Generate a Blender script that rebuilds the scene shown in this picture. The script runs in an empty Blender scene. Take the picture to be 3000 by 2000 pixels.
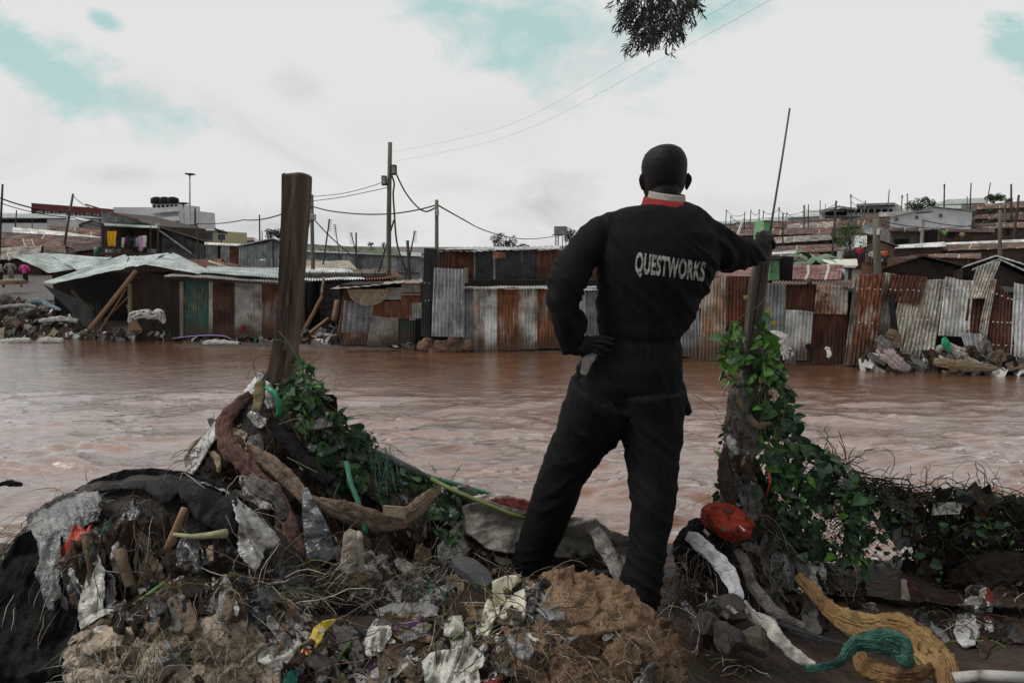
import bpy, bmesh, math, random
from mathutils import Vector, noise, Matrix
from mathutils.bvhtree import BVHTree
random.seed(7)
S = bpy.context.scene
R = math.radians
PITCH = R(7.88); CAMZ = 3.1
# ------------------------------------------------------------------ camera
cam_d = bpy.data.cameras.new("camera"); cam = bpy.data.objects.new("camera", cam_d)
S.collection.objects.link(cam); S.camera = cam
cam.location = (0, 0, CAMZ); cam.rotation_euler = (R(90) - PITCH, 0, 0)
cam_d.lens = 24.0; cam_d.sensor_width = 36; cam_d.clip_start = 0.05; cam_d.clip_end = 2000
S.view_settings.view_transform = 'Standard'; S.view_settings.look = 'None'
S.view_settings.gamma = 1; S.view_settings.exposure = 0.65

FX = 1568.0
def rayd(x, y):
    dx = (x - 1176) / FX; dz = -(y - 784) / FX
    c, s = math.cos(PITCH), math.sin(PITCH)
    return Vector((dx, c + dz * s, -s + dz * c))
def P(x, y, Y):
    d = rayd(x, y); return Vector((0, 0, CAMZ)) + d * (Y / d.y)
def G(x, y, z):
    d = rayd(x, y); return Vector((0, 0, CAMZ)) + d * ((z - CAMZ) / d.z)
def pxm(y, Y):            # metres of one pixel at depth Y
    return Y / rayd(1176, y).y / FX

# ------------------------------------------------------------------ world
W = bpy.data.worlds.new("World"); S.world = W; W.use_nodes = True
nt = W.node_tree; nt.nodes.clear()
def NN(t, **k):
    n = nt.nodes.new(t)
    for a, b in k.items(): setattr(n, a, b)
    return n
def LK(a, b): nt.links.new(a, b)
def M_(op, a, b=None, c=None, clamp=False):
    n = NN('ShaderNodeMath', operation=op); n.use_clamp = clamp
    for i, v in enumerate((a, b, c)):
        if v is None: continue
        if isinstance(v, (int, float)): n.inputs[i].default_value = v
        else: LK(v, n.inputs[i])
    return n.outputs[0]
SUN_EL, SUN_AZ = 50, 262
tc = NN('ShaderNodeTexCoord'); sep = NN('ShaderNodeSeparateXYZ'); LK(tc.outputs['Generated'], sep.inputs[0])
ysafe = M_('MAXIMUM', sep.outputs[1], 0.05)
U = M_('DIVIDE', sep.outputs[0], ysafe); Wv = M_('DIVIDE', sep.outputs[2], ysafe)
comb = NN('ShaderNodeCombineXYZ'); LK(U, comb.inputs[0]); LK(Wv, comb.inputs[1])
def nz(scale, det, dist=0.0, rough=.55, off=0):
    n = NN('ShaderNodeTexNoise'); n.inputs['Scale'].default_value = scale; n.inputs['Detail'].default_value = det
    n.inputs['Roughness'].default_value = rough; n.inputs['Distortion'].default_value = dist
    mp = NN('ShaderNodeMapping'); mp.inputs['Scale'].default_value = (1, 1.7, 1); mp.inputs['Location'].default_value = (off, off * .7, off)
    LK(comb.outputs[0], mp.inputs[0]); LK(mp.outputs[0], n.inputs[0]); return n.outputs[0]
n3_ = nz(9, 9, .6, .62, 7.7); n1 = nz(3.2, 8, .4, .6); n2 = nz(1.6, 5, .6, .5, 3.1)
def patch(px, py, ax, ay, ang, soft, nk, nsrc):
    d = rayd(px, py); cu, cw = d.x / d.y, d.z / d.y
    a = R(ang); du = M_('SUBTRACT', U, cu); dw = M_('SUBTRACT', Wv, cw)
    e1 = M_('DIVIDE', M_('ADD', M_('MULTIPLY', du, math.cos(a)), M_('MULTIPLY', dw, math.sin(a))), ax / FX)
    e2 = M_('DIVIDE', M_('SUBTRACT', M_('MULTIPLY', dw, math.cos(a)), M_('MULTIPLY', du, math.sin(a))), ay / FX)
    r = M_('SQRT', M_('ADD', M_('MULTIPLY', e1, e1), M_('MULTIPLY', e2, e2)))
    v = M_('ADD', M_('SUBTRACT', 1.0, r), M_('ADD', M_('MULTIPLY', M_('SUBTRACT', nsrc, 0.5), nk), M_('MULTIPLY', M_('SUBTRACT', n3_, 0.5), 2.2)))
    return M_('DIVIDE', v, soft, clamp=True)
n4_ = nz(2.6, 9, .9, .62, 4.4)
blue = None
for a in [(130, 175, 270, 75, -22, .8, 4.0), (1240, 60, 380, 130, -12, .8, 3.4), (2370, 130, 110, 70, -20, .5, 2.0),
          (235, 45, 45, 22, -20, .7, 1.5), (1060, 15, 150, 50, 0, .8, 1.6), (1640, 40, 170, 60, 20, .9, 1.4)]:
    m = patch(*a, n1); blue = m if blue is None else M_('MAXIMUM', blue, m)
grey = None
for a, k in [((1260, 465, 150, 75, 0, 1.1, 1.6), .62), ((640, 520, 330, 60, -4, 1.2, 1.3), .55), ((690, 205, 70, 45, -20, .9, 1.2), .22),
             ((1500, 560, 500, 60, 0, 1.3, 1.2), .4), ((290, 400, 120, 30, 0, 1.0, 1.5), .3), ((880, 300, 140, 70, 0, 1.2, 1.2), .12),
             ((300, 215, 160, 60, -10, 1.2, 1.2), .25), ((1700, 480, 280, 50, 0, 1.3, 1.2), .3)]:
    m = M_('MULTIPLY', patch(*a, n2), k); grey = m if grey is None else M_('MAXIMUM', grey, m)
gr2 = M_('MULTIPLY', M_('SUBTRACT', n4_, .53), 1.3, clamp=True); grey = M_('MAXIMUM', grey, gr2); blue = M_('MULTIPLY', blue, .95)
sky = NN('ShaderNodeTexSky', sky_type='NISHITA'); sky.sun_disc = False
sky.sun_elevation = R(SUN_EL); sky.sun_rotation = R(SUN_AZ)
skm = NN('ShaderNodeMixRGB', blend_type='MULTIPLY'); skm.inputs[0].default_value = 1
LK(sky.outputs[0], skm.inputs[1]); skm.inputs[2].default_value = (.10, .10, .085, 1)
skt = NN('ShaderNodeMixRGB'); skt.inputs[0].default_value = .86; LK(skm.outputs[0], skt.inputs[1]); skt.inputs[2].default_value = (.46, .665, .65, 1)
mg = NN('ShaderNodeMixRGB'); mg.inputs[1].default_value = (.755, .76, .755, 1); mg.inputs[2].default_value = (.40, .41, .43, 1); LK(grey, mg.inputs[0])
mb = NN('ShaderNodeMixRGB'); LK(blue, mb.inputs[0]); LK(mg.outputs[0], mb.inputs[1]); LK(skt.outputs[0], mb.inputs[2])
fr = M_('GREATER_THAN', sep.outputs[1], 0.05)
mf = NN('ShaderNodeMixRGB'); LK(fr, mf.inputs[0]); mf.inputs[1].default_value = (.66, .68, .68, 1); LK(mb.outputs[0], mf.inputs[2])
bg = NN('ShaderNodeBackground'); bg.inputs[1].default_value = 0.645; LK(mf.outputs[0], bg.inputs[0])
wo = NN('ShaderNodeOutputWorld'); LK(bg.outputs[0], wo.inputs[0])
# overcast sun
sl = bpy.data.lights.new("sun", 'SUN'); sl.energy = 1.5; sl.angle = R(22); sl.color = (1, .97, .93)
so = bpy.data.objects.new("sun", sl); S.collection.objects.link(so)
so.rotation_euler = (R(90 - SUN_EL), 0, R(180 - SUN_AZ))

# ------------------------------------------------------------------ helpers
C = S.collection
class MB:
    def __init__(s): s.v = []; s.f = []; s.uv = []; s.mi = []
    def face(s, idx, uv=None, mi=0):
        s.f.append(tuple(idx)); s.uv.append(uv); s.mi.append(mi)
    def quad(s, a, b, c, d, uv=None, mi=0):
        n = len(s.v); s.v += [a, b, c, d]; s.face((n, n + 1, n + 2, n + 3), uv, mi)
    def box(s, c, sx, sy, sz, rz=0, rx=0, ry=0, mi=0, jit=0):
        n = len(s.v); m = Matrix.Rotation(rz, 3, 'Z') @ Matrix.Rotation(ry, 3, 'Y') @ Matrix.Rotation(rx, 3, 'X')
        c = Vector(c)
        for z in (-.5, .5):
            for y in (-.5, .5):
                for x in (-.5, .5):
                    s.v.append(c + m @ Vector((x * sx + random.uniform(-jit, jit), y * sy + random.uniform(-jit, jit), z * sz + random.uniform(-jit, jit))))
        for q in ((0, 2, 3, 1), (4, 5, 7, 6), (0, 1, 5, 4), (2, 6, 7, 3), (0, 4, 6, 2), (1, 3, 7, 5)):
            s.face([n + i for i in q], None, mi)
    def prism(s, a, b, c, d, t):      # slab a,b,c,d with thickness vector t, uv in metres on top
        n = len(s.v); s.v += [a, b, c, d, a + t, b + t, c + t, d + t]
        w = (b - a).length; h = (d - a).length; uv = [(0, 0), (w, 0), (w, h), (0, h)]
        s.face((n + 3, n + 2, n + 1, n), [uv[3], uv[2], uv[1], uv[0]]); s.face((n + 4, n + 5, n + 6, n + 7), uv)
        for i in range(4):
            j = (i + 1) % 4; s.face((n + i, n + j, n + j + 4, n + i + 4), [uv[i], uv[j], uv[j], uv[i]])
    def tube(s, pts, rad, seg=8, fl=1.0, cap=True, ridge=None, mi=0, ref=Vector((0, 1, 0))):
        """closed loft: rad float / list of float or (side, depth)."""
        n0 = len(s.v); k = len(pts); pts = [Vector(p) for p in pts]; L = 0
        for i, p in enumerate(pts):
            T = (pts[min(i + 1, k - 1)] - pts[max(i - 1, 0)])
            if T.length < 1e-9: T = Vector((0, 0, 1))
            T.normalize()
            sd = T.cross(ref)
            if sd.length < .12: sd = T.cross(Vector((1, 0, 0)))
            sd.normalize(); dp = sd.cross(T).normalized()
            r = rad[i] if isinstance(rad, (list, tuple)) else rad
            if not isinstance(r, (list, tuple)): r = (r, r * fl)
            if i: L += (p - pts[i - 1]).length
            for j in range(seg):
                a = 2 * math.pi * j / seg
                q = ridge(a, L, i) if ridge else 1.0
                s.v.append(p + sd * (math.cos(a) * r[0] * q) + dp * (math.sin(a) * r[1] * q))
        for i in range(k - 1):
            for j in range(seg):
                j2 = (j + 1) % seg
                s.face((n0 + i * seg + j, n0 + i * seg + j2, n0 + (i + 1) * seg + j2, n0 + (i + 1) * seg + j), None, mi)
        if cap:
            s.face([n0 + j for j in range(seg - 1, -1, -1)], None, mi); s.face([n0 + (k - 1) * seg + j for j in range(seg)], None, mi)
    def mesh(s, name, off=Vector()):
        m = bpy.data.meshes.new(name)
        m.from_pydata([tuple(Vector(v) - off) for v in s.v], [], s.f)
        if any(u for u in s.uv):
            l = m.uv_layers.new(name="UVMap"); i = 0
            for f, u in zip(s.f, s.uv):
                for k in range(len(f)):
                    if u: l.data[i].uv = u[k]
                    i += 1
        for p, k in zip(m.polygons, s.mi): p.material_index = k
        m.update(); return m
    def build(s, name, mat, parent=None, smooth=False):
        off = Vector(parent_loc(parent)) if parent else (s.base() if False else Vector())
        m = s.mesh(name, off)
        return link(name, m, mat, parent, smooth)
def parent_loc(o):
    v = Vector()
    while o: v += Vector(o.location); o = o.parent
    return v
def link(name, m, mat, parent=None, smooth=False):
    for x in (mat if isinstance(mat, (list, tuple)) else [mat]): m.materials.append(x)
    if smooth:
        for p in m.polygons: p.use_smooth = True
    o = bpy.data.objects.new(name, m); C.objects.link(o)
    if parent: o.parent = parent
    return o
def tag(o, label=None, cat=None, group=None, kind=None):
    if label: o['label'] = label
    if cat: o['category'] = cat
    if group: o['group'] = group
    if kind: o['kind'] = kind
    return o
def thing(name, loc, label, cat, group=None):
    o = bpy.data.objects.new(name, None); C.objects.link(o); o.location = loc; o.empty_display_size = .2
    return tag(o, label, cat, group)
def solo(mb, name, mat, label, cat, group=None, smooth=True):     # one-mesh thing, origin at its base
    xs = [v[0] for v in mb.v]; ys = [v[1] for v in mb.v]; zs = [v[2] for v in mb.v]
    base = Vector(((min(xs) + max(xs)) / 2, (min(ys) + max(ys)) / 2, min(zs)))
    m = mb.mesh(name, base); o = link(name, m, mat, None, smooth); o.location = base
    return tag(o, label, cat, group)
def rnd(a, b): return random.uniform(a, b)
def fb(x, y, z=0.0, o=4):
    return noise.fractal(Vector((x, y, z)), 1.0, 2.0, o)
def ridged(x, y, z=0.0, o=3):
    a = 0; k = 1.0; s_ = 0
    for i in range(o):
        a += (1 - abs(noise.noise(Vector((x, y, z))))) * k; s_ += k; x *= 2.1; y *= 2.1; z *= 2.1; k *= .5
    return a / s_
def sstep(a, b, x):
    t = max(0, min(1, (x - a) / (b - a))); return t * t * (3 - 2 * t)

# ------------------------------------------------------------------ materials
_mc = {}
def newmat(name):
    m = bpy.data.materials.new(name); m.use_nodes = True
    t = m.node_tree; b = t.nodes['Principled BSDF']; return m, t, b
def mixm(name, cols, scale=8, rough=.8, bump=.3, stretch=(1, 1, 1), detail=6, spec=.3, bscale=None, contrast=.18, alpha=1, metal=0, bdist=.01, trans=0, dirt=None, crease=0):
    key = name
    if key in _mc: return _mc[key]
    m, t, b = newmat(name); N = t.nodes.new; L = t.links.new
    g = N('ShaderNodeNewGeometry'); mp = N('ShaderNodeMapping'); mp.inputs['Scale'].default_value = stretch
    L(g.outputs['Position'], mp.inputs[0])
    n = N('ShaderNodeTexNoise'); n.inputs['Scale'].default_value = scale; n.inputs['Detail'].default_value = detail; n.inputs['Roughness'].default_value = .65
    L(mp.outputs[0], n.inputs[0])
    cr = N('ShaderNodeValToRGB'); e = cr.color_ramp.elements
    k = len(cols)
    pos = [.5 + (i - (k - 1) / 2) * (2 * contrast / max(1, k - 1)) for i in range(k)]
    e[0].position = pos[0]; e[0].color = (*cols[0], 1); e[1].position = pos[-1]; e[1].color = (*cols[-1], 1)
    for i in range(1, k - 1):
        q = cr.color_ramp.elements.new(pos[i]); q.color = (*cols[i], 1)
    L(n.outputs[0], cr.inputs[0]); out = cr.outputs[0]
    if dirt:
        n3 = N('ShaderNodeTexNoise'); n3.inputs['Scale'].default_value = dirt[1]; n3.inputs['Detail'].default_value = 5; L(g.outputs['Position'], n3.inputs[0])
        r3 = N('ShaderNodeValToRGB'); r3.color_ramp.elements[0].position = dirt[2]; r3.color_ramp.elements[1].position = dirt[2] + .12; L(n3.outputs[0], r3.inputs[0])
        mx = N('ShaderNodeMixRGB'); L(r3.outputs[0], mx.inputs[0]); L(out, mx.inputs[1]); mx.inputs[2].default_value = (*dirt[0], 1); out = mx.outputs[0]
    L(out, b.inputs['Base Color'])
    b.inputs['Roughness'].default_value = rough; b.inputs['Specular IOR Level'].default_value = spec; b.inputs['Metallic'].default_value = metal
    if alpha < 1: b.inputs['Alpha'].default_value = alpha
    if trans: b.inputs['Transmission Weight'].default_value = trans
    if bump:
        n2 = N('ShaderNodeTexNoise'); n2.inputs['Scale'].default_value = bscale or scale * 3; n2.inputs['Detail'].default_value = 5
        L(mp.outputs[0], n2.inputs[0]); bp = N('ShaderNodeBump'); bp.inputs['Strength'].default_value = bump; bp.inputs['Distance'].default_value = bdist
        L(n2.outputs[0], bp.inputs['Height']); L(bp.outputs[0], b.inputs['Normal'])
        if crease:
            n4 = N('ShaderNodeTexNoise'); n4.inputs['Scale'].default_value = crease; n4.inputs['Detail'].default_value = 3; n4.inputs['Distortion'].default_value = 1.4; L(g.outputs['Position'], n4.inputs[0])
            a4 = N('ShaderNodeMath'); a4.operation = 'SUBTRACT'; a4.inputs[1].default_value = .5; L(n4.outputs[0], a4.inputs[0]); b4 = N('ShaderNodeMath'); b4.operation = 'ABSOLUTE'; L(a4.outputs[0], b4.inputs[0])
            c4 = N('ShaderNodeBump'); c4.invert = True; c4.inputs['Strength'].default_value = .75; c4.inputs['Distance'].default_value = .02; L(b4.outputs[0], c4.inputs['Height']); L(c4.outputs[0], bp.inputs['Normal'])
    _mc[key] = m; return m
RUST1 = (.085, .034, .023); RUST2 = (.045, .018, .012); RUST3 = (.165, .078, .048)
def tin(name, base, rust=.3, rcol=RUST1, rcol2=RUST3, streak=1, rough=.55, metal=.0, uvcorr=0, seed=0, scale=1.6, base2=None):
    """weathered corrugated iron; uvcorr > 0 adds corrugations (per metre) from the sheet's own uv"""
    if name in _mc: return _mc[name]
    m, t, b = newmat(name); N = t.nodes.new; L = t.links.new
    g = N('ShaderNodeNewGeometry')
    mp = N('ShaderNodeMapping'); mp.inputs['Scale'].default_value = (scale * 4, scale * 4, scale * (.5 if streak else 4)); mp.inputs['Location'].default_value = (seed, seed * .3, seed)
    L(g.outputs['Position'], mp.inputs[0])
    n = N('ShaderNodeTexNoise'); n.inputs['Scale'].default_value = 1; n.inputs['Detail'].default_value = 8; n.inputs['Roughness'].default_value = .62; n.inputs['Distortion'].default_value = .3
    L(mp.outputs[0], n.inputs[0])
    mp2 = N('ShaderNodeMapping'); mp2.inputs['Location'].default_value = (seed * 2, 5, seed); mp2.inputs['Scale'].default_value = (1.1, 1.1, 1.1); L(g.outputs['Position'], mp2.inputs[0])
    n2 = N('ShaderNodeTexNoise'); n2.inputs['Scale'].default_value = 1; n2.inputs['Detail'].default_value = 5; L(mp2.outputs[0], n2.inputs[0])
    ad = N('ShaderNodeMath'); ad.operation = 'ADD'; L(n.outputs[0], ad.inputs[0]); L(n2.outputs[0], ad.inputs[1])
    cr = N('ShaderNodeValToRGB'); th = 1.32 - rust * .64
    mrg = N('ShaderNodeMapRange'); mrg.inputs[1].default_value = th - .14; mrg.inputs[2].default_value = th + .14; L(ad.outputs[0], mrg.inputs[0])
    # base variation
    b2 = base2 or tuple(c * .68 for c in base)
    nb = N('ShaderNodeTexNoise'); nb.inputs['Scale'].default_value = 3; nb.inputs['Detail'].default_value = 7; L(mp.outputs[0], nb.inputs[0])
    rb = N('ShaderNodeValToRGB'); rb.color_ramp.elements[0].position = .36; rb.color_ramp.elements[1].position = .64
    rb.color_ramp.elements[0].color = (*b2, 1); rb.color_ramp.elements[1].color = (*base, 1); L(nb.outputs[0], rb.inputs[0])
    nr = N('ShaderNodeTexNoise'); nr.inputs['Scale'].default_value = 2.5; nr.inputs['Detail'].default_value = 8; L(mp.outputs[0], nr.inputs[0])
    rr = N('ShaderNodeValToRGB'); rr.color_ramp.elements[0].position = .38; rr.color_ramp.elements[1].position = .66
    rr.color_ramp.elements[0].color = (*rcol, 1); rr.color_ramp.elements[1].color = (*rcol2, 1); L(nr.outputs[0], rr.inputs[0])
    mx = N('ShaderNodeMixRGB'); L(mrg.outputs[0], mx.inputs[0]); L(rb.outputs[0], mx.inputs[1]); L(rr.outputs[0], mx.inputs[2])
    sz_ = N('ShaderNodeSeparateXYZ'); L(g.outputs['Position'], sz_.inputs[0])
    zz = N('ShaderNodeMath'); zz.operation = 'MULTIPLY_ADD'; L(n2.outputs[0], zz.inputs[0]); zz.inputs[1].default_value = -1.6; L(sz_.outputs[2], zz.inputs[2])
    zr = N('ShaderNodeMapRange'); zr.inputs[1].default_value = -.60; zr.inputs[2].default_value = -.15; zr.inputs[3].default_value = .8; zr.inputs[4].default_value = 0; L(zz.outputs[0], zr.inputs[0])
    n5 = N('ShaderNodeTexNoise'); n5.inputs['Scale'].default_value = 1.7; n5.inputs['Detail'].default_value = 9; n5.inputs['Roughness'].default_value = .7; L(g.outputs['Position'], n5.inputs[0])
    r5 = N('ShaderNodeMapRange'); r5.inputs[1].default_value = .35; r5.inputs[2].default_value = .65; r5.inputs[3].default_value = .42; r5.inputs[4].default_value = 1.5; L(n5.outputs[0], r5.inputs[0])
    m5 = N('ShaderNodeMixRGB'); m5.blend_type = 'MULTIPLY'; m5.inputs[0].default_value = 1; L(mx.outputs[0], m5.inputs[1]); L(r5.outputs[0], m5.inputs[2])
    mz = N('ShaderNodeMixRGB'); L(zr.outputs[0], mz.inputs[0]); L(m5.outputs[0], mz.inputs[1]); mz.inputs[2].default_value = (.060, .036, .026, 1); mx = mz
    L(mx.outputs[0], b.inputs['Base Color'])
    rg = N('ShaderNodeMapRange'); rg.inputs[3].default_value = rough; rg.inputs[4].default_value = .9; L(mrg.outputs[0], rg.inputs[0]); L(rg.outputs[0], b.inputs['Roughness'])
    b.inputs['Specular IOR Level'].default_value = .25; b.inputs['Metallic'].default_value = metal
    nm = None
    if uvcorr:
        uv = N('ShaderNodeTexCoord'); sp = N('ShaderNodeSeparateXYZ'); L(uv.outputs['UV'], sp.inputs[0])
        k = N('ShaderNodeMath'); k.operation = 'MULTIPLY'; k.inputs[1].default_value = uvcorr * 2 * math.pi; L(sp.outputs[0], k.inputs[0])
        sn = N('ShaderNodeMath'); sn.operation = 'SINE'; L(k.outputs[0], sn.inputs[0])
        bp = N('ShaderNodeBump'); bp.inputs['Strength'].default_value = .8; bp.inputs['Distance'].default_value = .02; L(sn.outputs[0], bp.inputs['Height']); nm = bp
        # individual sheets: colour steps per 0.9 x 2.4 m panel
        fx = N('ShaderNodeMapping'); fx.inputs['Scale'].default_value = (1 / .7, 1 / 3.7, 1); L(uv.outputs['UV'], fx.inputs[0])
        vf = N('ShaderNodeVectorMath'); vf.operation = 'FLOOR'; L(fx.outputs[0], vf.inputs[0])
        va = N('ShaderNodeVectorMath'); va.operation = 'ADD'; L(vf.outputs[0], va.inputs[0])
        oi = N('ShaderNodeObjectInfo'); cx = N('ShaderNodeCombineXYZ'); L(oi.outputs['Random'], cx.inputs[2]); L(cx.outputs[0], va.inputs[1])
        wn = N('ShaderNodeTexWhiteNoise'); L(va.outputs[0], wn.inputs[0])
        gt = N('ShaderNodeValToRGB'); gt.color_ramp.interpolation = 'CONSTANT'
        el = gt.color_ramp.elements; el[0].color = (.75, .75, .75, 1); el[1].position = .3; el[1].color = (1, 1, 1, 1)
        q = gt.color_ramp.elements.new(.62); q.color = (1.3, 1.2, 1.15, 1); L(wn.outputs[0], gt.inputs[0])
        m2 = N('ShaderNodeMixRGB'); m2.blend_type = 'MULTIPLY'; m2.inputs[0].default_value = 1; L(mx.outputs[0], m2.inputs[1]); L(gt.outputs[0], m2.inputs[2])
        # pale newer strips between sheets
        fr_ = N('ShaderNodeVectorMath'); fr_.operation = 'FRACTION'; L(fx.outputs[0], fr_.inputs[0]); sf = N('ShaderNodeSeparateXYZ'); L(fr_.outputs[0], sf.inputs[0])
        lt = N('ShaderNodeMath'); lt.operation = 'LESS_THAN'; lt.inputs[1].default_value = .13; L(sf.outputs[0], lt.inputs[0])
        g2 = N('ShaderNodeMath'); g2.operation = 'GREATER_THAN'; g2.inputs[1].default_value = .80; L(wn.outputs[0], g2.inputs[0])
        ml = N('ShaderNodeMath'); ml.operation = 'MULTIPLY'; L(lt.outputs[0], ml.inputs[0]); L(g2.outputs[0], ml.inputs[1])
        m3 = N('ShaderNodeMixRGB'); L(ml.outputs[0], m3.inputs[0]); L(m2.outputs[0], m3.inputs[1]); m3.inputs[2].default_value = (.38, .33, .25, 1)
        L(m3.outputs[0], b.inputs['Base Color'])
    n3 = N('ShaderNodeTexNoise'); n3.inputs['Scale'].default_value = 9; n3.inputs['Detail'].default_value = 4; L(g.outputs['Position'], n3.inputs[0])
    b3 = N('ShaderNodeBump'); b3.inputs['Strength'].default_value = .25; b3.inputs['Distance'].default_value = .02; L(n3.outputs[0], b3.inputs['Height'])
    if nm: L(nm.outputs[0], b3.inputs['Normal'])
    L(b3.outputs[0], b.inputs['Normal'])
    _mc[name] = m; return m

ZINC = (.30, .31, .31)
M = dict(
 mud=mixm('mud', [(.030, .020, .016), (.060, .043, .036), (.11, .085, .075)], 2.2, .55, .7, spec=.4, bscale=14, bdist=.04),
 wetmud=mixm('wet_mud', [(.012, .008, .006), (.030, .019, .014), (.056, .038, .030)], 3.5, .5, .8, spec=.22, bscale=22, bdist=.03),
 timber=mixm('timber', [(.014, .010, .008), (.035, .022, .015), (.075, .045, .028)], 14, .75, .6, stretch=(1, 1, .09), bscale=30),
 timber_pale=mixm('timber_pale', [(.06, .045, .032), (.17, .13, .09), (.26, .20, .14)], 14, .8, .5, stretch=(1, 1, .12)),
 stick=mixm('stick', [(.10, .055, .03), (.24, .14, .08)], 20, .7, .4),
 pole=mixm('pole_wood', [(.06, .055, .04), (.14, .13, .10)], 5, .85, .3, stretch=(1, 1, .15)),
 darkpole=mixm('dark_pole', [(.02, .018, .017), (.06, .055, .05)], 5, .85, .3, stretch=(1, 1, .15)),
 wire=mixm('wire', [(.02, .02, .02), (.03, .03, .03)], 5, .6, 0),
 concrete=mixm('concrete', [(.14, .135, .13), (.26, .25, .24)], 3, .9, .4),
 block=mixm('block_wall', [(.10, .09, .085), (.20, .185, .175)], 4, .9, .5),
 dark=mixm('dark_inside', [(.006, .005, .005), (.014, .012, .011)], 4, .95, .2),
 mudwall=mixm('mud_wall', [(.018, .012, .010), (.05, .036, .028)], 3, .95, .8, bscale=9, bdist=.05),
 white=mixm('white_wall', [(.42, .43, .43), (.62, .63, .63)], .6, .8, .1),
 plaster=mixm('grey_plaster', [(.30, .30, .30), (.44, .44, .44)], 1.1, .9, .1),
 yellow=mixm('yellow_wall', [(.34, .31, .17), (.45, .41, .24)], 1, .85, .1),
 maroon=mixm('maroon_wall', [(.085, .020, .020), (.12, .03, .028)], 1, .8, .1),
 greenpaint=mixm('green_paint', [(.10, .24, .11), (.17, .33, .17)], 3, .6, .2, dirt=((.10, .12, .07), 4, .58)),
 brownwall=mixm('brown_wall', [(.040, .024, .019), (.085, .052, .042)], 2, .9, .5, bscale=6, bdist=.05),
 brick=mixm('brick_wall', [(.085, .075, .068), (.16, .14, .13)], 2, .9, .4),
 orangewall=mixm('orange_wall', [(.17, .09, .05), (.25, .14, .08)], 2, .9, .3),
 glass=mixm('window_dark', [(.02, .022, .024), (.05, .055, .06)], 1, .25, 0, spec=.6),
 stone=mixm('stone', [(.04, .025, .018), (.11, .065, .045), (.17, .12, .09)], 5, .9, .8, bscale=12, bdist=.03),
 rock=mixm('rock', [(.018, .015, .013), (.042, .035, .031)], 9, .7, .8, bscale=30, bdist=.01),
 rock_pale=mixm('rock_pale', [(.04, .033, .026), (.085, .07, .052)], 12, .8, .8, bscale=30, bdist=.01),
)
ROOFR = tin('rusty_roof', (.17, .125, .105), .60, (.050, .025, .019), (.115, .062, .047), streak=0, uvcorr=6, rough=.75, scale=.35)
ROOFR2 = tin('brown_roof', (.13, .09, .075), .68, (.040, .021, .017), (.085, .048, .037), streak=0, uvcorr=6, rough=.75, scale=.35, seed=4)
ROOFG = tin('green_grey_roof', (.30, .34, .32), .12, (.14, .11, .08), (.24, .2, .15), streak=0, rough=.5, scale=.5, seed=9)
ROOFW = tin('new_pale_roof', (.60, .62, .61), .05, (.2, .17, .13), (.3, .26, .2), streak=0, uvcorr=6, rough=.5, scale=.5, seed=12)
ROOFP = tin('pink_brown_roof', (.17, .085, .07), .35, (.10, .04, .03), (.14, .07, .05), streak=0, rough=.6, scale=.6, seed=22)

# ------------------------------------------------------------------ terrain of the far bank
SH = [(-900, 24.5), (0, 23.2), (400, 22.8), (560, 22.6), (780, 21.8), (960, 20.6), (1300, 20.1), (1560, 19.0), (1850, 18.1), (2100, 17.5), (2352, 17.1), (3300, 16.0)]
def shoreY(px):
    if px <= SH[0][0]: return SH[0][1]
    for a, b in zip(SH, SH[1:]):
        if px <= b[0]: return a[1] + (b[1] - a[1]) * (px - a[0]) / (b[0] - a[0])
    return SH[-1][1]
TX = [0, 600, 1200, 1700, 2352]
TY = [(24.5, (.35, .35, .35, .5, .5)), (30, (.6, .5, .6, .6, .6)), (40, (1.1, .9, .9, .8, .9)), (55, (1.5, 1.2, 1.2, 1.3, 1.6)),
      (75, (2.6, 2.0, 1.6, 2.4, 3.9)), (100, (4.2, 3.0, 2.2, 4.3, 6.0)), (130, (5.2, 3.3, 2.6, 5.6, 8.5)), (200, (6, 3.5, 2.8, 6, 9)), (450, (6, 3.5, 2.8, 6, 9))]
def lerp_row(r, px):
    if px <= TX[0]: return r[0]
    for i in range(4):
        if px <= TX[i + 1]: return r[i] + (r[i + 1] - r[i]) * (px - TX[i]) / (TX[i + 1] - TX[i])
    return r[-1]
def terr(x, y):
    px = x / y * FX + 1176 if y > 1 else 1176
    s = shoreY(px)
    if y < s: return -.12 * (s - y)
    r0 = (s, 0.0)
    if y < s + .9: return .22 * (y - s) / .9
    if y < TY[0][0]: 
        z1 = lerp_row(TY[0][1], px); return .22 + (z1 - .22) * (y - s - .9) / max(.1, TY[0][0] - s - .9)
    for a, b in zip(TY, TY[1:]):
        if y <= b[0]:
            t = (y - a[0]) / (b[0] - a[0]); return lerp_row(a[1], px) * (1 - t) + lerp_row(b[1], px) * t
    return lerp_row(TY[-1][1], px)
mb = MB()
ys = [15 + i * .4 for i in range(45)] + [33 + i * 1.5 for i in range(30)] + [80 + i * 8 for i in range(45)]
us = [-1.7 + i * .02 for i in range(171)]
for y in ys:
    for u in us:
        x = u * y; z = terr(x, y) + (.05 * fb(x * 1.3, y * 1.3) + .05 * fb(x * .4, y * .4)) * sstep(-.02, .2, terr(x, y)); mb.v.append(Vector((x, y, z)))
nu = len(us)
for i in range(len(ys) - 1):
    for j in range(nu - 1): mb.face((i * nu + j, i * nu + j + 1, (i + 1) * nu + j + 1, (i + 1) * nu + j))
tag(mb.build('far_bank', M['mud'], smooth=True), 'muddy far bank and hillside under the tin houses', kind='structure')

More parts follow.
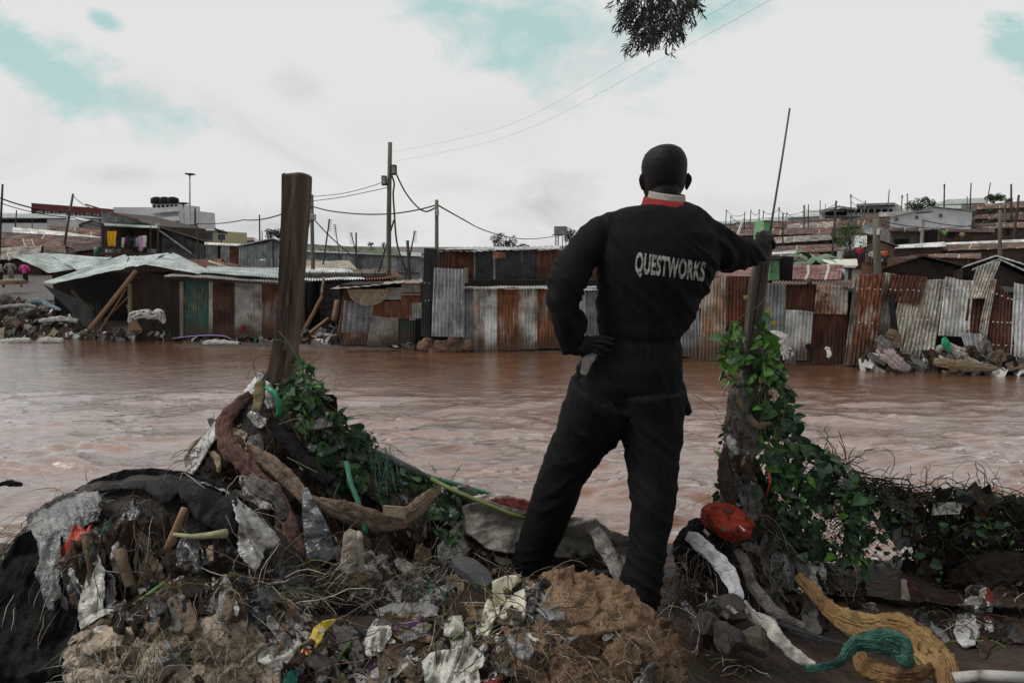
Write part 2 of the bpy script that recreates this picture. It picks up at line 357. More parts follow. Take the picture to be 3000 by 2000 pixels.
# ------------------------------------------------------------------ river
def wave(x, y):
    e = .6 + 1.1 * max(0, fb(x * .16, y * .3, 3.1, 2))
    calm = sstep(16.5, 10.5, y) * .94 + .06
    wx = x + 1.3 * fb(x * .22, y * .45, 7, 2); wy = y + .7 * fb(x * .25 + 5, y * .5, 9, 2)
    a = .11 * fb(wx * .55, wy * 1.35, 0, 2) + .055 * fb(wx * 1.5, wy * 3.6, 2, 3) * 1.25 + .075 * (ridged(wx * .45, wy * 1.3, 5, 2) - .7) + .042 * (ridged(wx * 2.2, wy * 5.5, 8, 2) - .7)
    return a * e * calm
mb = MB(); ys = []; y = 3.2
while y < 26: ys.append(y); y += max(.022, y * .0065)
us = [-1.3 + i * .0052 for i in range(501)]
for y in ys:
    for u in us: x = u * y; mb.v.append(Vector((x, y, wave(x, y))))
nu = len(us)
for i in range(len(ys) - 1):
    for j in range(nu - 1): mb.face((i * nu + j, i * nu + j + 1, (i + 1) * nu + j + 1, (i + 1) * nu + j))
wm, t, b = newmat('river_water'); N = t.nodes.new; L = t.links.new
g = N('ShaderNodeNewGeometry'); mp = N('ShaderNodeMapping'); mp.inputs['Scale'].default_value = (1, 2.4, 1); L(g.outputs['Position'], mp.inputs[0])
n_ = N('ShaderNodeTexNoise'); n_.inputs['Scale'].default_value = 3.2; n_.inputs['Detail'].default_value = 8; n_.inputs['Roughness'].default_value = .6; n_.inputs['Distortion'].default_value = .8; L(mp.outputs[0], n_.inputs[0])
bp = N('ShaderNodeBump'); bp.inputs['Strength'].default_value = .6; bp.inputs['Distance'].default_value = .04; L(n_.outputs[0], bp.inputs['Height']); L(bp.outputs[0], b.inputs['Normal'])
nc = N('ShaderNodeTexNoise'); nc.inputs['Scale'].default_value = .7; nc.inputs['Detail'].default_value = 6; L(mp.outputs[0], nc.inputs[0])
cr = N('ShaderNodeValToRGB'); cr.color_ramp.elements[0].position = .35; cr.color_ramp.elements[0].color = (.120, .055, .028, 1); cr.color_ramp.elements[1].position = .7; cr.color_ramp.elements[1].color = (.21, .103, .056, 1)
L(nc.outputs[0], cr.inputs[0]); L(cr.outputs[0], b.inputs['Base Color']); b.inputs['Roughness'].default_value = .55; b.inputs['Specular IOR Level'].default_value = 0
lw = N('ShaderNodeLayerWeight'); lw.inputs[0].default_value = .5; L(bp.outputs[0], lw.inputs['Normal'])
pw_ = N('ShaderNodeMath'); pw_.operation = 'POWER'; L(lw.outputs['Facing'], pw_.inputs[0]); pw_.inputs[1].default_value = 2.3
ml_ = N('ShaderNodeMath'); ml_.operation = 'MULTIPLY_ADD'; ml_.use_clamp = True; L(pw_.outputs[0], ml_.inputs[0]); ml_.inputs[1].default_value = .95; ml_.inputs[2].default_value = .04
gl = N('ShaderNodeBsdfGlossy'); gl.inputs['Roughness'].default_value = .045; gl.inputs['Color'].default_value = (.93, .93, .95, 1); L(bp.outputs[0], gl.inputs['Normal'])
ms_ = N('ShaderNodeMixShader'); L(ml_.outputs[0], ms_.inputs[0]); L(b.outputs[0], ms_.inputs[1]); L(gl.outputs[0], ms_.inputs[2]); L(ms_.outputs[0], t.nodes['Material Output'].inputs['Surface'])
tag(mb.build('river_water', wm, smooth=True), 'brown flood water of the river', kind='structure')

# ------------------------------------------------------------------ near bank ground
def gnear(x, y):
    z = 1.70
    z += .22 * sstep(2.5, 2.0, y) * sstep(.75, .30, x)            # central litter pile
    z += .02 * sstep(1.9, 1.4, y) * sstep(.8, .3, x)
    z -= .10 * sstep(.7, 1.2, x)
    z += .10 * sstep(.9, 1.4, x) * sstep(1.9, 1.5, y)
    z -= 2.6 * sstep(3.12, 4.3, y)
    return z
def heightmesh(x0, x1, y0, y1, st, fn):
    mb = MB(); nx = int((x1 - x0) / st) + 1; ny = int((y1 - y0) / st) + 1
    for j in range(ny):
        for i in range(nx):
            x = x0 + i * st; y = y0 + j * st; mb.v.append(Vector((x, y, fn(x, y))))
    for j in range(ny - 1):
        for i in range(nx - 1): mb.face((j * nx + i, j * nx + i + 1, (j + 1) * nx + i + 1, (j + 1) * nx + i))
    return mb
mb = heightmesh(-9, 9, -6, 5.2, .05, lambda x, y: gnear(x, y) + .022 * fb(x * 3, y * 3) + .018 * ridged(x * 7, y * 7) + .006 * fb(x * 30, y * 30) - .03)
tag(mb.build('near_bank', M['wetmud'], smooth=True), 'dark muddy near bank under the rubbish', kind='structure')

# ================================================================== FAR BANK BUILDINGS
def Q(x, y, Y): return P(x, y, Y)
def base_at(x, Y): p = P(x, 600, Y); return Vector((p.x, Y, terr(p.x, Y)))
def opening(par, name, x0, x1, y0, y1, Y, mat, frame=None, sub='pane', proud=.03):
    a = P(x0, y1, Y); c = P(x1, y0, Y); w = abs(c.x - a.x); h = abs(c.z - a.z); ctr = Vector(((a.x + c.x) / 2, Y - proud / 2, (a.z + c.z) / 2))
    if frame:
        mb = MB(); f = .06 * max(1, Y / 60)
        for dx in (-1, 1): mb.box(ctr + Vector((dx * (w / 2), -.01, 0)), f, proud + .05, h + f * 2)
        for dz in (-1, 1): mb.box(ctr + Vector((0, -.012, dz * (h / 2))), w - f, proud + .04, f)
        o = mb.build(name, frame, par); m2 = MB(); m2.box(ctr, w - f, proud, h - f); m2.build(sub, mat, o); return o
    mb = MB(); mb.box(ctr, w, proud, h); return mb.build(name, mat, par)
def shell(mb, fl, fr, ztl, ztr, depth, zb, sk=0.0, apex=None):
    """closed wall block; fl/fr front-left/right x,y ; top heights ; apex=(x,z) adds gable"""
    y0 = fl.y; y1 = y0 + depth
    if apex:
        pf = [Vector((fl.x, y0, zb)), Vector((fr.x, y0, zb)), Vector((fr.x, y0, ztr)), Vector((apex[0], y0, apex[1])), Vector((fl.x, y0, ztl))]
    else: pf = [Vector((fl.x, y0, zb)), Vector((fr.x, y0, zb)), Vector((fr.x, y0, ztr)), Vector((fl.x, y0, ztl))]
    k = len(pf); n = len(mb.v); mb.v += pf + [Vector((p.x + sk * depth, y1, p.z)) for p in pf]
    mb.face(range(n, n + k)); mb.face([n + k + i for i in range(k)][::-1])
    for i in range(k):
        j = (i + 1) % k; mb.face((n + j, n + i, n + k + i, n + k + j))
TGR_ = tin('zinc_door', (.2, .21, .22), .2, seed=55)
ROOFO = tin('old_grey_roof', (.27, .26, .24), .42, (.07, .04, .03), (.16, .11, .08), streak=0, uvcorr=6, rough=.7, scale=.5, seed=66)
_hc = [0]
def hut(label, x0, x1, ye, yr, Y, d, wall, roof, xr=None, yeR=None, yrR=None, ops=(), cat='house', group=None, oh=.25, name='tin_house', backdrop=3.0):
    """ridge parallel to the river: front eave at depth Y, ridge d metres behind"""
    yeR = ye if yeR is None else yeR; yrR = yr if yrR is None else yrR
    b = base_at((x0 + x1) / 2, Y); t = thing(name, b, label, cat, group)
    el = P(x0, ye, Y); er = P(x1, yeR, Y)
    rx0, rx1 = xr or (x0, x1)
    rl = P(rx0, yr, Y + d); rr = P(rx1, yrR, Y + d)
    zb = min(terr(el.x, Y), terr(er.x, Y)) - .4; zb = min(zb, el.z - 1.2)
    mb = MB(); shell(mb, Vector((el.x + .15, Y + oh, 0)), Vector((er.x - .15, Y + oh, 0)), el.z - .05, er.z - .05, 2 * d - 2 * oh, zb)
    # side gables
    for p, q in ((el, rl), (er, rr)):
        s_ = 1 if p is el else -1
        n = len(mb.v); mb.v += [Vector((p.x + .16 * s_, Y + oh, p.z - .06)), Vector((p.x + .16 * s_, Y + 2 * d - oh, p.z - .06)), Vector((q.x + .16 * s_, Y + d, q.z - .05))]
        mb.face((n, n + 1, n + 2))
    mb.build('wall', wall, t)
    mb = MB(); th = Vector((0, 0, .05)); k = max(1, int((er.x - el.x) / 4)); off = random.random() * 50
    def slab(a, b_, c, e):
        n0 = len(mb.uv); mb.prism(a, b_, c, e, th)
        for i in range(n0, len(mb.uv)): mb.uv[i] = [(u + off, v + off) for u, v in mb.uv[i]]
    slab(el, er, rr, rl)
    bl = Vector((rl.x, Y + 2 * d, el.z)); br = Vector((rr.x, Y + 2 * d, er.z)); slab(rl + Vector((0, .01, 0)), rr + Vector((0, .01, 0)), br, bl)
    _hc[0] += 1
    if group and roof in (ROOFR, ROOFR2) and _hc[0] % 4 == 1: roof = ROOFO
    mb.build('roof', roof, t)
    for o in ops: opening(t, o[0], *o[1:5], Y + oh, *o[5:])
    if group and 'hillside' in group and not ops:
        k_ = max(1, int((x1 - x0) / 55)); sp = (x1 - x0) / k_
        for i in range(k_):
            xx = x0 + sp * (i + rnd(.2, .7)); w_ = rnd(2.2, 3.6) * 60 / Y; yy = ye + (yeR - ye) * (xx - x0) / (x1 - x0) + 60 / Y; opening(t, *random.choice((('door', xx, xx + w_, yy + 1, yy + 9 * 60 / Y), ('window', xx, xx + w_, yy + 2, yy + 5 * 60 / Y))), Y + oh, random.choice((M['dark'], M['dark'], TGR_, M['concrete'])), proud=.08)
    return t
def gable(label, x0, x1, xa, ya, yl, yr, Y, depth, wall, roof, ops=(), name='gable_house', cat='house', group=None, oh=.25, yb=None):
    l = P(x0, yl, Y); r = P(x1, yr, Y); a = P(xa, ya, Y); b = base_at((x0 + x1) / 2, Y)
    t = thing(name, b, label, cat, group); zb = min(terr(l.x, Y), terr(r.x, Y)) - .4
    if yb: zb = min(zb, P(x0, yb, Y).z)
    mb = MB(); shell(mb, Vector((l.x + oh, Y + oh, 0)), Vector((r.x - oh, Y + oh, 0)), l.z + .0, r.z + .0, depth - 2 * oh, zb, sk=a.x / Y, apex=(a.x, a.z - .06)); mb.build('wall', wall, t)
    mb = MB(); th = Vector((0, 0, .06)); dy = Vector((a.x / Y * depth, depth, -.06 * depth)); off = rnd(0, 50)
    for p, q in ((l, a), (a + Vector((.005, 0, 0)), r)):
        n0 = len(mb.uv); mb.prism(p, q, q + dy, p + dy, th)
        for i in range(n0, len(mb.uv)): mb.uv[i] = [(v + off, u + off) for u, v in mb.uv[i]]
    mb.build('roof', roof, t)
    for o in ops: opening(t, o[0], *o[1:5], Y + oh, *o[5:])
    return t
def csheet(par, BL, BR, TR, TL, mat, Y=None, pitch=.076, amp=.014, name='wall_sheet', nv=7, bend=.02, jag=.015, label=None, horiz=False):
    """corrugated sheet between four pixel corners (x, y[, Y])"""
    c = [P(p[0], p[1], p[2] if len(p) > 2 else Y) for p in (BL, BR, TR, TL)]
    if horiz: c = [c[1], c[2], c[3], c[0]]
    w = max((c[1] - c[0]).length, (c[2] - c[3]).length); h = ((c[3] - c[0]).length + (c[2] - c[1]).length) / 2
    nrm = (c[1] - c[0]).cross(c[3] - c[0]).normalized()
    if nrm.y > 0: nrm = -nrm
    nu = max(4, int(w / pitch * 6)); mb = MB(); s0 = rnd(0, 99)
    dips = [(rnd(0, 1), rnd(0, 1), rnd(-.03, .03)) for _ in range(2)]
    for j in range(nv + 1):
        v = j / nv
        for i in range(nu + 1):
            u = i / nu
            p = (c[0] * (1 - u) + c[1] * u) * (1 - v) + (c[3] * (1 - u) + c[2] * u) * v
            off = amp * math.sin(2 * math.pi * u * w / pitch) + bend * fb(u * w * .8 + s0, v * h * .8, s0, 2)
            for du, dv, k in dips: off += k * math.exp(-((u - du) ** 2 + (v - dv) ** 2) * 20)
            p = p + nrm * off
            if j == nv and jag: p = p + (c[3] - c[0]).normalized() * (jag * fb(u * w * 3 + s0, 1.5, 0, 3))
            mb.v.append(p); 
    for j in range(nv):
        for i in range(nu):
            a = j * (nu + 1) + i; mb.face((a, a + 1, a + nu + 2, a + nu + 1))
    o = mb.build(name, mat, par, smooth=True)
    if label: o['label'] = label
    return o
_lay = [0]
def lay(): _lay[0] += 1; return (_lay[0] % 4) * .055
def nails(t, rows, mat):
    mb = MB()
    for x0, y0, x1, y1, Y, n in rows:
        for i in range(n):
            u = (i + .5 + rnd(-.2, .2)) / n; p = P(x0 + (x1 - x0) * u, y0 + (y1 - y0) * u + rnd(-1, 1), Y); mb.box(p, .024, .02, .024)
    mb.build('nail_heads', mat, t)['kind'] = 'stuff'
def bar(mb, p, q, r, r2=None, seg=6, fl=1.0, wob=0.0):
    p = Vector(p); q = Vector(q); r2 = r if r2 is None else r2
    k = 5 if wob else 2; pts = []; rr = []
    for i in range(k):
        t_ = i / (k - 1); d = (q - p).length * wob
        pts.append(p.lerp(q, t_) + (Vector((rnd(-d, d), rnd(-d, d) * .3, rnd(-d, d))) if 0 < i < k - 1 else Vector())); rr.append((r + (r2 - r) * t_, (r + (r2 - r) * t_) * fl))
    mb.tube(pts, rr, seg)
WIN = lambda a, b, c, d: ('window', a, b, c, d, M['glass'], M['concrete'])
DOOR = lambda a, b, c, d: ('door', a, b, c, d, M['dark'])
# ---- left skyline
t = hut('long pale tin building with a dark open balcony at far left edge', -60, 153, 500, 489, 74, 3, M['white'], ROOFG, xr=(-60, 150), yeR=502, yrR=493, name='tin_building', cat='building',
        ops=[('balcony', -50, 108, 503, 512, M['dark']), ('wall_panel', 109, 150, 505, 528, M['plaster'])])
t = thing('apartment_block', base_at(152, 118), 'maroon and white apartment block with flat maroon parapet at far left', 'building')
def blk(t, x0, x1, y0, y1, Y, d, mat, name='wall'):
    a = P(x0, y1, Y); c = P(x1, y0, Y); mb = MB(); mb.box(((a.x + c.x) / 2, Y + d / 2, (a.z + c.z) / 2), c.x - a.x, d, c.z - a.z); return mb.build(name, mat, t)
blk(t, 76, 232, 478, 530, 118, 12, M['maroon'])
def quadslab(t, name, pts, mat, th=(0, 0, .1)):
    mb = MB(); mb.prism(*[Vector(p) for p in pts], Vector(th)); return mb.build(name, mat, t)
quadslab(t, 'parapet', [P(73, 480, 117.6), P(232, 492, 117.6), P(232, 492, 130), P(73, 480, 130)], M['maroon'], (0, 0, 1.0))
for r_, (y0, y1) in enumerate(((486, 494), (500, 508), (513, 521))):
    for i in range(8):
        x = 88 + i * 18.5; s_ = i * .75
        opening(t, 'window', x, x + 9, y0 + s_, y1 + s_, 118, M['glass'], M['white'], 'pane', .15)
for y in (497, 510.5, 524): quadslab(t, 'ledge', [P(76, y, 117.5), P(232, y + 5, 117.5), P(232, y + 5, 118), P(76, y, 118)], M['white'], (0, 0, .35))
gable('small grey gabled shed between the maroon block and the balcony house', 180, 233, 210, 505, 516, 513, 70, 6, M['concrete'], ROOFG, name='gable_shed', cat='shed')
hut('rusty roofed hut just below the small grey gable', 116, 236, 545, 519, 62, 3, M['brownwall'], ROOFR, xr=(112, 236), yeR=542, yrR=528, group='rusty roofed huts on the left bank')
hut('pale edged low roof in front of the white balcony building', 30, 235, 541, 523, 58, 3, M['white'], ROOFW, xr=(28, 150), yeR=549, yrR=534)
hut('long rusty roof patched with pale sheets behind the left bank clearing', -80, 234, 566, 529, 52, 5, M['brownwall'], ROOFR, xr=(-80, 232), yeR=572, yrR=547, group='rusty roofed huts on the left bank')
hut('rusty hut at far left edge behind the standing people', -60, 92, 603, 573, 46, 3, M['mudwall'], ROOFR, xr=(-60, 96), yrR=566, yeR=590, group='rusty roofed huts on the left bank')
hut('short rusty hut right of the leaning utility pole', 100, 152, 582, 566, 47, 2, M['brownwall'], ROOFR, xr=(100, 150), group='rusty roofed huts on the left bank')
hut('brown hut with sagging rusty eave beside the green drum', 170, 236, 579, 562, 48, 2, M['brownwall'], ROOFR2, xr=(165, 232), yeR=572, yrR=556, group='rusty roofed huts on the left bank')
# green drum, chimney stumps
mb = MB(); c = P(228, 583, 45); mb.tube([c + Vector((0, 0, -.45)), c + Vector((0, 0, -.1)), c + Vector((0, 0, .1)), c + Vector((0, 0, .45))], [.3, .31, .31, .3], 14)
solo(mb, 'drum', mixm('drum_green', [(.01, .07, .03), (.02, .10, .04)], 3, .5, 0), 'dark green drum beside the brown rusty hut', 'drum')
# white multi storey
Y = 120; t = thing('apartment_block', base_at(340, Y), 'white multi storey block with black water tanks on its roof', 'building')
blk(t, 265, 350, 476, 540, Y, 10, M['white']); blk(t, 350, 411, 480, 560, Y - 3, 14, M['white']); blk(t, 350, 410, 468.5, 480, Y - 2, 8, M['white'], 'roof_storey')
for i in range(6): opening(t, 'window', 352 + i * 10, 357 + i * 10, 470.5, 477, Y - 2, M['dark'])
for r_ in range(3):
    for i in range(3): opening(t, 'window', 364 + i * 11 + (16 if r_ < 1 else 0) * (i > 1) * 0, 370 + i * 11, 499 + r_ * 16 - i * 0, 506 + r_ * 16, Y - 3, M['glass'], M['white'])
for y, m_ in ((490, M['white']), (512, M['greenpaint'] if False else M['white']), (528, M['white'])): quadslab(t, 'balcony', [P(350, y, Y - 4.5), P(412, y - 5, Y - 4.5), P(412, y - 5, Y - 3), P(350, y, Y - 3)], m_, (0, 0, .8))
for i in range(3):
    mb = MB(); c = P(361 + i * 18, 468, Y - 2); mb.tube([c, c + Vector((0, 0, .2)), c + Vector((0, 0, .9)), c + Vector((0, 0, 1.15))], [.95, 1.0, .95, .35], 14); solo(mb, 'water_tank', M['dark'], 'black round water tank on the white block, %s of three' % ('leftmost', 'middle', 'rightmost')[i], 'water tank', 'black water tanks on the white block')
# two-storey tin balcony house with laundry
Y = 42; t = thing('balcony_house', base_at(300, Y), 'two storey tin house with balcony of hanging laundry', 'house')
a, c, e = P(231, 482, Y), P(475, 548, Y), P(475, 610, Y)
zb = 0.6; mb = MB(); n = len(mb.v)
mb.v += [P(232, 486, Y), P(372, 520, Y), P(372, 640, Y), P(232, 640, Y)]; mb.face((0, 3, 2, 1)); n = 4
mb.v += [P(232, 486, Y) + Vector((0, 6, 0)), P(372, 520, Y) + Vector((0, 6, 0)), P(372, 640, Y) + Vector((0, 6, 0)), P(232, 640, Y) + Vector((0, 6, 0))]
for q in ((4, 5, 6, 7), (0, 1, 5, 4), (1, 2, 6, 5), (3, 0, 4, 7)): mb.face(q)
mb.build('wall', M['timber'], t)
TZ = tin('zinc_old', (.30, .31, .31), .16, seed=3); TZL = tin('zinc_light', (.40, .415, .41), .08, seed=31, rcol2=(.25, .17, .10)); TGR = tin('zinc_grey', (.17, .18, .185), .1, seed=5)
csheet(t, (232, 513), (366, 517), (366, 512), (232, 484), TZL, Y=Y - .06, pitch=.12, amp=.02, name='gable_sheet')
csheet(t, (372, 600), (482, 606), (478, 566), (372, 522), TGR, Y=Y - .12, pitch=.12, amp=.02)
quadslab(t, 'roof', [P(196, 471, Y - 1), P(484, 559, Y - 1), P(476, 556, Y + 8), P(205, 473, Y + 8)], tin('brown_eave', (.14, .11, .09), .5, seed=8), (0, 0, .09))
quadslab(t, 'balcony_roof', [P(240, 519, Y - 1.9), P(368, 525, Y - 1.9), P(360, 517, Y - .1), P(238, 511, Y - .1)], ROOFG, (0, 0, .05))
quadslab(t, 'awning', [P(350, 519, Y - 1.2), P(440, 584, Y - 1.2), P(441, 578, Y + .6), P(344, 513, Y + .6)], tin('awning_tin', (.42, .44, .43), .1, seed=2), (0, 0, .07))
for x in (236, 250, 262, 363, 346): 
    mb = MB(); bar(mb, P(x, 592, Y - 1.8), P(x, 520, Y - 1.8), .06); mb.build('post', M['darkpole'], t)
mb = MB(); mb.box(P(300, 583, Y - 1.2), 3.3, 1.5, .15); mb.build('floor', M['timber'], t)
for i, x in enumerate((247, 263, 290, 320, 345)):
    csheet(t, (x - 6, 589), (x + 14, 589), (x + 14, 572), (x - 6, 572), [TZ, TGR, M['brownwall'], M['mudwall'], TGR][i], Y=Y - 1.85, name='railing_panel')
csheet(t, (270, 566), (300, 566), (300, 526), (276, 526), M['mudwall'], Y=Y - .15, name='door', amp=.001)
mb = MB(); lp = [P(252 + i * 11, 545 + 2.0 * math.sin(i), Y - 1.95) for i in range(9)]; mb.tube(lp, .012, 4); solo(mb, 'clothes_line', M['wire'], 'thin line strung across the balcony of the tin house', 'clothes line')
cl = [(257, 531, 22, 34, (.62, .33, .01), 'yellow cloth draped at left of the balcony'), (271, 536, 14, 14, (.01, .01, .01), 'black shirt hanging beside the yellow cloth'),
      (283, 546, 7, 22, (.5, .5, .5), 'white narrow towel hanging on the balcony line'), (291, 546, 7, 14, (.14, .015, .04), 'dark red garment hanging on the balcony line'),
      (299, 547, 8, 24, (.02, .025, .03), 'black trousers hanging mid balcony line'), (308, 547, 8, 22, (.03, .05, .05), 'dark green garment hanging mid balcony line'),
      (315, 546, 7, 20, (.25, .28, .33), 'grey blue shirt hanging on the balcony line'), (323, 542, 9, 34, (.48, .28, .44), 'lilac pink long garment hanging on the balcony line'),
      (332, 541, 9, 27, (.6, .6, .62), 'white shirt at right end of the balcony line'), (243, 538, 9, 24, (.05, .05, .06), 'dark coat hung on the leftmost balcony post')]
def hangcloth(cx, y0, w, h, Y, col, lab, grp, nm='hanging_garment', cat='garment', k=5):
    mb = MB(); px = pxm(y0, Y); s0 = rnd(0, 50); nxx, nyy = 8, 8; 
    for sgn in (1, -1):
        n = len(mb.v)
        for j in range(nyy + 1):
            v = j / nyy; ww = w * (1 - .25 * v * abs(math.sin(s0))) 
            for i in range(nxx + 1):
                u = i / nxx - .5
                p = P(cx + u * ww + 1.5 * fb(v * 2 + s0, 0), y0 + h * v * (1 + .12 * fb(u * 4 + s0, 2)), Y); p.y += (.05 * math.sin(u * 14 + s0) * v + sgn * .012)
                mb.v.append(p)
        for j in range(nyy):
            for i in range(nxx):
                a = n + j * (nxx + 1) + i; q = (a, a + 1, a + nxx + 2, a + nxx + 1); mb.face(q if sgn > 0 else q[::-1])
    return solo(mb, nm, mixm('cloth_%d_%d_%d' % tuple(int(c * 999) for c in col), [tuple(c * .8 for c in col), col], 6, .9, .2), lab, cat, grp)
for c_ in cl: hangcloth(c_[0], c_[1], c_[2], c_[3], Y - 1.97, c_[4], c_[5], 'laundry on the balcony')
# yellow house, pink roof house, row of tin sheds, gable shed
Y = 85; t = hut('pale yellow house with dark glazed window bands', 452, 500, 530, 527, Y, 5, M['yellow'], ROOFG, xr=(452, 492), name='yellow_house', oh=.3,
    ops=[WIN(455, 462, 535, 552), WIN(464, 488, 533, 552)])
csheet(t, (500, 565, Y + .3), (521, 562, Y + 8), (521, 537, Y + 8), (500, 530, Y + .3), M['yellow'], name='side_wall', amp=.001)
opening(t, 'window', 500, 518, 537, 552, Y + .2, M['glass'], M['plaster'])
quadslab(t, 'roof_edge', [P(492, 526, Y), P(523, 536, Y + .0), P(523, 536, Y + 9), P(492, 526, Y + 9)], M['brownwall'], (0, 0, .15))
hut('distant house with pinkish roof right of the yellow house', 533, 585, 553, 546, 95, 4, M['plaster'], ROOFP, xr=(536, 580), ops=[WIN(540, 548, 555, 561)])
t = hut('row of grey and brown tin rooms left of the grey gabled shed', 470, 553, 562, 558, 38, 3, M['concrete'], ROOFW, yeR=566, yrR=562, name='tin_row')
for x0, x1, m_ in ((474, 500, TGR), (500, 507, M['dark']), (507, 527, TZ), (527, 549, tin('dkrust', (.06, .04, .035), .8, seed=7))): csheet(t, (x0, 612), (x1, 612), (x1, 564), (x0, 563), m_, Y=38.2, amp=.01, pitch=.1)
t = gable('grey blue corrugated gabled shed right of the tin rooms', 545, 652, 627, 549, 566, 559, 34, 8, M['concrete'], ROOFG, name='gable_shed', cat='shed')
csheet(t, (549, 618), (648, 622), (648, 559), (549, 567), tin('blue_grey', (.25, .27, .275), .06, seed=15), Y=34.2, pitch=.16, amp=.018)
csheet(t, (598, 566), (628, 564), (627, 552), (618, 554), tin('blue_grey', (.25, .27, .275), .06), Y=34.2, pitch=.16, amp=.018, name='gable_sheet')
mb = MB(); bar(mb, P(629, 616, 34), P(626, 549, 34), .04); mb.build('post', M['darkpole'], t)
# rusty red shed piece + planks on roofs behind collapsed shed
t = hut('small rusty brown roof in front of the tin rooms', 430, 510, 620, 598, 30, 1.6, M['brownwall'], tin('redrust', (.14, .07, .055), .8, seed=6, uvcorr=8), xr=(432, 508), yeR=622, yrR=597)
t = hut('low scrap covered roof right of the small brown roof', 508, 650, 628, 604, 29, 1.8, M['brownwall'], ROOFR2, xr=(508, 560), yrR=612)
mb = MB()
for i in range(9): bar(mb, P(480 + i * 4, 600 + i * 1.4, 28.9), P(535 + i * 6, 620 + i, 28.2), .05)
solo(mb, 'plank_heap', mixm('plank', [(.16, .13, .10), (.40, .36, .30)], 5, .8, .3, stretch=(1, 1, .3)), 'slanting pale planks and strips laid on the scrap roof', 'planks')
mb = MB(); c = P(605, 620, 27); mb.tube([c, c + Vector((0, 0, .35)), c + Vector((0, 0, .36)), c + Vector((0, 0, .42))], [.09, .09, .11, .11], 10); solo(mb, 'vent_pipe', M['white'], 'short white vent pipe standing above the tin shed roof', 'pipe')

# ---- collapsed shed
Y = 22.6; RG = tin('greenish_zinc', (.40, .45, .43), .10, (.12, .10, .07), (.25, .19, .12), streak=0, rough=.45, seed=41, scale=1.2, base2=(.30, .34, .325))
t = thing('collapsed_shed', base_at(260, Y + 1.5), 'collapsed tin shed with buckled greenish roof gaping open over the mud', 'shed')
def roofpiece(pts, name='roof', mat=RG, pitch=.085, amp=.009):
    c = [P(*p) for p in pts]; mb = MB(); nu, nv = 90, 8; nrm = (c[1] - c[0]).cross(c[3] - c[0]).normalized(); s0 = rnd(0, 50)
    if nrm.z < 0: nrm = -nrm
    for j in range(nv + 1):
        for i in range(nu + 1):
            u, v = i / nu, j / nv; p = (c[0] * (1 - u) + c[1] * u) * (1 - v) + (c[3] * (1 - u) + c[2] * u) * v
            w = (c[1] - c[0]).length; p += nrm * (amp * math.sin(2 * math.pi * u * w / pitch) + .03 * fb(u * 3 + s0, v * 2, 0, 3)); mb.v.append(p)
    for j in range(nv):
        for i in range(nu): a = j * (nu + 1) + i; mb.face((a, a + 1, a + nu + 2, a + nu + 1))
    mb.build(name, mat, t, smooth=True)
roofpiece([(112, 626, 22.9), (26, 587, 23.6), (104, 581, 25.5), (176, 618, 24.2)])
roofpiece([(176, 620, 23.9), (104, 581, 25.5), (258, 591, 25.8), (214, 609, 24.2)])
roofpiece([(96, 649, 21.9), (128, 651, 21.9), (300, 592, 24.6), (286, 585, 24.9)])
roofpiece([(128, 650, 21.8), (286, 616, 22.3), (296, 588, 24.6), (240, 606, 24.0)])
roofpiece([(286, 614, 22.3), (340, 607, 22.6), (378, 583, 25.5), (284, 590, 24.8)])
roofpiece([(330, 606, 22.5), (455, 629, 22.5), (482, 620, 24.0), (398, 580, 25.6)])
roofpiece([(276, 593, 24.9), (345, 607, 23.2), (430, 606, 24.2), (385, 581, 25.8)])
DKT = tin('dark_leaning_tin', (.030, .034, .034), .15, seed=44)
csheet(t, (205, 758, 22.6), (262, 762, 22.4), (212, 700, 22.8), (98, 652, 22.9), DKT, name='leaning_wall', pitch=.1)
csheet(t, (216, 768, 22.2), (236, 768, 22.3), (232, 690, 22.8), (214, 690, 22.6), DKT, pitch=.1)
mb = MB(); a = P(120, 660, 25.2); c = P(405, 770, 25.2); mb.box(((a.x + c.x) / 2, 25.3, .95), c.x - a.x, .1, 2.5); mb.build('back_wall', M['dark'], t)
mb = heightmesh(0, 1, 0, 1, .05, lambda x, y: 0)
vs = []
for v in mb.v:
    p = P(298 + v.x * 120, 772 - v.y * (150 - 14 * v.x), 23.4 + v.x * -.5); p.y += .15 * ridged(v.x * 4, v.y * 4); vs.append(p)
mb.v = vs; mb.build('mud_plaster_wall', M['mudwall'], t, smooth=True)
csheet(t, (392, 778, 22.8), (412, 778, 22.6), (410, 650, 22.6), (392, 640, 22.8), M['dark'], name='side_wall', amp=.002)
for a, b_, r_, m_ in (((206, 754, 22.0), (312, 622, 22.3), .07, 'stick'), ((300, 752, 22.5), (297, 650, 22.5), .07, 'timber_pale'), ((166, 668, 22.6), (213, 717, 22.3), .06, 'timber'), ((228, 760, 22.2), (290, 664, 22.6), .03, 'stick'),
                      ((240, 735, 22.4), (294, 682, 22.6), .025, 'stick'), ((292, 700, 22.5), (305, 745, 22.4), .035, 'timber_pale')):
    mb = MB(); bar(mb, P(*a), P(*b_), r_, wob=.006); mb.build('leaning_pole', M[m_], t)
mb = MB(); c = [P(x, y, 22.2) for x, y in ((306, 723), (326, 757), (315, 759), (293, 758))]; mb.prism(*c, Vector((0, .04, 0))); mb.build('broken_board', M['stick'], t)
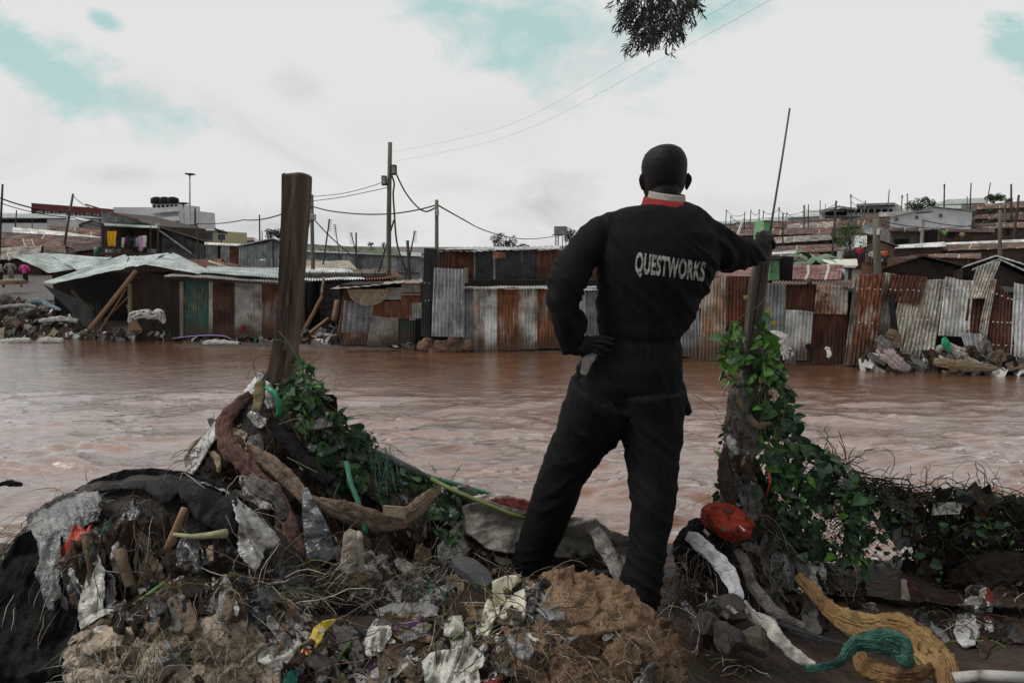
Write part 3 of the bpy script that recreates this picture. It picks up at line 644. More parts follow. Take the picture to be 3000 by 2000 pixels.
# ---- green / rust shed
Y = 22.5
t = thing('tin_shed', base_at(520, Y + 1.5), 'low shed of green, brown and zinc sheets left of the big wooden post', 'shed')
GREENT = tin('green_tin', (.028, .082, .066), .22, (.02, .03, .025), (.17, .13, .09), seed=51, base2=(.018, .055, .045)); BRT = tin('brown_tin', (.10, .065, .05), .85, (.05, .024, .018), (.085, .042, .03), seed=52)
ZB = tin('zinc_brownish', (.34, .325, .30), .22, (.12, .075, .05), (.24, .17, .12), seed=53)
for i, (x0, x1, m_, b_) in enumerate(((420, 482, GREENT, 772), (480, 489, ZB, 772), (488, 541, BRT, 774), (539, 602, ZB, 776), (600, 650, tin('rust_streak', (.20, .19, .18), .72, seed=54), 776), (648, 700, BRT, 778))):
    csheet(t, (x0, b_), (x1, b_), (x1, 644), (x0, 642), m_, Y=Y - .02 * (i % 2), pitch=.085)
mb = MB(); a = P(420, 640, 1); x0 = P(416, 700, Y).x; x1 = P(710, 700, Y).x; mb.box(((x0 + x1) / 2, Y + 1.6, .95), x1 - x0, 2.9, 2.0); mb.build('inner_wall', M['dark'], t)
csheet(t, (413, 776), (421, 776), (421, 645), (412, 646), M['timber_pale'], Y=Y - .1, name='corner_post', amp=.01)
roofpieceY = [(376, 633, Y - .6), (650, 649, Y - .4), (655, 626, Y + 2.2), (440, 620, Y + 2.2)]
def roofon(t, pts, mat, name='roof', pitch=.09, amp=.02, tk=.03):
    c = [P(*p) for p in pts]; mb = MB(); w = (c[1] - c[0]).length; nu = int(w / pitch * 6); nv = 6; s0 = rnd(0, 50)
    for j in range(nv + 1):
        for i in range(nu + 1):
            u, v = i / nu, j / nv; p = (c[0] * (1 - u) + c[1] * u) * (1 - v) + (c[3] * (1 - u) + c[2] * u) * v
            p.z += amp * math.sin(2 * math.pi * u * w / pitch) + .05 * fb(u * w * .6 + s0, v * 2, 0, 3)
            if j == 0: p.y += .15 * fb(u * w * 1.1 + s0, 3, 0, 2)
            mb.v.append(p)
    for j in range(nv):
        for i in range(nu): a = j * (nu + 1) + i; mb.face((a, a + 1, a + nu + 2, a + nu + 1))
    o = mb.build(name, mat, t, smooth=True); return o
roofon(t, roofpieceY, ZB); roofon(t, [(460, 626, Y + .2), (660, 640, Y + .1), (690, 618, Y + 3), (480, 612, Y + 3)], RG)
csheet(t, (378, 640), (655, 656), (655, 650), (378, 634), M['mudwall'], Y=Y - .45, name='eave', amp=.01, pitch=.2)
# ---- middle group
t = hut('long grey building with rust stained green parapet behind the tall pole', 690, 968, 579, 570, 42, 4, M['concrete'], ROOFG, yeR=590, yrR=582, name='long_building', cat='building')
for i in range(9):
    x0 = 694 + i * 31; csheet(t, (x0, 625), (x0 + 31, 627), (x0 + 31, 578 + (i + 1) * 1.6), (x0, 578 + i * 1.6), TGR if i % 3 else TZ, Y=42.1, pitch=.2, amp=.02)
PARA = tin('green_parapet', (.33, .37, .29), .24, (.13, .06, .035), (.30, .15, .07), seed=61, rough=.7)
csheet(t, (694, 574), (918, 586), (908, 572), (700, 560), PARA, Y=41.8, pitch=1.2, amp=.01, name='parapet')
Y = 23.6; t = thing('block_hut', base_at(760, Y + 1), 'hut of grey blocks with bright new sheets on its low roof, behind the big post', 'hut')
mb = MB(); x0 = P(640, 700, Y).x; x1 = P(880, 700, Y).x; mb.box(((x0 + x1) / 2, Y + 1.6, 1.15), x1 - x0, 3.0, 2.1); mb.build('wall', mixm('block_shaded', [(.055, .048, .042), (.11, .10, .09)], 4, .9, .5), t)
mo = MB()
for r_ in range(9):
    z = .25 + r_ * .23; mo.box(((x0 + x1) / 2, Y + .095, z), x1 - x0 - .02, .02, .02)
    for k in range(9): mo.box((x0 + .2 + (k + (r_ % 2) * .5) * .45, Y + .094, z + .115), .02, .018, .2)
mo.build('mortar_joints', M['mudwall'], t)
roofon(t, [(640, 643, Y - .5), (838, 641, Y - .5), (800, 618, Y + 2.4), (640, 612, Y + 2.4)], ROOFW, amp=.025)
roofon(t, [(640, 622, Y + 1.8), (830, 627, Y + 1.8), (800, 599, Y + 6), (640, 597, Y + 6)], tin('patch_roof', (.33, .32, .27), .4, (.14, .10, .07), (.28, .2, .13), streak=0, seed=62), amp=.02)
roofon(t, [(820, 643, Y - .3), (926, 637, Y - .3), (905, 618, Y + 2.4), (800, 620, Y + 2.4)], tin('rusty_edge', (.2, .15, .12), .7, streak=0, seed=63), amp=.03)
# debris poles beside the block hut
for a, b_, r_, m_, lb in (((697, 762, 22.3), (740, 680, 22.8), .08, 'stick', 'pale plank leaning against the block hut beside the big post'), ((706, 770, 22.0), (756, 730, 22.2), .07, 'stick', 'thick short log lying aslant at the block hut'),
                          ((738, 680, 22.8), (743, 636, 23), .05, 'timber_pale', 'pale upright stake before the block wall'), ((770, 735, 22), (777, 690, 22), .14, 'stick', 'splintered brown stump left of the patchwork hut'),
                          ((778, 770, 21.9), (792, 665, 22.2), .04, 'timber_pale', 'thin pale stake leaning on the patchwork hut')):
    mb = MB(); bar(mb, P(*a), P(*b_), r_, r_ * .8, 8, wob=.015); solo(mb, 'leaning_plank', M[m_], lb, 'plank')
# patchwork hut
Y = 21.0; t = thing('patchwork_hut', base_at(860, Y + 1), 'patchwork hut of grey, rust and green scraps with a straw disc under its eave', 'hut')
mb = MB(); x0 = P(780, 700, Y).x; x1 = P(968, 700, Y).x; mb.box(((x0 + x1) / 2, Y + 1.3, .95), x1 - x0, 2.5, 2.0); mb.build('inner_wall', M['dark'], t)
R1 = tin('rust_a', (.22, .2, .19), .8, seed=71); R2 = tin('rust_b', (.15, .1, .08), .9, (.07, .028, .016), (.17, .07, .04), seed=72); GY = tin('grey_flat', (.165, .172, .185), .04, seed=73, streak=0); PK = tin('pinkish', (.26, .24, .21), .35, (.20, .10, .085), (.30, .15, .12), seed=74, streak=0)
DG = tin('dark_green', (.018, .045, .03), .3, (.04, .03, .02), (.09, .07, .05), seed=75)
for (bl, br, tr, tl, m_, hz) in (((776, 772), (848, 772), (846, 700), (790, 664), R2, 0), ((784, 764), (852, 770), (858, 694), (790, 690), GY, 0), ((783, 792), (842, 792), (842, 764), (790, 764), R1, 0), ((841, 795), (915, 795), (915, 730), (855, 724), PK, 0),
      ((857, 724), (896, 728), (896, 692), (857, 692), R2, 1), ((896, 732), (945, 732), (945, 692), (897, 690), R1, 0), ((912, 794), (958, 796), (958, 738), (916, 732), DG, 0), ((880, 688), (922, 688), (922, 660), (886, 660), ZB, 1),
      ((920, 678), (967, 678), (967, 650), (922, 650), ZB, 1), ((920, 694), (968, 694), (968, 672), (918, 672), R2, 1), ((940, 736), (968, 736), (968, 690), (944, 690), ZB, 0), ((952, 794), (968, 794), (968, 730), (954, 732), M['dark'], 0)):
    csheet(t, bl, br, tr, tl, m_, Y=Y - rnd(.02, .09), horiz=bool(hz), pitch=.09 if m_ is not GY else .18, amp=.012)
roofon(t, [(757, 664, Y - .7), (972, 648, Y - .5), (968, 640, Y + 1.8), (790, 654, Y + 1.8)], tin('flat_edge', (.3, .27, .2), .35, streak=0, seed=76), amp=.01, pitch=.3)
mb = MB(); c = P(845, 664, Y - .4); n = 24
mb.v = [c] + [c + Vector((.62 * math.cos(math.pi * i / n * 1.0 + math.pi), 0.03 * math.sin(i), .50 * math.sin(math.pi * i / n + math.pi))) for i in range(n + 1)]
for i in range(n): mb.face((0, i + 1, i + 2))
k = len(mb.v); mb.v += [v + Vector((0, .05, 0)) for v in mb.v]
for i in range(n): mb.face((k, k + i + 2, k + i + 1)); mb.face((i + 1, i + 2, k + i + 2, k + i + 1))
solo(mb, 'straw_disc', mixm('straw', [(.13, .09, .06), (.28, .22, .16)], 10, .9, .6, dirt=((.04, .025, .02), 5, .6)), 'half round tan disc hanging under the patchwork hut eave', 'disc', smooth=False)
# black and zinc tall sheets on stone footing
BK = tin('black_tin', (.020, .021, .022), .05, (.04, .035, .03), (.10, .09, .08), seed=81, rough=.5); ZS = tin('zinc_sheet', (.28, .29, .30), .06, seed=82, rcol2=(.28, .2, .12), rough=.4, base2=(.15, .155, .16)); TB = tin('tarred', (.038, .040, .045), .06, seed=83, rcol=(.2, .2, .2), rcol2=(.33, .33, .32))
PAL = tin('pale_rust', (.46, .48, .46), .42, (.14, .055, .03), (.30, .17, .09), seed=84, base2=(.22, .22, .2)); RS = tin('rust_strong', (.28, .26, .22), .72, (.10, .036, .018), (.22, .085, .04), seed=85); RD = tin('rust_dark', (.12, .08, .07), .85, (.055, .02, .013), (.12, .045, .026), seed=86)
Y = 20.3
t = thing('tin_house', base_at(1130, Y + 1), 'two tier corrugated house on a dark rubble footing beside the standing man', 'house')
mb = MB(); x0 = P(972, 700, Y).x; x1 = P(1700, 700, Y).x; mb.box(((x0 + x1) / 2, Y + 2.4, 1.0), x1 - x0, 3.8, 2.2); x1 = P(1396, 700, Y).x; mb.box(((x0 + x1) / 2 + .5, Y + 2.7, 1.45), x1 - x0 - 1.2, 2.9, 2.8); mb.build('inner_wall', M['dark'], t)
mb = MB()
for i in range(26):
    c = P(rnd(970, 1086), rnd(780, 804), Y + .02); q = rnd(.14, .26); n0 = len(mb.v)
    bm_ = bmesh.new(); bmesh.ops.create_icosphere(bm_, subdivisions=2, radius=q)
    for v in bm_.verts: v.co += v.normal * (.35 * q * noise.noise(v.co * 4 + c)); v.co.z *= .75; v.co += c
    mb.v += [v.co.copy() for v in bm_.verts]
    for f in bm_.faces: mb.face([n0 + v.index for v in f.verts])
    bm_.free()
mb.build('stone_footing', M['stone'], t)
csheet(t, (967, 772), (1003, 772), (1004, 571), (974, 570), BK, Y=Y - .25); csheet(t, (991, 772), (1066, 774), (1067, 618), (997, 615), ZS, Y=Y - .32, pitch=.11, amp=.022)
nails(t, [(1000, 628, 1064, 630, 19.92, 5), (1000, 690, 1064, 693, 19.92, 6), (970, 690, 1002, 690, 19.98, 3), (970, 650, 1002, 650, 19.98, 3)], M['white'])
lo = [(1064, 1090, TGR, 796), (1088, 1112, PAL, 806), (1110, 1144, tin('pale_zinc', (.52, .54, .52), .2, seed=87), 806), (1143, 1192, RS, 804), (1190, 1236, PAL, 802), (1234, 1290, RS, 800), (1288, 1330, PAL, 802), (1328, 1345, TZ, 802), (1345, 1385, TGR, 800), (1384, 1450, BRT, 806), (1450, 1560, RS, 810)]
for i, (x0, x1, m_, yb) in enumerate(lo): csheet(t, (x0 - 1, yb), (x1 + 1, yb), (x1 + 1, 660 + (i % 3)), (x0 - 1, 661), m_, Y=Y - .05 - .02 * (i % 2), pitch=.095, amp=.02)
roofon(t, [(1062, 664, Y - .35), (1400, 664, Y - .3), (1400, 652, Y + 1.2), (1068, 652, Y + 1.2)], tin('ledge_tin', (.45, .45, .43), .3, (.08, .05, .04), (.2, .15, .1), streak=0, seed=88), name='lower_roof', amp=.012)
up = [(1008, 1042, BRT), (1040, 1088, RD), (1087, 1094, ZB), (1092, 1134, TB), (1133, 1140, TZ), (1138, 1182, TB), (1182, 1234, TB), (1232, 1275, RD), (1274, 1330, R2), (1328, 1400, BRT)]
Yu = Y + 1.0
for i, (x0, x1, m_) in enumerate(up): csheet(t, (x0, 658), (x1, 658), (x1 + 1, 572 + rnd(-1, 1)), (x0, 574 + rnd(-1, 2)), m_, Y=Yu - .02 * (i % 2), pitch=.1, name='upper_sheet')
roofon(t, [(1004, 578, Yu - .3), (1285, 571, Yu - .3), (1285, 563, Yu + 3), (1030, 570, Yu + 3)], TZL, amp=.01, pitch=.2)
mb = MB(); bar(mb, P(1071, 650, Y - .4), P(1071, 615, Y - .4), .06); mb.build('post', M['pole'], t)
mb = MB(); c = [P(x, y, Yu - .35) for x, y in ((1132, 594), (1162, 592), (1160, 580), (1131, 578))]; mb.prism(*c, Vector((0, .03, 0))); mb.build('rusty_scrap', RS, t)
# right: corrugated wall sheds
Y = 18.6; t = thing('tin_wall_house', base_at(1640, Y + 1), 'grey and rust striped corrugated house just right of the man, left of the vine post', 'house')
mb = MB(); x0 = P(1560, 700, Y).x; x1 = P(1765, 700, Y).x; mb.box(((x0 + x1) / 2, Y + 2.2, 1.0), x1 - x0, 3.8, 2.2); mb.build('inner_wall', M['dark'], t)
for bl, br, tr, tl, m_ in (((1556, 816), (1612, 824), (1608, 700), (1556, 690), TGR), ((1605, 826), (1672, 828), (1672, 634), (1614, 640), tin('striped', (.34, .31, .26), .5, (.12, .06, .035), (.28, .17, .10), seed=91, scale=2.4)), ((1668, 802), (1726, 806), (1726, 634), (1670, 633), RD), ((1668, 828), (1700, 830), (1700, 796), (1668, 796), TGR), ((1556, 700), (1614, 708), (1614, 640), (1560, 636), ZB), ((1700, 832), (1760, 834), (1758, 640), (1724, 640), BRT)):
    csheet(t, bl, br, tr, tl, m_, Y=Y - lay(), pitch=.1, amp=.018)
Y = 17.9; WP = tin('weathered_pale', (.31, .285, .245), .3, (.08, .05, .035), (.17, .12, .09), seed=92, scale=2.2, base2=(.13, .11, .09)); LR = tin('leaning_rust', (.20, .16, .13), .85, (.04, .017, .012), (.17, .065, .032), seed=93)
DRT = tin('deep_rust', (.1, .06, .05), .92, (.035, .014, .010), (.085, .032, .02), seed=94); PR = tin('patched_rust', (.33, .31, .27), .5, (.09, .035, .02), (.24, .12, .06), seed=95, streak=0)
t = thing('tin_wall_house', base_at(1860, Y + 1), 'row house wall of mismatched sheets right of the vine post', 'house')
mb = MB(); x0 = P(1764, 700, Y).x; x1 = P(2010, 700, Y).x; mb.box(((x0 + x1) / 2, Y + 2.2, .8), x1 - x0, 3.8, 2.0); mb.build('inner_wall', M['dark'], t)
for bl, br, tr, tl, m_ in (((1750, 770), (1802, 770), (1806, 652), (1756, 650), TGR), ((1750, 772), (1800, 772), (1802, 700), (1750, 698), BK), ((1801, 716), (1869, 720), (1876, 652), (1806, 652), DRT), ((1869, 720), (1946, 722), (1950, 656), (1876, 655), PR),
      ((1797, 826), (1858, 828), (1868, 716), (1806, 710), tin('zn_b', (.36, .36, .34), .2, seed=96)), ((1858, 834), (1944, 838), (1948, 720), (1866, 718), DRT)):
    csheet(t, bl, br, tr, tl, m_, Y=Y - lay(), pitch=.1, amp=.018, bend=.03)
roofon(t, [(1770, 655, Y - .2), (1960, 660, Y - .1), (1960, 645, Y + 2), (1775, 645, Y + 2)], ROOFR, amp=.02)
t = thing('tin_wall_house', base_at(2150, Y), 'row of tall leaning rusty sheets at right, bulging over the river', 'house')
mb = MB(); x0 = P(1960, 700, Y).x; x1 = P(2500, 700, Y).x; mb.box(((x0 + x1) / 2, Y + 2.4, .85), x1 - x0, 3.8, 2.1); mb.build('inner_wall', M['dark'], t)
for bl, br, tr, tl, m_ in (((1950, 838, 17.5), (2006, 840, 17.4), (2034, 632, 17.9), (1974, 628, 18.0), LR), ((1938, 838, 17.7), (1960, 838, 17.6), (1985, 640, 18.1), (1962, 636, 18.1), WP), ((2004, 780, 17.8), (2050, 770, 17.8), (2060, 630, 18.0), (2030, 628, 18.0), WP), ((2028, 690, 17.7), (2112, 700, 17.6), (2128, 637, 17.8), (2048, 630, 17.8), DRT),
      ((2030, 830, 17.5), (2090, 836, 17.4), (2116, 640, 17.9), (2056, 690, 17.9), BRT), ((2070, 822, 17.35), (2142, 834, 17.2), (2172, 642, 17.8), (2112, 640, 17.8), WP), ((2040, 800, 17.5), (2076, 818, 17.4), (2098, 680, 17.7), (2066, 680, 17.7), tin('zn_c', (.29, .27, .22), .3, seed=97)),
      ((2155, 770, 17.4), (2225, 774, 17.3), (2236, 646, 17.6), (2172, 636, 17.6), tin('zn_d', (.43, .43, .40), .3, seed=98, scale=2.5)), ((2222, 686, 17.4), (2262, 686, 17.35), (2298, 600, 17.9), (2244, 612, 17.9), WP), ((2212, 772, 17.3), (2262, 776, 17.25), (2268, 684, 17.5), (2224, 684, 17.5), DRT),
      ((2260, 812, 17.1), (2328, 820, 17.0), (2332, 690, 17.3), (2278, 638, 17.5), DRT), ((2212, 812, 17.3), (2264, 818, 17.2), (2266, 770, 17.3), (2214, 768, 17.3), BRT), ((2248, 760, 17.15), (2266, 790, 17.1), (2290, 640, 17.4), (2274, 640, 17.4), WP),
      ((2320, 822, 17.0), (2400, 826, 16.9), (2400, 662, 17.2), (2330, 650, 17.3), tin('zn_e', (.38, .39, .38), .25, seed=99)), ((2396, 826, 16.9), (2480, 826, 16.8), (2480, 660, 17.2), (2398, 660, 17.2), RS)):
    csheet(t, bl, br, tr, tl, m_, pitch=.1, amp=.018, bend=.02, jag=.03)
nails(t, [(1975, 662, 2030, 664, 17.75, 4), (1966, 740, 2010, 742, 17.5, 3), (2035, 664, 2120, 668, 17.55, 6), (2070, 730, 2140, 735, 17.25, 5), (2055, 792, 2120, 796, 17.1, 4), (2168, 660, 2230, 664, 17.35, 5), (2160, 735, 2225, 738, 17.15, 5), (2275, 668, 2330, 690, 17.1, 5), (2262, 738, 2330, 742, 16.95, 6), (2262, 790, 2330, 794, 16.9, 5), (2335, 680, 2400, 684, 16.95, 5), (2335, 750, 2400, 752, 16.9, 5)], M['white'])
csheet(t, (2048, 800, 17.1), (2068, 812, 17.1), (2052, 676, 17.3), (2040, 676, 17.3), M['dark'], name='black_plank', amp=.002)

# ================================================================== RIGHT HILLSIDE
g_ = 'rusty roofed houses stepping up the right hillside'
BW = M['brownwall']; WH = M['white']
ORD = ['first', 'second', 'third', 'fourth', 'fifth', 'sixth', 'seventh', 'eighth', 'ninth', 'tenth', 'eleventh', 'twelfth', 'thirteenth', 'fourteenth', 'fifteenth', 'sixteenth', 'seventeenth', 'eighteenth', 'nineteenth', 'twentieth', 'twenty-first', 'twenty-second', 'twenty-third', 'twenty-fourth', 'twenty-fifth', 'twenty-sixth', 'twenty-seventh']
def I(zx, zy): return (1528.8 + .35 * zx, 392 + .35 * zy)
def zhut(label, zx0, zx1, ze, zr, Y, d, wall=BW, roof=ROOFR, zeR=None, zrR=None, xr=None, ops=(), name='tin_house', group=g_, **k):
    f = lambda v: 392 + .35 * v; X = lambda v: 1528.8 + .35 * v
    return hut(label, X(zx0), X(zx1), f(ze), f(zr), Y, d, wall, roof, xr=(X(xr[0]), X(xr[1])) if xr else None, yeR=f(zeR) if zeR else None, yrR=f(zrR) if zrR else None,
               ops=[(o[0], X(o[1]), X(o[2]), f(o[3]), f(o[4]), *o[5:]) for o in ops], name=name, group=group, **k)
D_ = lambda a, b, c, d: ('door', a, b, c, d, M['dark'])
Wn = lambda a, b, c, d: ('window', a, b, c, d, M['glass'])
# farthest first
zhut('long grey roofed building crowning the right skyline', 1780, 2110, 225, 190, 128, 6, M['plaster'], ROOFG, zeR=212, zrR=180, xr=(1850, 2100), group=None)
zhut('brown roof at the top right corner of the hill', 2040, 2420, 255, 225, 118, 5, BW, ROOFR, zeR=240, zrR=195)
zhut('white gabled shed between hilltop tree and long grey building', 1790, 1940, 250, 228, 112, 5, WH, ROOFG, group=None)
Yb = 120; t = thing('balcony_building', base_at(1980, Yb), 'long white balcony building with laundry on the hilltop', 'building')
for (a, b_, c, d, m_, n_) in ((1020, 1250, 252, 330, WH, 'wall'), (1250, 1545, 235, 330, WH, 'wall'), (1060, 1190, 270, 292, M['dark'], 'opening'), (1190, 1490, 252, 272, M['dark'], 'opening'), (1060, 1400, 300, 318, M['glass'], 'opening')):
    p, q = I(a, c), I(b_, d); blk(t, p[0], q[0], p[1], q[1], Yb - (.6 if n_ == 'opening' else 0), .8 if n_ == 'opening' else 8, m_, n_)
for i in range(7): p = I(1195 + i * 44, 262); blk(t, p[0], p[0] + 2.5, p[1] - 4, p[1] + 4, Yb - .9, .4, WH, 'pillar')
quadslab(t, 'roof', [P(*I(1015, 280), Yb - 2), P(*I(1140, 243), Yb - 2), P(*I(1140, 243), Yb + 10), P(*I(1015, 280), Yb + 10)], ROOFG, (0, 0, .4))
quadslab(t, 'roof', [P(*I(1140, 246), Yb - 2), P(*I(1255, 262), Yb - 2), P(*I(1255, 262), Yb + 10), P(*I(1140, 246), Yb + 10)], ROOFG, (0, 0, .4))
quadslab(t, 'roof', [P(*I(1252, 233), Yb - 2), P(*I(1500, 225), Yb - 2), P(*I(1548, 250), Yb + 10), P(*I(1252, 240), Yb + 10)], ROOFG, (0, 0, .4))
for i, (zx, col, w) in enumerate(((1165, (.35, .2, .2), 'pale red'), (1195, (.5, .5, .5), 'white'), (1330, (.3, .12, .3), 'purple'), (1370, (.4, .3, .45), 'lilac'), (1290, (.3, .3, .32), 'grey'))):
    p = I(zx, 305 if i > 1 else 322); hangcloth(p[0], p[1], 9 if i != 3 else 18, 5, Yb - 3, col, w + ' cloth drying before the hilltop balcony building', 'laundry on the hilltop', k=3)
zhut('pale roofed low shed on the skyline left of the balcony building', 640, 1020, 320, 312, 110, 4, M['plaster'], ROOFG, zeR=300, zrR=290, group=None)
zhut('whitish gabled house at the left end of the hill skyline', 440, 800, 345, 328, 100, 4, M['plaster'], ROOFG, zeR=330, zrR=302, group=None, ops=[D_(500, 530, 348, 372), D_(640, 660, 345, 370)])
zhut('grey low house left of the skyline behind the man\'s arm', 330, 450, 350, 335, 98, 4, M['plaster'], ROOFG, group=None, ops=[Wn(370, 380, 356, 364)])
zhut('rusty roof below the pale low shed of the skyline', 760, 1150, 352, 332, 96, 4, BW, ROOFR2, zeR=338, zrR=312)
zhut('rusty roof right of the hilltop balcony building', 1400, 1800, 305, 275, 102, 5, BW, ROOFR, zeR=290, zrR=262)
zhut('rusty roof at right edge under the hill crest', 2035, 2420, 330, 292, 100, 4, BW, ROOFR2, zeR=322, zrR=270, ops=[D_(2050, 2100, 300, 325)])
zhut('dark fronted house with awning beside the big white gable', 2030, 2200, 318, 298, 90, 3, M['timber'], ROOFR2)
zhut('rusty roof left of the pale strip roof on the upper slope', 460, 800, 380, 350, 88, 4, BW, ROOFR, zeR=372, zrR=340)
zhut('rusty roof with a white front strip on the upper slope', 800, 1180, 385, 352, 85, 4, BW, ROOFR, zeR=368, zrR=330)
zhut('rusty roof above the green tree on the upper slope', 1145, 1480, 372, 325, 82, 4, BW, ROOFR2, zeR=360, zrR=312, xr=(1165, 1480))
zhut('long rusty roof across the middle slope left of the tree', 430, 1090, 430, 388, 74, 4, BW, ROOFR, zeR=415, zrR=372)
zhut('rusty roof right of the green tree carrying a white dish', 1255, 1480, 428, 372, 70, 4, BW, ROOFR2, xr=(1275, 1475), zeR=418, zrR=362)
zhut('rusty roof with pale battens left of the green tree', 700, 1095, 482, 440, 62, 3.5, BW, ROOFR, zeR=455, zrR=418, xr=(715, 1080))
zhut('brown roof stub under the white gable building', 1800, 2160, 402, 378, 66, 3, BW, ROOFR2, zeR=408, zrR=385, ops=[D_(1850, 1900, 408, 440)])
zhut('long brown roof at right edge below the white gable', 2030, 2460, 385, 350, 72, 4, BW, ROOFR, zeR=372, zrR=335, ops=[D_(2090, 2130, 395, 430), D_(2230, 2260, 388, 425)])
# big white gable building
Yg = 68; t = gable('large whitish grey gabled building with three small dark windows', 1528.8 + .35 * 1468, 1528.8 + .35 * 2042, 1528.8 + .35 * 1770, 392 + .35 * 238, 392 + .35 * 308, 392 + .35 * 266, Yg, 9, WH, ROOFG, name='gable_building', cat='building', yb=540,
      ops=[('window', *[v for v in (1528.8 + .35 * 1506, 1528.8 + .35 * 1522, 392 + .35 * 312, 392 + .35 * 326)], M['dark'], M['concrete']), ('window', 1528.8 + .35 * 1640, 1528.8 + .35 * 1656, 392 + .35 * 298, 392 + .35 * 314, M['dark'], M['concrete']), ('window', 1528.8 + .35 * 1796, 1528.8 + .35 * 1814, 392 + .35 * 286, 392 + .35 * 304, M['dark'], M['concrete'])])
p, q = I(1470, 388), I(1800, 492); blk(t, p[0], q[0], p[1], q[1], Yg - 3, 3.1, M['brick'], 'brick_wall')
quadslab(t, 'canopy', [P(*I(1465, 404), Yg - 4), P(*I(1680, 402), Yg - 4), P(*I(1680, 384), Yg), P(*I(1465, 386), Yg)], ROOFR2, (0, 0, .15))
for zx0, zx1, zy0, zy1 in ((1505, 1600, 448, 480), (1690, 1790, 385, 470)): p, q = I(zx0, zy0), I(zx1, zy1); blk(t, p[0], q[0], p[1], q[1], Yg - 3.2, .3, M['dark'], 'opening')
p, q = I(1668, 386), I(1690, 470); blk(t, p[0], q[0], p[1], q[1], Yg - 3.3, .5, M['concrete'], 'pillar')
zhut('rusty roof with white left lip in the lower slope', 690, 1150, 545, 500, 52, 3.5, BW, ROOFR, zeR=530, zrR=482, xr=(700, 1160))
zhut('white fronted shop with tin lip behind the green stick', 690, 860, 552, 538, 49, 2, M['plaster'], ROOFW, zeR=545, zrR=525, group=None)
t = gable('orange gabled house with grey block front', *[1528.8 + .35 * v for v in (1285, 1530, 1412)], 392 + .35 * 457, 392 + .35 * 512, 392 + .35 * 498, 50, 6, M['orangewall'], tin('teal_roof', (.18, .25, .22), .2, seed=101), yb=620)
p, q = I(1312, 518), I(1460, 600); blk(t, p[0], q[0], p[1], q[1], 49.9, .25, M['brick'], 'block_front')
p, q = I(1345, 540), I(1368, 600); blk(t, p[0], q[0], p[1], q[1], 49.75, .2, M['dark'], 'door')
mb = MB(); c = P(*I(1412, 563), 49.6); 
for i in range(16):
    a0, a1 = i * math.pi / 8, (i + 1) * math.pi / 8; bar(mb, c + Vector((.3 * math.cos(a0), 0, .3 * math.sin(a0))), c + Vector((.3 * math.cos(a1), 0, .3 * math.sin(a1))), .05)
solo(mb, 'wheel_ring', mixm('pale_green', [(.25, .4, .33), (.3, .45, .38)], 3, .7, 0), 'pale green ring hung on the orange gabled house', 'ring')
zhut('tin fronted hut squeezed left of the orange gable', 1240, 1320, 505, 430, 56, 2, TZ, ROOFW, group=None, ops=[D_(1250, 1275, 515, 560)])
zhut('white roofed brown house right of the orange gable', 1500, 1840, 512, 490, 49, 4, BW, ROOFW, zeR=500, zrR=470, xr=(1540, 1830), group=None)
zhut('long house under white ridge strip at far right', 1770, 2420, 530, 490, 50, 3, BW, ROOFR, zeR=508, zrR=470, xr=(1800, 2420), ops=[D_(2000, 2030, 540, 590)])
t_ = zhut('white strip roof above the long brown house', 1820, 2420, 500, 476, 53.5, 1.2, BW, ROOFW, zeR=478, zrR=452, xr=(1840, 2400), group=None)
zhut('low rusty house in front of the white strip roofs', 1720, 2070, 572, 552, 42, 2.5, BW, ROOFR, zeR=580, zrR=545)
gable('wide dark gable of a mud house above the tall leaning sheets', *[1528.8 + .35 * v for v in (1405, 1960, 1690)], 392 + .35 * 562, 392 + .35 * 650, 392 + .35 * 628, 27, 7, M['mudwall'], tin('black_roof', (.05, .045, .04), .5, seed=102), name='mud_house')
gable('dark timber gable under pale edged roof at right', *[1528.8 + .35 * v for v in (1940, 2420, 2170)], 392 + .35 * 562, 392 + .35 * 640, 392 + .35 * 640, 29, 7, M['mudwall'], ROOFW, name='mud_house')
gable('nearest dark gable at right edge behind leaning sheets', *[1528.8 + .35 * v for v in (2010, 2520, 2190)], 392 + .35 * 585, 392 + .35 * 655, 392 + .35 * 735, 23.5, 5, M['mudwall'], ROOFW, name='mud_house')
zhut('maroon roofed house with pale gable end left of the dark gable', 735, 1150, 718, 628, 24, 2.6, WH, tin('maroon_roof', (.15, .06, .055), .5, (.07, .03, .026), (.12, .05, .042), uvcorr=6, seed=103, rough=.45), zeR=722, zrR=626, xr=(750, 1168), group=None)
t = hut('pale walled lean-to at the end of the maroon roof', *[1528.8 + .35 * v for v in (1172, 1250)], 392 + .35 * 640, 392 + .35 * 636, 25, 2, M['plaster'], ROOFG)
zhut('cream roofed hut behind the maroon roof', 1020, 1262, 628, 588, 34, 2.6, BW, mixm('cream_roof', [(.42, .41, .33), (.56, .55, .47)], 1, .6, .2), xr=(1030, 1255), zrR=585, group=None)
zhut('rusty roofs behind the banana plant', 640, 1080, 600, 560, 40, 2.5, BW, ROOFR2, zeR=590, zrR=545, xr=(650, 1000))
zhut('pinkish red roof showing under the man\'s sleeve', 330, 640, 700, 640, 26, 2, BW, ROOFP, xr=(380, 640), group=None)
t = thing('green_kiosk', base_at(1779, 22), 'bright green painted kiosk wall left of the maroon roof', 'kiosk')
csheet(t, I(672, 720), I(745, 716), I(745, 585), I(682, 580), M['greenpaint'], Y=22, pitch=.16, amp=.012, name='wall')
quadslab(t, 'roof', [P(*I(660, 585), 21.8), P(*I(760, 582), 21.8), P(*I(755, 572), 23.5), P(*I(665, 576), 23.5)], M['timber'], (0, 0, .05))
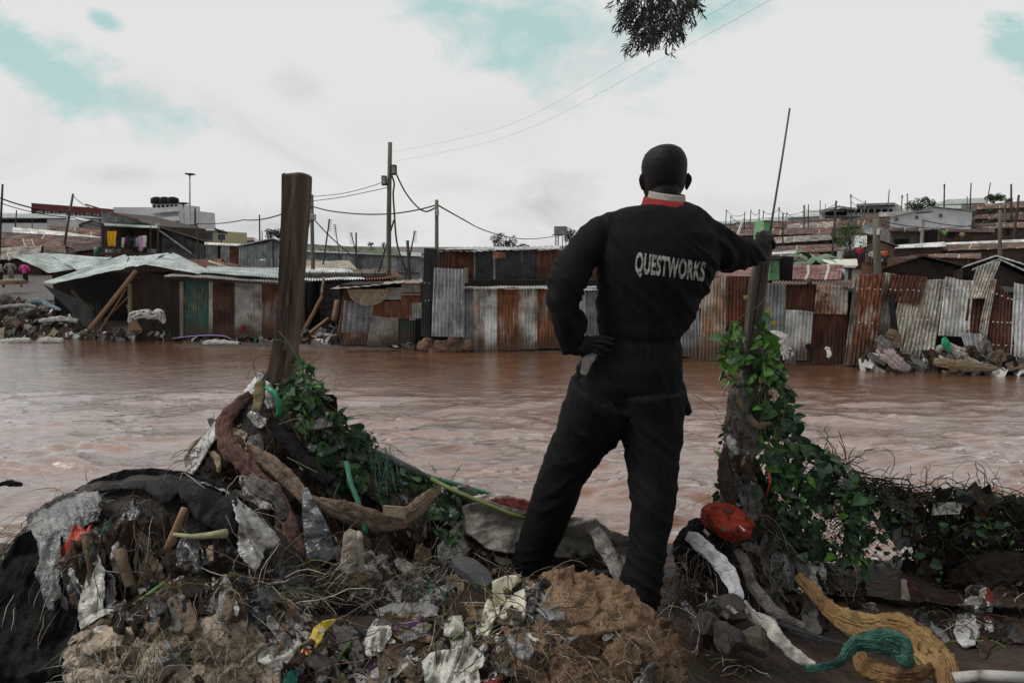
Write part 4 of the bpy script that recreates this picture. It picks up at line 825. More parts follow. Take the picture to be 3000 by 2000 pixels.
p = P(*I(705, 650), 22.9); mb = MB(); mb.box((p.x, 22.9, p.z - .15), .75, 1.4, 1.2); mb.build('inner_wall', M['dark'], t)
t = thing('green_kiosk', base_at(1762, 50), 'upright pale green panel hut behind the fist', 'kiosk')
p = I(664, 365); blk(t, 1528.8 + .35 * 640, 1528.8 + .35 * 700, 392 + .35 * 325, 392 + .35 * 460, 50, 2, M['greenpaint'])
quadslab(t, 'roof', [P(*I(636, 327), 49.7), P(*I(704, 327), 49.7), P(*I(704, 322), 52), P(*I(636, 322), 52)], ROOFW, (0, 0, .06))
mb = MB(); c = [P(*I(*q), 30) for q in ((462, 432), (478, 438), (520, 300), (514, 305))]; mb.prism(*c, Vector((0, .1, .0))); solo(mb, 'white_pennant', WH, 'thin white triangular sheet standing behind the man\'s forearm', 'sheet', smooth=False)
for i in range(5):
    pass
# dish
def dish(c, r, lab):
    mb = MB(); n = 14
    for k in range(4):
        for j in range(n): a = 2 * math.pi * j / n; q = r * k / 3; mb.v.append(c + Vector((q * math.cos(a), -.35 * r * (1 - (k / 3) ** 2) * -1, q * .6 * math.sin(a))))
    for k in range(3):
        for j in range(n): mb.face((k * n + j, k * n + (j + 1) % n, (k + 1) * n + (j + 1) % n, (k + 1) * n + j))
    bar(mb, c, c + Vector((0, .1, -.8)), .03); solo(mb, 'satellite_dish', WH, lab, 'dish')
dish(P(*I(1352, 380), 69), .9, 'white satellite dish on a rusty roof right of the tree')

# ================================================================== POLES AND WIRES
def upole(x0, y0, x1, y1, Y, r, lab, mat='pole', grp=None, box=None, cross=0, name='utility_pole', antenna=0):
    top = P(x0, y0, Y); bot = P(x1, y1, Y); bz = terr(bot.x, Y) - .1
    if bot.z > bz: 
        k = (top.z - bz) / max(.01, top.z - bot.z); bot = top + (bot - top) * k
    t = thing(name, bot, lab, 'pole' if name != 'antenna_mast' else 'antenna', grp)
    mb = MB(); mb.tube([bot, bot.lerp(top, .33) + Vector((r * .2, 0, 0)), bot.lerp(top, .7), top], [r, r * .95, r * .85, r * .75], 8); mb.build('shaft', M[mat], t, smooth=True)
    px = pxm(y0, Y)
    if cross:
        mb = MB()
        for k in range(cross): mb.box(top - Vector((0, 0, (1.5 + 3.5 * k) * px)), (3.5 + 2 * (k % 2)) * px, .12, 1.6 * px)
        mb.build('insulator', M['darkpole'], t)
    if box:
        for (bx0, by0, bx1, by1, mm) in box:
            a, b_ = P(bx0, by0, Y - r * 1.1), P(bx1, by1, Y - r * 1.1); mb = MB(); mb.box((a + b_) / 2, abs(b_.x - a.x), .2, abs(a.z - b_.z)); o = mb.build('meter_box', M[mm], t)
            mb = MB(); mb.box((a + b_) / 2 - Vector((0, .105, 0)), abs(b_.x - a.x) * .7, .02, abs(a.z - b_.z) * .7); mb.build('cover', M['concrete'] if mm != 'concrete' else M['darkpole'], o)
    if antenna:
        mb = MB(); 
        for k in range(7):
            c = top - Vector((0, 0, (2 + k * 4) * px)); mb.box(c, (10 - k * .6) * px, .02, .02, rx=0, ry=.15)
        mb.build('antenna', M['wire'], t)
    return t
# the tall one
pt = upole(896, 327, 891, 621, 24.0, .095, 'tallest weathered pole with two meter boxes above the tin roofs', box=[(899, 379, 911, 402, 'timber'), (877, 404, 888, 426, 'timber')])
upole(1003, 459, 1003, 620, 22.5, .075, 'wooden pole with white meter box behind the black tin sheet', box=[(999, 481, 1008, 495, 'plaster')])
upole(716, 447, 718, 600, 25.5, .085, 'wooden pole with white box just right of the big post', box=[(710, 492, 725, 504, 'plaster')])
upole(168, 445, 142, 590, 50, .10, 'leaning grey utility pole above the long rusty roof')
upole(6, 423, -3, 600, 46, .08, 'leaning dark pole at the far left edge', 'darkpole')
upole(436, 400, 436, 565, 110, .15, 'very tall thin floodlight mast on the left skyline', 'plaster', name='light_mast')
upole(421, 470, 423, 560, 105, .16, 'shorter floodlight mast beside the tallest mast', 'plaster', name='light_mast')
for (x, y, Y_, w, lab) in ((437, 403, 110, 8, 'ring of dark lamps on the tallest mast'), (421, 470, 105, 8.5, 'dark lamp head on the shorter mast')):
    mb = MB(); c = P(x, y, Y_); px = pxm(y, Y_)
    for k in range(8):
        a = k * math.pi / 4; e = c + Vector((w * px * math.cos(a), w * px * math.sin(a), .15)); bar(mb, c, e, .06); mb.box(e + Vector((0, 0, .05)), .42, .42, .16, ry=.3)
    solo(mb, 'lamp_cluster', M['darkpole'], lab, 'lamps', smooth=False)
sp = [(38, 483, 36, 515, 70, .12, 'short dark pole behind the pale balcony building'), (110, 478, 107, 520, 112, .2, 'thin pole in front of the maroon block'), (74, 500, 74, 512, 72, .08, 'stub pole on the pale building roof, left'),
      (358, 494, 360, 530, 60, .08, 'short pole over the balcony house roof'), (452, 513, 455, 575, 41, .1, 'dark crooked pole before the long awning'), (448, 477, 449, 582, 60, .17, 'dark pole standing right of the masts'),
      (596, 493, 597, 585, 46, .1, 'thin pole left of the big wooden post'), (602, 530, 602, 582, 48, .07, 'very short pole beside the thin pole left of the post'), (512, 527, 508, 558, 60, .1, 'short pole before the yellow house'),
      (250, 450 + 32, 252, 512, 62, .06, 'small stake above the balcony house roof')]
for q in sp: upole(*q[:5], q[5] * .6, q[6], 'darkpole')
for q in ((757, 503, 743, 600, 28, .04, 'thin leaning aerial mast right of the white boxed pole'), (769, 515, 775, 556, 36, .03, 'small aerial over the long grey building'), (806, 534, 814, 565, 34, .035, 'dark aerial left of the tallest pole'), (818, 534, 818, 562, 38, .06, 'stub post on the long grey building'),
          (953, 530, 943, 580, 30, .04, 'slanting television aerial right of the tallest pole'), (936, 552, 938, 590, 30, .08, 'rough dark stick near the slanting aerial'), (905, 505, 893, 545, 24.2, .04, 'short stay tied to the tallest pole')):
    upole(*q, 'darkpole', name='antenna_mast', antenna=1 if 'aerial' in q[6] else 0)
zp = [(400, 258, 395, 330, 96, .16, 1), (428, 295, 426, 400, 80, .12, 1), (520, 270, 515, 400, 80, .14, 0), (560, 255, 552, 400, 78, .14, 0), (615, 255, 613, 320, 98, .16, 1), (643, 262, 640, 310, 98, .16, 1), (745, 240, 742, 345, 90, .16, 2),
      (770, 280, 768, 490, 62, .16, 1), (797, 270, 782, 380, 85, .12, 0), (910, 225, 908, 400, 80, .24, 2), (938, 222, 935, 390, 84, .16, 0), (1015, 195, 1013, 290, 105, .16, 0), (1050, 217, 1048, 290, 105, .12, 0), (1120, 198, 1087, 625, 46, .16, 1),
      (1216, 155, 1218, 330, 98, .17, 2), (1312, 195, 1295, 360, 86, .17, 0), (1468, 125, 1460, 225, 122, .2, 0), (1553, 160, 1548, 260, 110, .2, 2), (1587, 152, 1585, 250, 112, .22, 1), (1655, 190, 1658, 380, 84, .14, 1), (1830, 88, 1827, 245, 104, .24, 2),
      (1980, 168, 1978, 250, 110, .18, 0), (2005, 80, 1998, 240, 110, .22, 0), (2132, 78, 2118, 160, 124, .2, 0), (2230, 185, 2225, 300, 95, .3, 0), (2268, 88, 2268, 310, 92, .28, 0), (2318, 160, 2285, 455, 60, .24, 1)]
for i, (a, b_, c, d, Y_, r_, cr_) in enumerate(zp):
    p, q = I(a, b_), I(c, d); upole(p[0], p[1], q[0], q[1], Y_, r_ * .5, 'wooden pole, %s from left along the right hillside skyline' % ORD[i], 'darkpole' if i % 3 else 'pole', 'poles standing over the right hillside', cross=cr_)
p, q = I(2195, 258), I(2192, 565); upole(*p, *q, 40, .12, 'pale slim pole in front of the white strip roofs', 'pole')
p, q = I(1380, 312), I(1390, 672); bx = (*I(1393, 378), *I(1418, 420), 'plaster'); upole(*p, *q, 25, .15, 'thick near pole with white box before the orange gable house', 'pole', box=[bx])
p, q = I(1690, 318), I(1680, 470); t = upole(*p, *q, 60, .16, 'concrete pole with slanted panel before the white gable', 'concrete')
quadslab(t, 'panel', [P(*I(1640, 285), 59.5), P(*I(1735, 277), 59.5), P(*I(1755, 268), 60.5), P(*I(1670, 274), 60.5)], M['darkpole'], (0, 0, .1))
mb = MB(); c = I(945, 705), I(945, 752); bar(mb, P(*c[0], 17.8), P(*c[1], 17.8), .07); solo(mb, 'post_stub', M['timber'], 'short dark stub on the row house roof edge', 'post')

def wire(pts, r, lab, sag=0, name='overhead_wire', n=14):
    mb = MB(); P_ = []
    for a, b_ in zip(pts, pts[1:]):
        for i in range(n): t_ = i / n; p = a.lerp(b_, t_); p.z -= sag * 4 * t_ * (1 - t_); P_.append(p)
    P_.append(pts[-1]); mb.tube(P_, r, 4); return solo(mb, name, M['wire'], lab, 'wire')
wire([P(455, 513, 46), P(560, 505, 36), P(650, 491, 27), P(716, 475, 25.4)], .028, 'wire running left from the white boxed pole across the big post', .1)
wire([P(0, 455, 46), P(164, 487, 50), P(372, 503, 60), P(455, 514, 46)], .05, 'wire sagging over the left roofs', .25)
wire([P(0, 466, 46), P(170, 500, 50), P(250, 520, 50)], .03, 'lower thin wire at far left', .2)
wire([P(168, 450, 50), P(205, 476, 45)], .03, 'short wire dropping from the leaning grey pole', .1)
def pxwire(pts, Ys, r, lab):
    m = []; k = len(pts)
    cs = [P(x, y, Ys[0] + (Ys[1] - Ys[0]) * i / (k - 1)) for i, (x, y) in enumerate(pts)]
    mb = MB(); out = []
    for i in range(k - 1):
        p0 = cs[max(i - 1, 0)]; p1 = cs[i]; p2 = cs[i + 1]; p3 = cs[min(i + 2, k - 1)]
        for j in range(8):
            t_ = j / 8; out.append(.5 * ((2 * p1) + (p2 - p0) * t_ + (2 * p0 - 5 * p1 + 4 * p2 - p3) * t_ ** 2 + (3 * p1 - p0 - 3 * p2 + p3) * t_ ** 3))
    out.append(cs[-1]); mb.tube(out, r, 5); solo(mb, 'overhead_wire', M['wire'], lab, 'wire')
pxwire([(716, 474), (760, 485), (830, 492), (900, 491), (960, 482), (1002, 471)], (25.4, 22.5), .024, 'cable sagging between the white boxed poles')
pxwire([(911, 402), (930, 440), (955, 472), (978, 486), (1002, 476)], (24, 22.5), .028, 'looped cable dropping from the tallest pole box')
pxwire([(1005, 471), (1060, 502), (1110, 528), (1170, 545), (1220, 549), (1275, 543), (1310, 538)], (22.5, 60), .028, 'long cable running right toward the water tank tower')
pxwire([(716, 462), (790, 452), (890, 431)], (25.4, 24), .013, 'faint lower wire rising to the tallest pole'); pxwire([(716, 452), (790, 444), (862, 425), (893, 410)], (25.4, 24), .012, 'faintest upper wire rising to the tallest pole')
pxwire([(896, 395), (905, 420), (903, 445), (905, 480), (912, 560), (932, 622)], (23.8, 23.5), .032, 'black cable hanging down beside the tallest pole')
pxwire([(722, 505), (760, 545), (820, 598)], (25.4, 25), .022, 'stay cable slanting right from the white boxed pole'); pxwire([(712, 505), (702, 560), (690, 620)], (25.4, 25), .02, 'stay cable slanting left from the white boxed pole')
pxwire([(1845, -52), (1770, 0), (1607, 90), (1532, 130), (1185, 307), (905, 372)], (7, 24), .0022, 'lower power line crossing the sky to the tallest pole')
pxwire([(1772, -52), (1690, 0), (1607, 47), (1457, 131), (1170, 287), (900, 350)], (7, 24), .0022, 'upper power line crossing the sky to the tallest pole')
hw = [((400, 262), (520, 285), 96, 90), ((428, 300), (560, 330), 82, 80), ((560, 262), (615, 268), 80, 92), ((643, 268), (745, 250), 96, 92), ((745, 262), (910, 262), 90, 80), ((797, 280), (938, 300), 85, 84), ((910, 250), (1120, 215), 80, 60), ((1216, 200), (1312, 215), 96, 88),
      ((1380, 322), (2195, 300), 26, 42), ((1380, 335), (1830, 345), 26, 60), ((1690, 325), (2310, 330), 60, 60), ((1120, 330), (1216, 300), 50, 90), ((1405, 420), (1080, 480), 26, 44), ((1216, 165), (1468, 240), 98, 115)]
for i, (a, b_, y0, y1) in enumerate(hw):
    w_ = wire([P(*I(*a), y0), P(*I(*b_), y1)], .035 if y0 > 40 else .02, 'thin wire, %s of those strung between hillside poles from the left' % ORD[i], .5)
    w_['group'] = 'wires between the hillside poles'
# tank tower
t = thing('tank_tower', base_at(1300, 60), 'steel tank on a lattice tower behind the man\'s left shoulder', 'tower')
a, b_ = P(1273, 539, 60), P(1301, 520, 60); mb = MB(); mb.box((a + b_) / 2, b_.x - a.x, 1.0, b_.z - a.z); mb.build('tank', M['concrete'], t)
mb = MB(); mb.box(P(1287, 540, 60), 1.4, 1.2, .06); 
for x in (1276, 1283, 1291, 1299): bar(mb, P(x, 540, 60), P(x - (1 if x < 1285 else -3), 600, 60), .035)
for k in range(5): bar(mb, P(1276, 542 + 8 * k, 60), P(1283, 550 + 8 * k, 60), .02); bar(mb, P(1283, 542 + 8 * k, 60), P(1276, 550 + 8 * k, 60), .02)
mb.build('frame', M['darkpole'], t)

# ================================================================== TREES
LEAFD = mixm('leaf_dark', [(.018, .032, .014), (.045, .07, .028)], 3, .7, 0, spec=.2); LEAFM = mixm('leaf_mid', [(.03, .065, .022), (.07, .12, .045)], 3, .7, 0, spec=.2); BARK = mixm('bark', [(.03, .024, .02), (.07, .055, .045)], 12, .9, .5)
def tree(cx, cy, wpx, hpx, Y, n, mat, lab, trunk_y=None, name='tree', clumps=14, leaf=1.0, flat=.9):
    px = pxm(cy, Y); c = P(cx, cy, Y); b = base_at(cx, Y); t = thing(name, b, lab, 'tree')
    cl = []
    for i in range(clumps):
        a = rnd(0, 6.28); r_ = math.sqrt(rnd(0, 1)); z = rnd(-.8, .9)
        k = math.sqrt(max(.05, 1 - z * z * .7)); cl.append((c + Vector((math.cos(a) * r_ * wpx * px * .40 * k, math.sin(a) * r_ * wpx * px * .4 * k, z * hpx * px * .38)), rnd(.16, .26) * min(wpx, hpx * 1.4) * px))
    mb = MB()
    for i in range(n):
        q, rr = random.choice(cl); d = Vector((random.gauss(0, 1), random.gauss(0, 1), random.gauss(0, 1))).normalized() * rr * (rnd(.4, 1) ** .5); d.z *= flat
        p = q + d; s_ = leaf * px * rnd(1.2, 2.4); a = Vector((rnd(-1, 1), rnd(-1, 1), rnd(-.5, .5))).normalized(); b2 = a.cross(Vector((rnd(-1, 1), rnd(-1, 1), rnd(-1, 1)))).normalized()
        mb.quad(p - a * s_, p - b2 * s_ * .5, p + a * s_, p + b2 * s_ * .5)
    mb.build('crown', mat, t)
    mb = MB(); bot = Vector((c.x, Y, b.z)); mid = c - Vector((0, 0, hpx * px * .35)); r0 = max(.08, wpx * px * .03)
    mb.tube([bot, bot.lerp(mid, .5) + Vector((r0 * .5, 0, 0)), mid, c], [r0 * 1.2, r0, r0 * .8, r0 * .3], 8)
    for q, rr in cl[:9]: bar(mb, mid.lerp(c, rnd(0, .5)), q, r0 * .4, r0 * .1, 5)
    mb.build('trunk', BARK, t, smooth=True); return t
tree(1156, 555, 62, 36, 75, 1500, LEAFD, 'dark spreading tree on the skyline right of the middle pole', clumps=12)
tree(1195, 566, 80, 12, 85, 500, LEAFD, 'low dark bush line beside the spreading tree', name='bush'); tree(1308, 540, 40, 34, 66, 900, LEAFD, 'dark tree behind the tank tower')
tree(622, 540, 32, 32, 70, 380, LEAFD, 'sparse dark tree left of the big wooden post', leaf=1.3); tree(640, 538, 26, 26, 74, 260, LEAFD, 'small sparse tree touching the big wooden post', leaf=1.3)
tree(880, 562, 10, 14, 70, 60, LEAFD, 'tiny dark palm head right of the tallest pole', name='tree'); tree(852, 560, 14, 10, 75, 120, LEAFD, 'small dark bush behind the tallest pole', name='bush')
p = I(1680, 232); tree(p[0], p[1] - 2, 76, 30, 115, 2200, LEAFD, 'broad dark tree on the crest above the white gable', clumps=20)
p = I(2155, 190); tree(p[0], p[1], 60, 26, 130, 1500, LEAFD, 'dark round tree at the end of the long grey hilltop building', clumps=16); p = I(2255, 200); tree(p[0], p[1], 16, 18, 128, 200, LEAFD, 'small dark tree right of the hilltop round tree')
p = I(1215, 435); tree(p[0], p[1], 62, 64, 54, 2600, LEAFM, 'green leafy tree amid the rusty roofs', clumps=22, leaf=.9)
p = I(1065, 350); tree(p[0], p[1], 34, 18, 94, 500, LEAFM, 'pale green bush under the balcony building', name='bush'); p = I(2130, 270); tree(p[0], p[1], 14, 14, 100, 200, LEAFM, 'small green bush right of the white gable', name='bush')
# banana plant
t = thing('banana_plant', base_at(1865, 36), 'banana plant with torn broad leaves behind the maroon roof', 'banana plant')
c = P(*I(965, 600), 34); mb = MB(); bar(mb, c - Vector((0, 0, 1.2)), c, .14, .1, 8); mb.build('stem', M['pole'], t)
for i in range(13):
    a = -2.9 + i * .46 if False else rnd(0, 6.28); a = i * 2 * math.pi / 13; el_ = rnd(.3, 1.1); Ln = rnd(1.3, 2.2); mb = MB()
    d = Vector((math.cos(a), math.sin(a) * .7, 0)); side = Vector((-d.y, d.x, 0)).normalized(); pts = []
    for k in range(9):
        t_ = k / 8; pts.append(c + d * Ln * t_ * math.cos(el_ * .7) + Vector((0, 0, Ln * (math.sin(el_) * t_ - .65 * t_ * t_))))
    for k in range(8):
        w0 = .26 * math.sin(math.pi * min(1, (k + .3) / 8.5)); w1 = .26 * math.sin(math.pi * min(1, (k + 1.2) / 8.5)) * rnd(.6, 1)
        for s_ in (-1, 1): mb.quad(pts[k], pts[k + 1], pts[k + 1] + side * s_ * w1 - Vector((0, 0, w1 * .4)), pts[k] + side * s_ * w0 - Vector((0, 0, w0 * .4)))
    mb.build('leaf', mixm('banana_leaf', [(.05, .09, .05), (.12, .19, .11)], 3, .5, 0), t)

# ================================================================== SMALL PEOPLE
def remesh(mb, name, vox, smooth_it=4, mats=None):
    m = mb.mesh(name); o = bpy.data.objects.new(name, m); C.objects.link(o)
    md = o.modifiers.new('r', 'REMESH'); md.mode = 'VOXEL'; md.voxel_size = vox; md.adaptivity = 0
    if smooth_it: sm = o.modifiers.new('s', 'SMOOTH'); sm.iterations = smooth_it; sm.factor = .5
    dg = bpy.context.evaluated_depsgraph_get(); me = bpy.data.meshes.new_from_object(o.evaluated_get(dg)); bpy.data.objects.remove(o); me.name = name
    return me
SKIN = mixm('skin_dark', [(.018, .011, .009), (.032, .02, .016)], 20, .5, .1, spec=.35)
def clothm(name, c, k=.7): return mixm(name, [tuple(v * k for v in c), c], 9, .9, .3)
def small_person(x, yf, Y, h, lab, top, legs, face=0, arm=0, hat=None, topk='shirt', skirt=False):
    px = P(x, yf, Y); b = Vector((px.x, Y, px.z)); t = thing('person', b, lab, 'person')
    def V(a, b_, c): ca, sa = math.cos(face), math.sin(face); return b + Vector((a * ca - b_ * sa, a * sa + b_ * ca, c)) * h
    def build(inf, parts):
        mb = MB()
        if 'core' in parts:
            mb.tube([V(0, 0, .48), V(0, 0, .56), V(0, 0, .70), V(0, 0, .80), V(0, 0, .835)], [((.085 + inf) * h, (.06 + inf) * h), ((.08 + inf) * h, (.055 + inf) * h), ((.10 + inf) * h, (.06 + inf) * h), ((.11 + inf) * h, (.055 + inf) * h), ((.03 + inf) * h, (.03 + inf) * h)], 10)
        if 'head' in parts:
            mb.tube([V(0, 0, .80), V(0, 0, .865)], .03 * h, 8); mb.tube([V(0, .01, .865), V(0, .012, .885), V(0, .0, .93), V(0, 0, .975), V(0, 0, 1.0)], [(.03 * h, .035 * h), (.042 * h, .05 * h), (.047 * h, .058 * h), (.038 * h, .045 * h), (.01 * h, .01 * h)], 10)
        for s_ in (-1, 1):
            if 'legs' in parts: mb.tube([V(s_ * .045, 0, .50), V(s_ * .055, .01, .27), V(s_ * .06, 0, .05)], [(.055 + inf) * h, (.038 + inf) * h, (.026 + inf) * h], 8)
            if 'foot' in parts: mb.tube([V(s_ * .06, -.02, .02), V(s_ * .065, .07, .015)], .022 * h, 6)
            if 'arms' in parts:
                e = V(s_ * (.16 + .05 * arm), -.01, .62); w = V(s_ * (.12 if arm else .15), .05 + .03 * arm, .50 + .06 * arm)
                mb.tube([V(s_ * .10, 0, .80), e, w], [(.035 + inf) * h, (.027 + inf) * h, (.02 + inf) * h], 8)
                if 'hand' in parts: mb.tube([w, w + Vector((0, 0, -.05 * h))], .016 * h, 6)
        return mb
    link('body', remesh(build(0, ('core', 'head', 'legs', 'foot', 'arms', 'hand')), 'body', .02), SKIN, None, True); o = C.objects[-1]; 
    for v in o.data.vertices: v.co -= b
    o.parent = t
    for nm, parts, m_ in ((topk, ('core', 'arms'), top), ('trousers', ('legs',), legs)):
        mb = build(.011, parts)
        if skirt and nm == 'trousers': mb.tube([V(0, 0, .52), V(0, 0, .3)], [.09 * h, .12 * h], 10)
        me = remesh(mb, nm, .022, 2)
        for v in me.vertices: v.co -= b
        link(nm, me, m_, t, True)
    if hat:
        mb = MB(); mb.tube([V(0, 0, .955), V(0, 0, .98), V(0, 0, 1.02)], [.056 * h, .058 * h, .03 * h], 10); mb.build('hat', hat, t, smooth=True)
blackc = clothm('black_cloth', (.012, .012, .013))
small_person(60, 654, 40, 1.4, 'person in bright pink top and black trousers, seen from behind at left', clothm('pink_cloth', (.62, .07, .25)), blackc, 0, 1)
small_person(27, 650, 41, 1.42, 'person in pale clothes and cap beside the pink top person', clothm('pale_cloth', (.30, .28, .24)), clothm('pale_trousers', (.2, .18, .15)), .4, 1, hat=clothm('cap_white', (.5, .5, .5)))
small_person(3, 652, 40, 1.38, 'person in grey shirt at the very left edge', clothm('grey_shirt', (.28, .29, .31)), blackc, -.5, 0)
hp = [(1272, 605, 38, 1.6, 'person in red top at left of the orange gable house', (.4, .03, .03), (.03, .03, .05)), (1296, 612, 38, 1.55, 'person in dark clothes beside the red top person', (.04, .04, .05), (.1, .02, .03)), (1356, 632, 34, 1.5, 'person in white top below the orange gable house', (.4, .4, .38), (.12, .03, .04)),
      (1435, 610, 36, 1.3, 'person in orange top right of the ringed wall', (.6, .09, .03), (.03, .03, .04)), (1828, 456, 62, 1.6, 'person in lime vest at the brick building corner', (.12, .4, .08), (.05, .05, .05)), (1942, 470, 58, 1.6, 'person in beige top before the brown house', (.3, .24, .18), (.04, .04, .05))]
for a in hp:
    q = I(a[0], a[1]); small_person(q[0], q[1], a[2], a[3] * .62, a[4], clothm('top_' + a[4][10:18], a[5]), clothm('leg_' + a[4][10:18], a[6]), 3.0, 1)
# wooden bed frame by the people
t = thing('wooden_bench', P(26, 660, 34), 'low wooden bed frame standing by the people at left', 'bench')
for x in (8, 49): 
    mb = MB(); bar(mb, P(x, 660, 34), P(x, 646, 34), .06); mb.build('leg', M['stick'], t)
mb = MB(); mb.box(P(28, 650, 34.2), .95, .9, .1); mb.build('frame', M['stick'], t); mb = MB(); mb.box(P(28, 645, 34.2), .85, .8, .12, jit=.04); mb.build('mattress', M['timber_pale'], t)

# ================================================================== THE MAN
foot_base = G(1330, 1345, 1.73)
man = thing('person', foot_base, 'man in black coveralls seen from behind, hand on hip, other hand on the post', 'person')
MO = Vector(foot_base)
YB = 2.70
def RG_(mb, rings, seg=28):      # rings: x_left, x_right, y, Y, half depth (m)
    n0 = len(mb.v); k = len(rings); rings = sorted(rings, key=lambda r_: -r_[2])
    for xl, xr, y, Y, hd in rings:
        c = P((xl + xr) / 2, y, Y); rx = (xr - xl) / 2 * pxm(y, Y)
        for j in range(seg):
            a = 2 * math.pi * j / seg; mb.v.append(c + Vector((math.cos(a) * rx, math.sin(a) * hd, 0)))
    for i in range(k - 1):
        for j in range(seg): j2 = (j + 1) % seg; mb.face((n0 + i * seg + j, n0 + i * seg + j2, n0 + (i + 1) * seg + j2, n0 + (i + 1) * seg + j))
    mb.face([n0 + j for j in range(seg - 1, -1, -1)]); mb.face([n0 + (k - 1) * seg + j for j in range(seg)])
def TB_(mb, rows, seg=18, k=1.0, add=0.0):      # x, y, Y, radius px
    pts = [P(x, y, Y) for x, y, Y, r in rows]; rad = [max(.004, (r * k) * pxm(y, Y) + add) for x, y, Y, r in rows]; mb.tube(pts, rad, seg)
larm = [(1412, 522, 2.72, 36), (1388, 530, 2.71, 38), (1362, 552, 2.70, 39), (1332, 588, 2.67, 40), (1311, 622, 2.63, 43), (1301, 652, 2.60, 41), (1293, 690, 2.59, 34), (1297, 725, 2.59, 29), (1304, 760, 2.60, 27), (1311, 790, 2.61, 24), (1315, 809, 2.61, 21)]
rarm = [(1590, 528, 2.72, 42), (1622, 550, 2.73, 46), (1655, 574, 2.75, 45), (1685, 583, 2.78, 37), (1710, 584, 2.81, 33), (1732, 577, 2.84, 29), (1747, 566, 2.86, 22)]
lleg = [(1392, 905, 2.69, 88), (1362, 960, 2.71, 76), (1336, 1010, 2.73, 62), (1311, 1052, 2.75, 57), (1290, 1095, 2.77, 53), (1270, 1150, 2.79, 51), (1252, 1205, 2.82, 48), (1232, 1255, 2.85, 44), (1212, 1290, 2.88, 38), (1203, 1306, 2.89, 33)]
rleg = [(1490, 905, 2.67, 82), (1496, 960, 2.66, 73), (1498, 1010, 2.64, 66), (1500, 1056, 2.62, 59), (1500, 1110, 2.59, 54), (1500, 1160, 2.56, 50), (1493, 1215, 2.54, 46), (1487, 1265, 2.52, 43), (1475, 1320, 2.50, 46), (1468, 1370, 2.49, 47), (1462, 1402, 2.485, 42)]
torso = [(1486, 1574, 468, 2.735, .066), (1462, 1590, 473, 2.73, .074), (1430, 1606, 478, 2.725, .084), (1404, 1620, 487, 2.72, .094), (1386, 1634, 503, 2.715, .105), (1376, 1650, 540, 2.70, .120), (1374, 1654, 590, 2.69, .128), (1373, 1636, 640, 2.69, .126), (1373, 1613, 690, 2.69, .118), (1374, 1590, 735, 2.69, .11), (1376, 1563, 775, 2.69, .105),
         (1368, 1563, 800, 2.69, .112), (1354, 1564, 840, 2.68, .12), (1334, 1566, 880, 2.68, .12), (1330, 1566, 915, 2.68, .105), (1352, 1540, 945, 2.68, .08)]
cov = MB()
RG_(cov, torso); TB_(cov, larm); TB_(cov, rarm); TB_(cov, lleg, 24); TB_(cov, rleg, 24)
TB_(cov, [(1322, 775, 2.60, 16), (1336, 742, 2.60, 12), (1331, 715, 2.60, 6)], 10)         # loose sleeve fold
TB_(cov, [(1548, 880, 2.70, 22), (1566, 925, 2.70, 16), (1577, 942, 2.70, 11), (1581, 950, 2.70, 9)], 12)   # pocket flap at right hip
TB_(cov, [(1372, 815, 2.71, 20), (1338, 852, 2.72, 16), (1333, 866, 2.72, 12)], 12)      # pocket flap at left hip
for c_, Y_ in (((1203, 1308), 2.89), ((1462, 1404), 2.485)): pass
cme = remesh(cov, 'coverall', .0075, 3)
ELB = P(1300, 655, 2.6); RSH = P(1640, 560, 2.73); KN1 = P(1290, 1110, 2.77); KN2 = P(1498, 1130, 2.58); WST = P(1465, 778, 2.69); CRO = P(1424, 950, 2.68); HM1 = P(1215, 1285, 2.88); HM2 = P(1465, 1360, 2.49)
nors = [v.normal.copy() for v in cme.vertices]
for v, n in zip(cme.vertices, nors):
    c = v.co; d = .0018 * fb(c.x * 9, c.y * 9, c.z * 9, 3)
    def fold(ctr, dirv, freq, amp, rad_):
        q = c - ctr; w = math.exp(-q.length_squared / (rad_ * rad_ * 1.7)); 
        if w < .02: return 0
        u = q.dot(dirv) * freq * .34; s_ = (q - dirv * q.dot(dirv)) * freq * .085; n_ = .5 * noise.noise(c * 6)
        return amp * 1.5 * w * (ridged(u + n_, s_.x + s_.z, s_.y + ctr.x * 9, 2) ** 3 - .35)
    d += fold(ELB, Vector((.8, 0, .6)), 60, .016, .13); d += fold(P(1300, 740, 2.6), Vector((.85, 0, .5)), 70, .010, .12)
    d += fold(P(1715, 580, 2.82), Vector((.75, 0, .65)), 70, .014, .12); d += fold(RSH, Vector((.5, .1, .85)), 45, .014, .16)
    d += fold(P(1600, 640, 2.69), Vector((.75, 0, .66)), 38, .012, .24); d += fold(KN1, Vector((-.5, 0, .85)), 45, .010, .16); d += fold(KN2, Vector((.6, 0, .8)), 45, .009, .16)
    d += fold(CRO, Vector((.7, 0, .7)), 45, .012, .2); d += fold(HM1, Vector((-.4, 0, .9)), 60, .014, .10); d += fold(HM2, Vector((.5, 0, .85)), 60, .014, .14)
    d += fold(P(1410, 600, 2.69), Vector((.9, 0, .4)), 36, .010, .2); d += fold(P(1440, 850, 2.69), Vector((.8, 0, .6)), 40, .010, .16); d += fold(P(1500, 1000, 2.64), Vector((.97, 0, .2)), 40, .007, .25); d += fold(P(1340, 1000, 2.64), Vector((.8, 0, .5)), 40, .007, .2)
    zq = c.z - WST.z
    if abs(c.x - WST.x) < .22: d += .010 * math.exp(-(zq / .06) ** 2) * (ridged(c.x * 38, zq * 3, 1, 2) - .7) * 2 - .006 * math.exp(-(zq / .016) ** 2)
    v.co = c + n * d
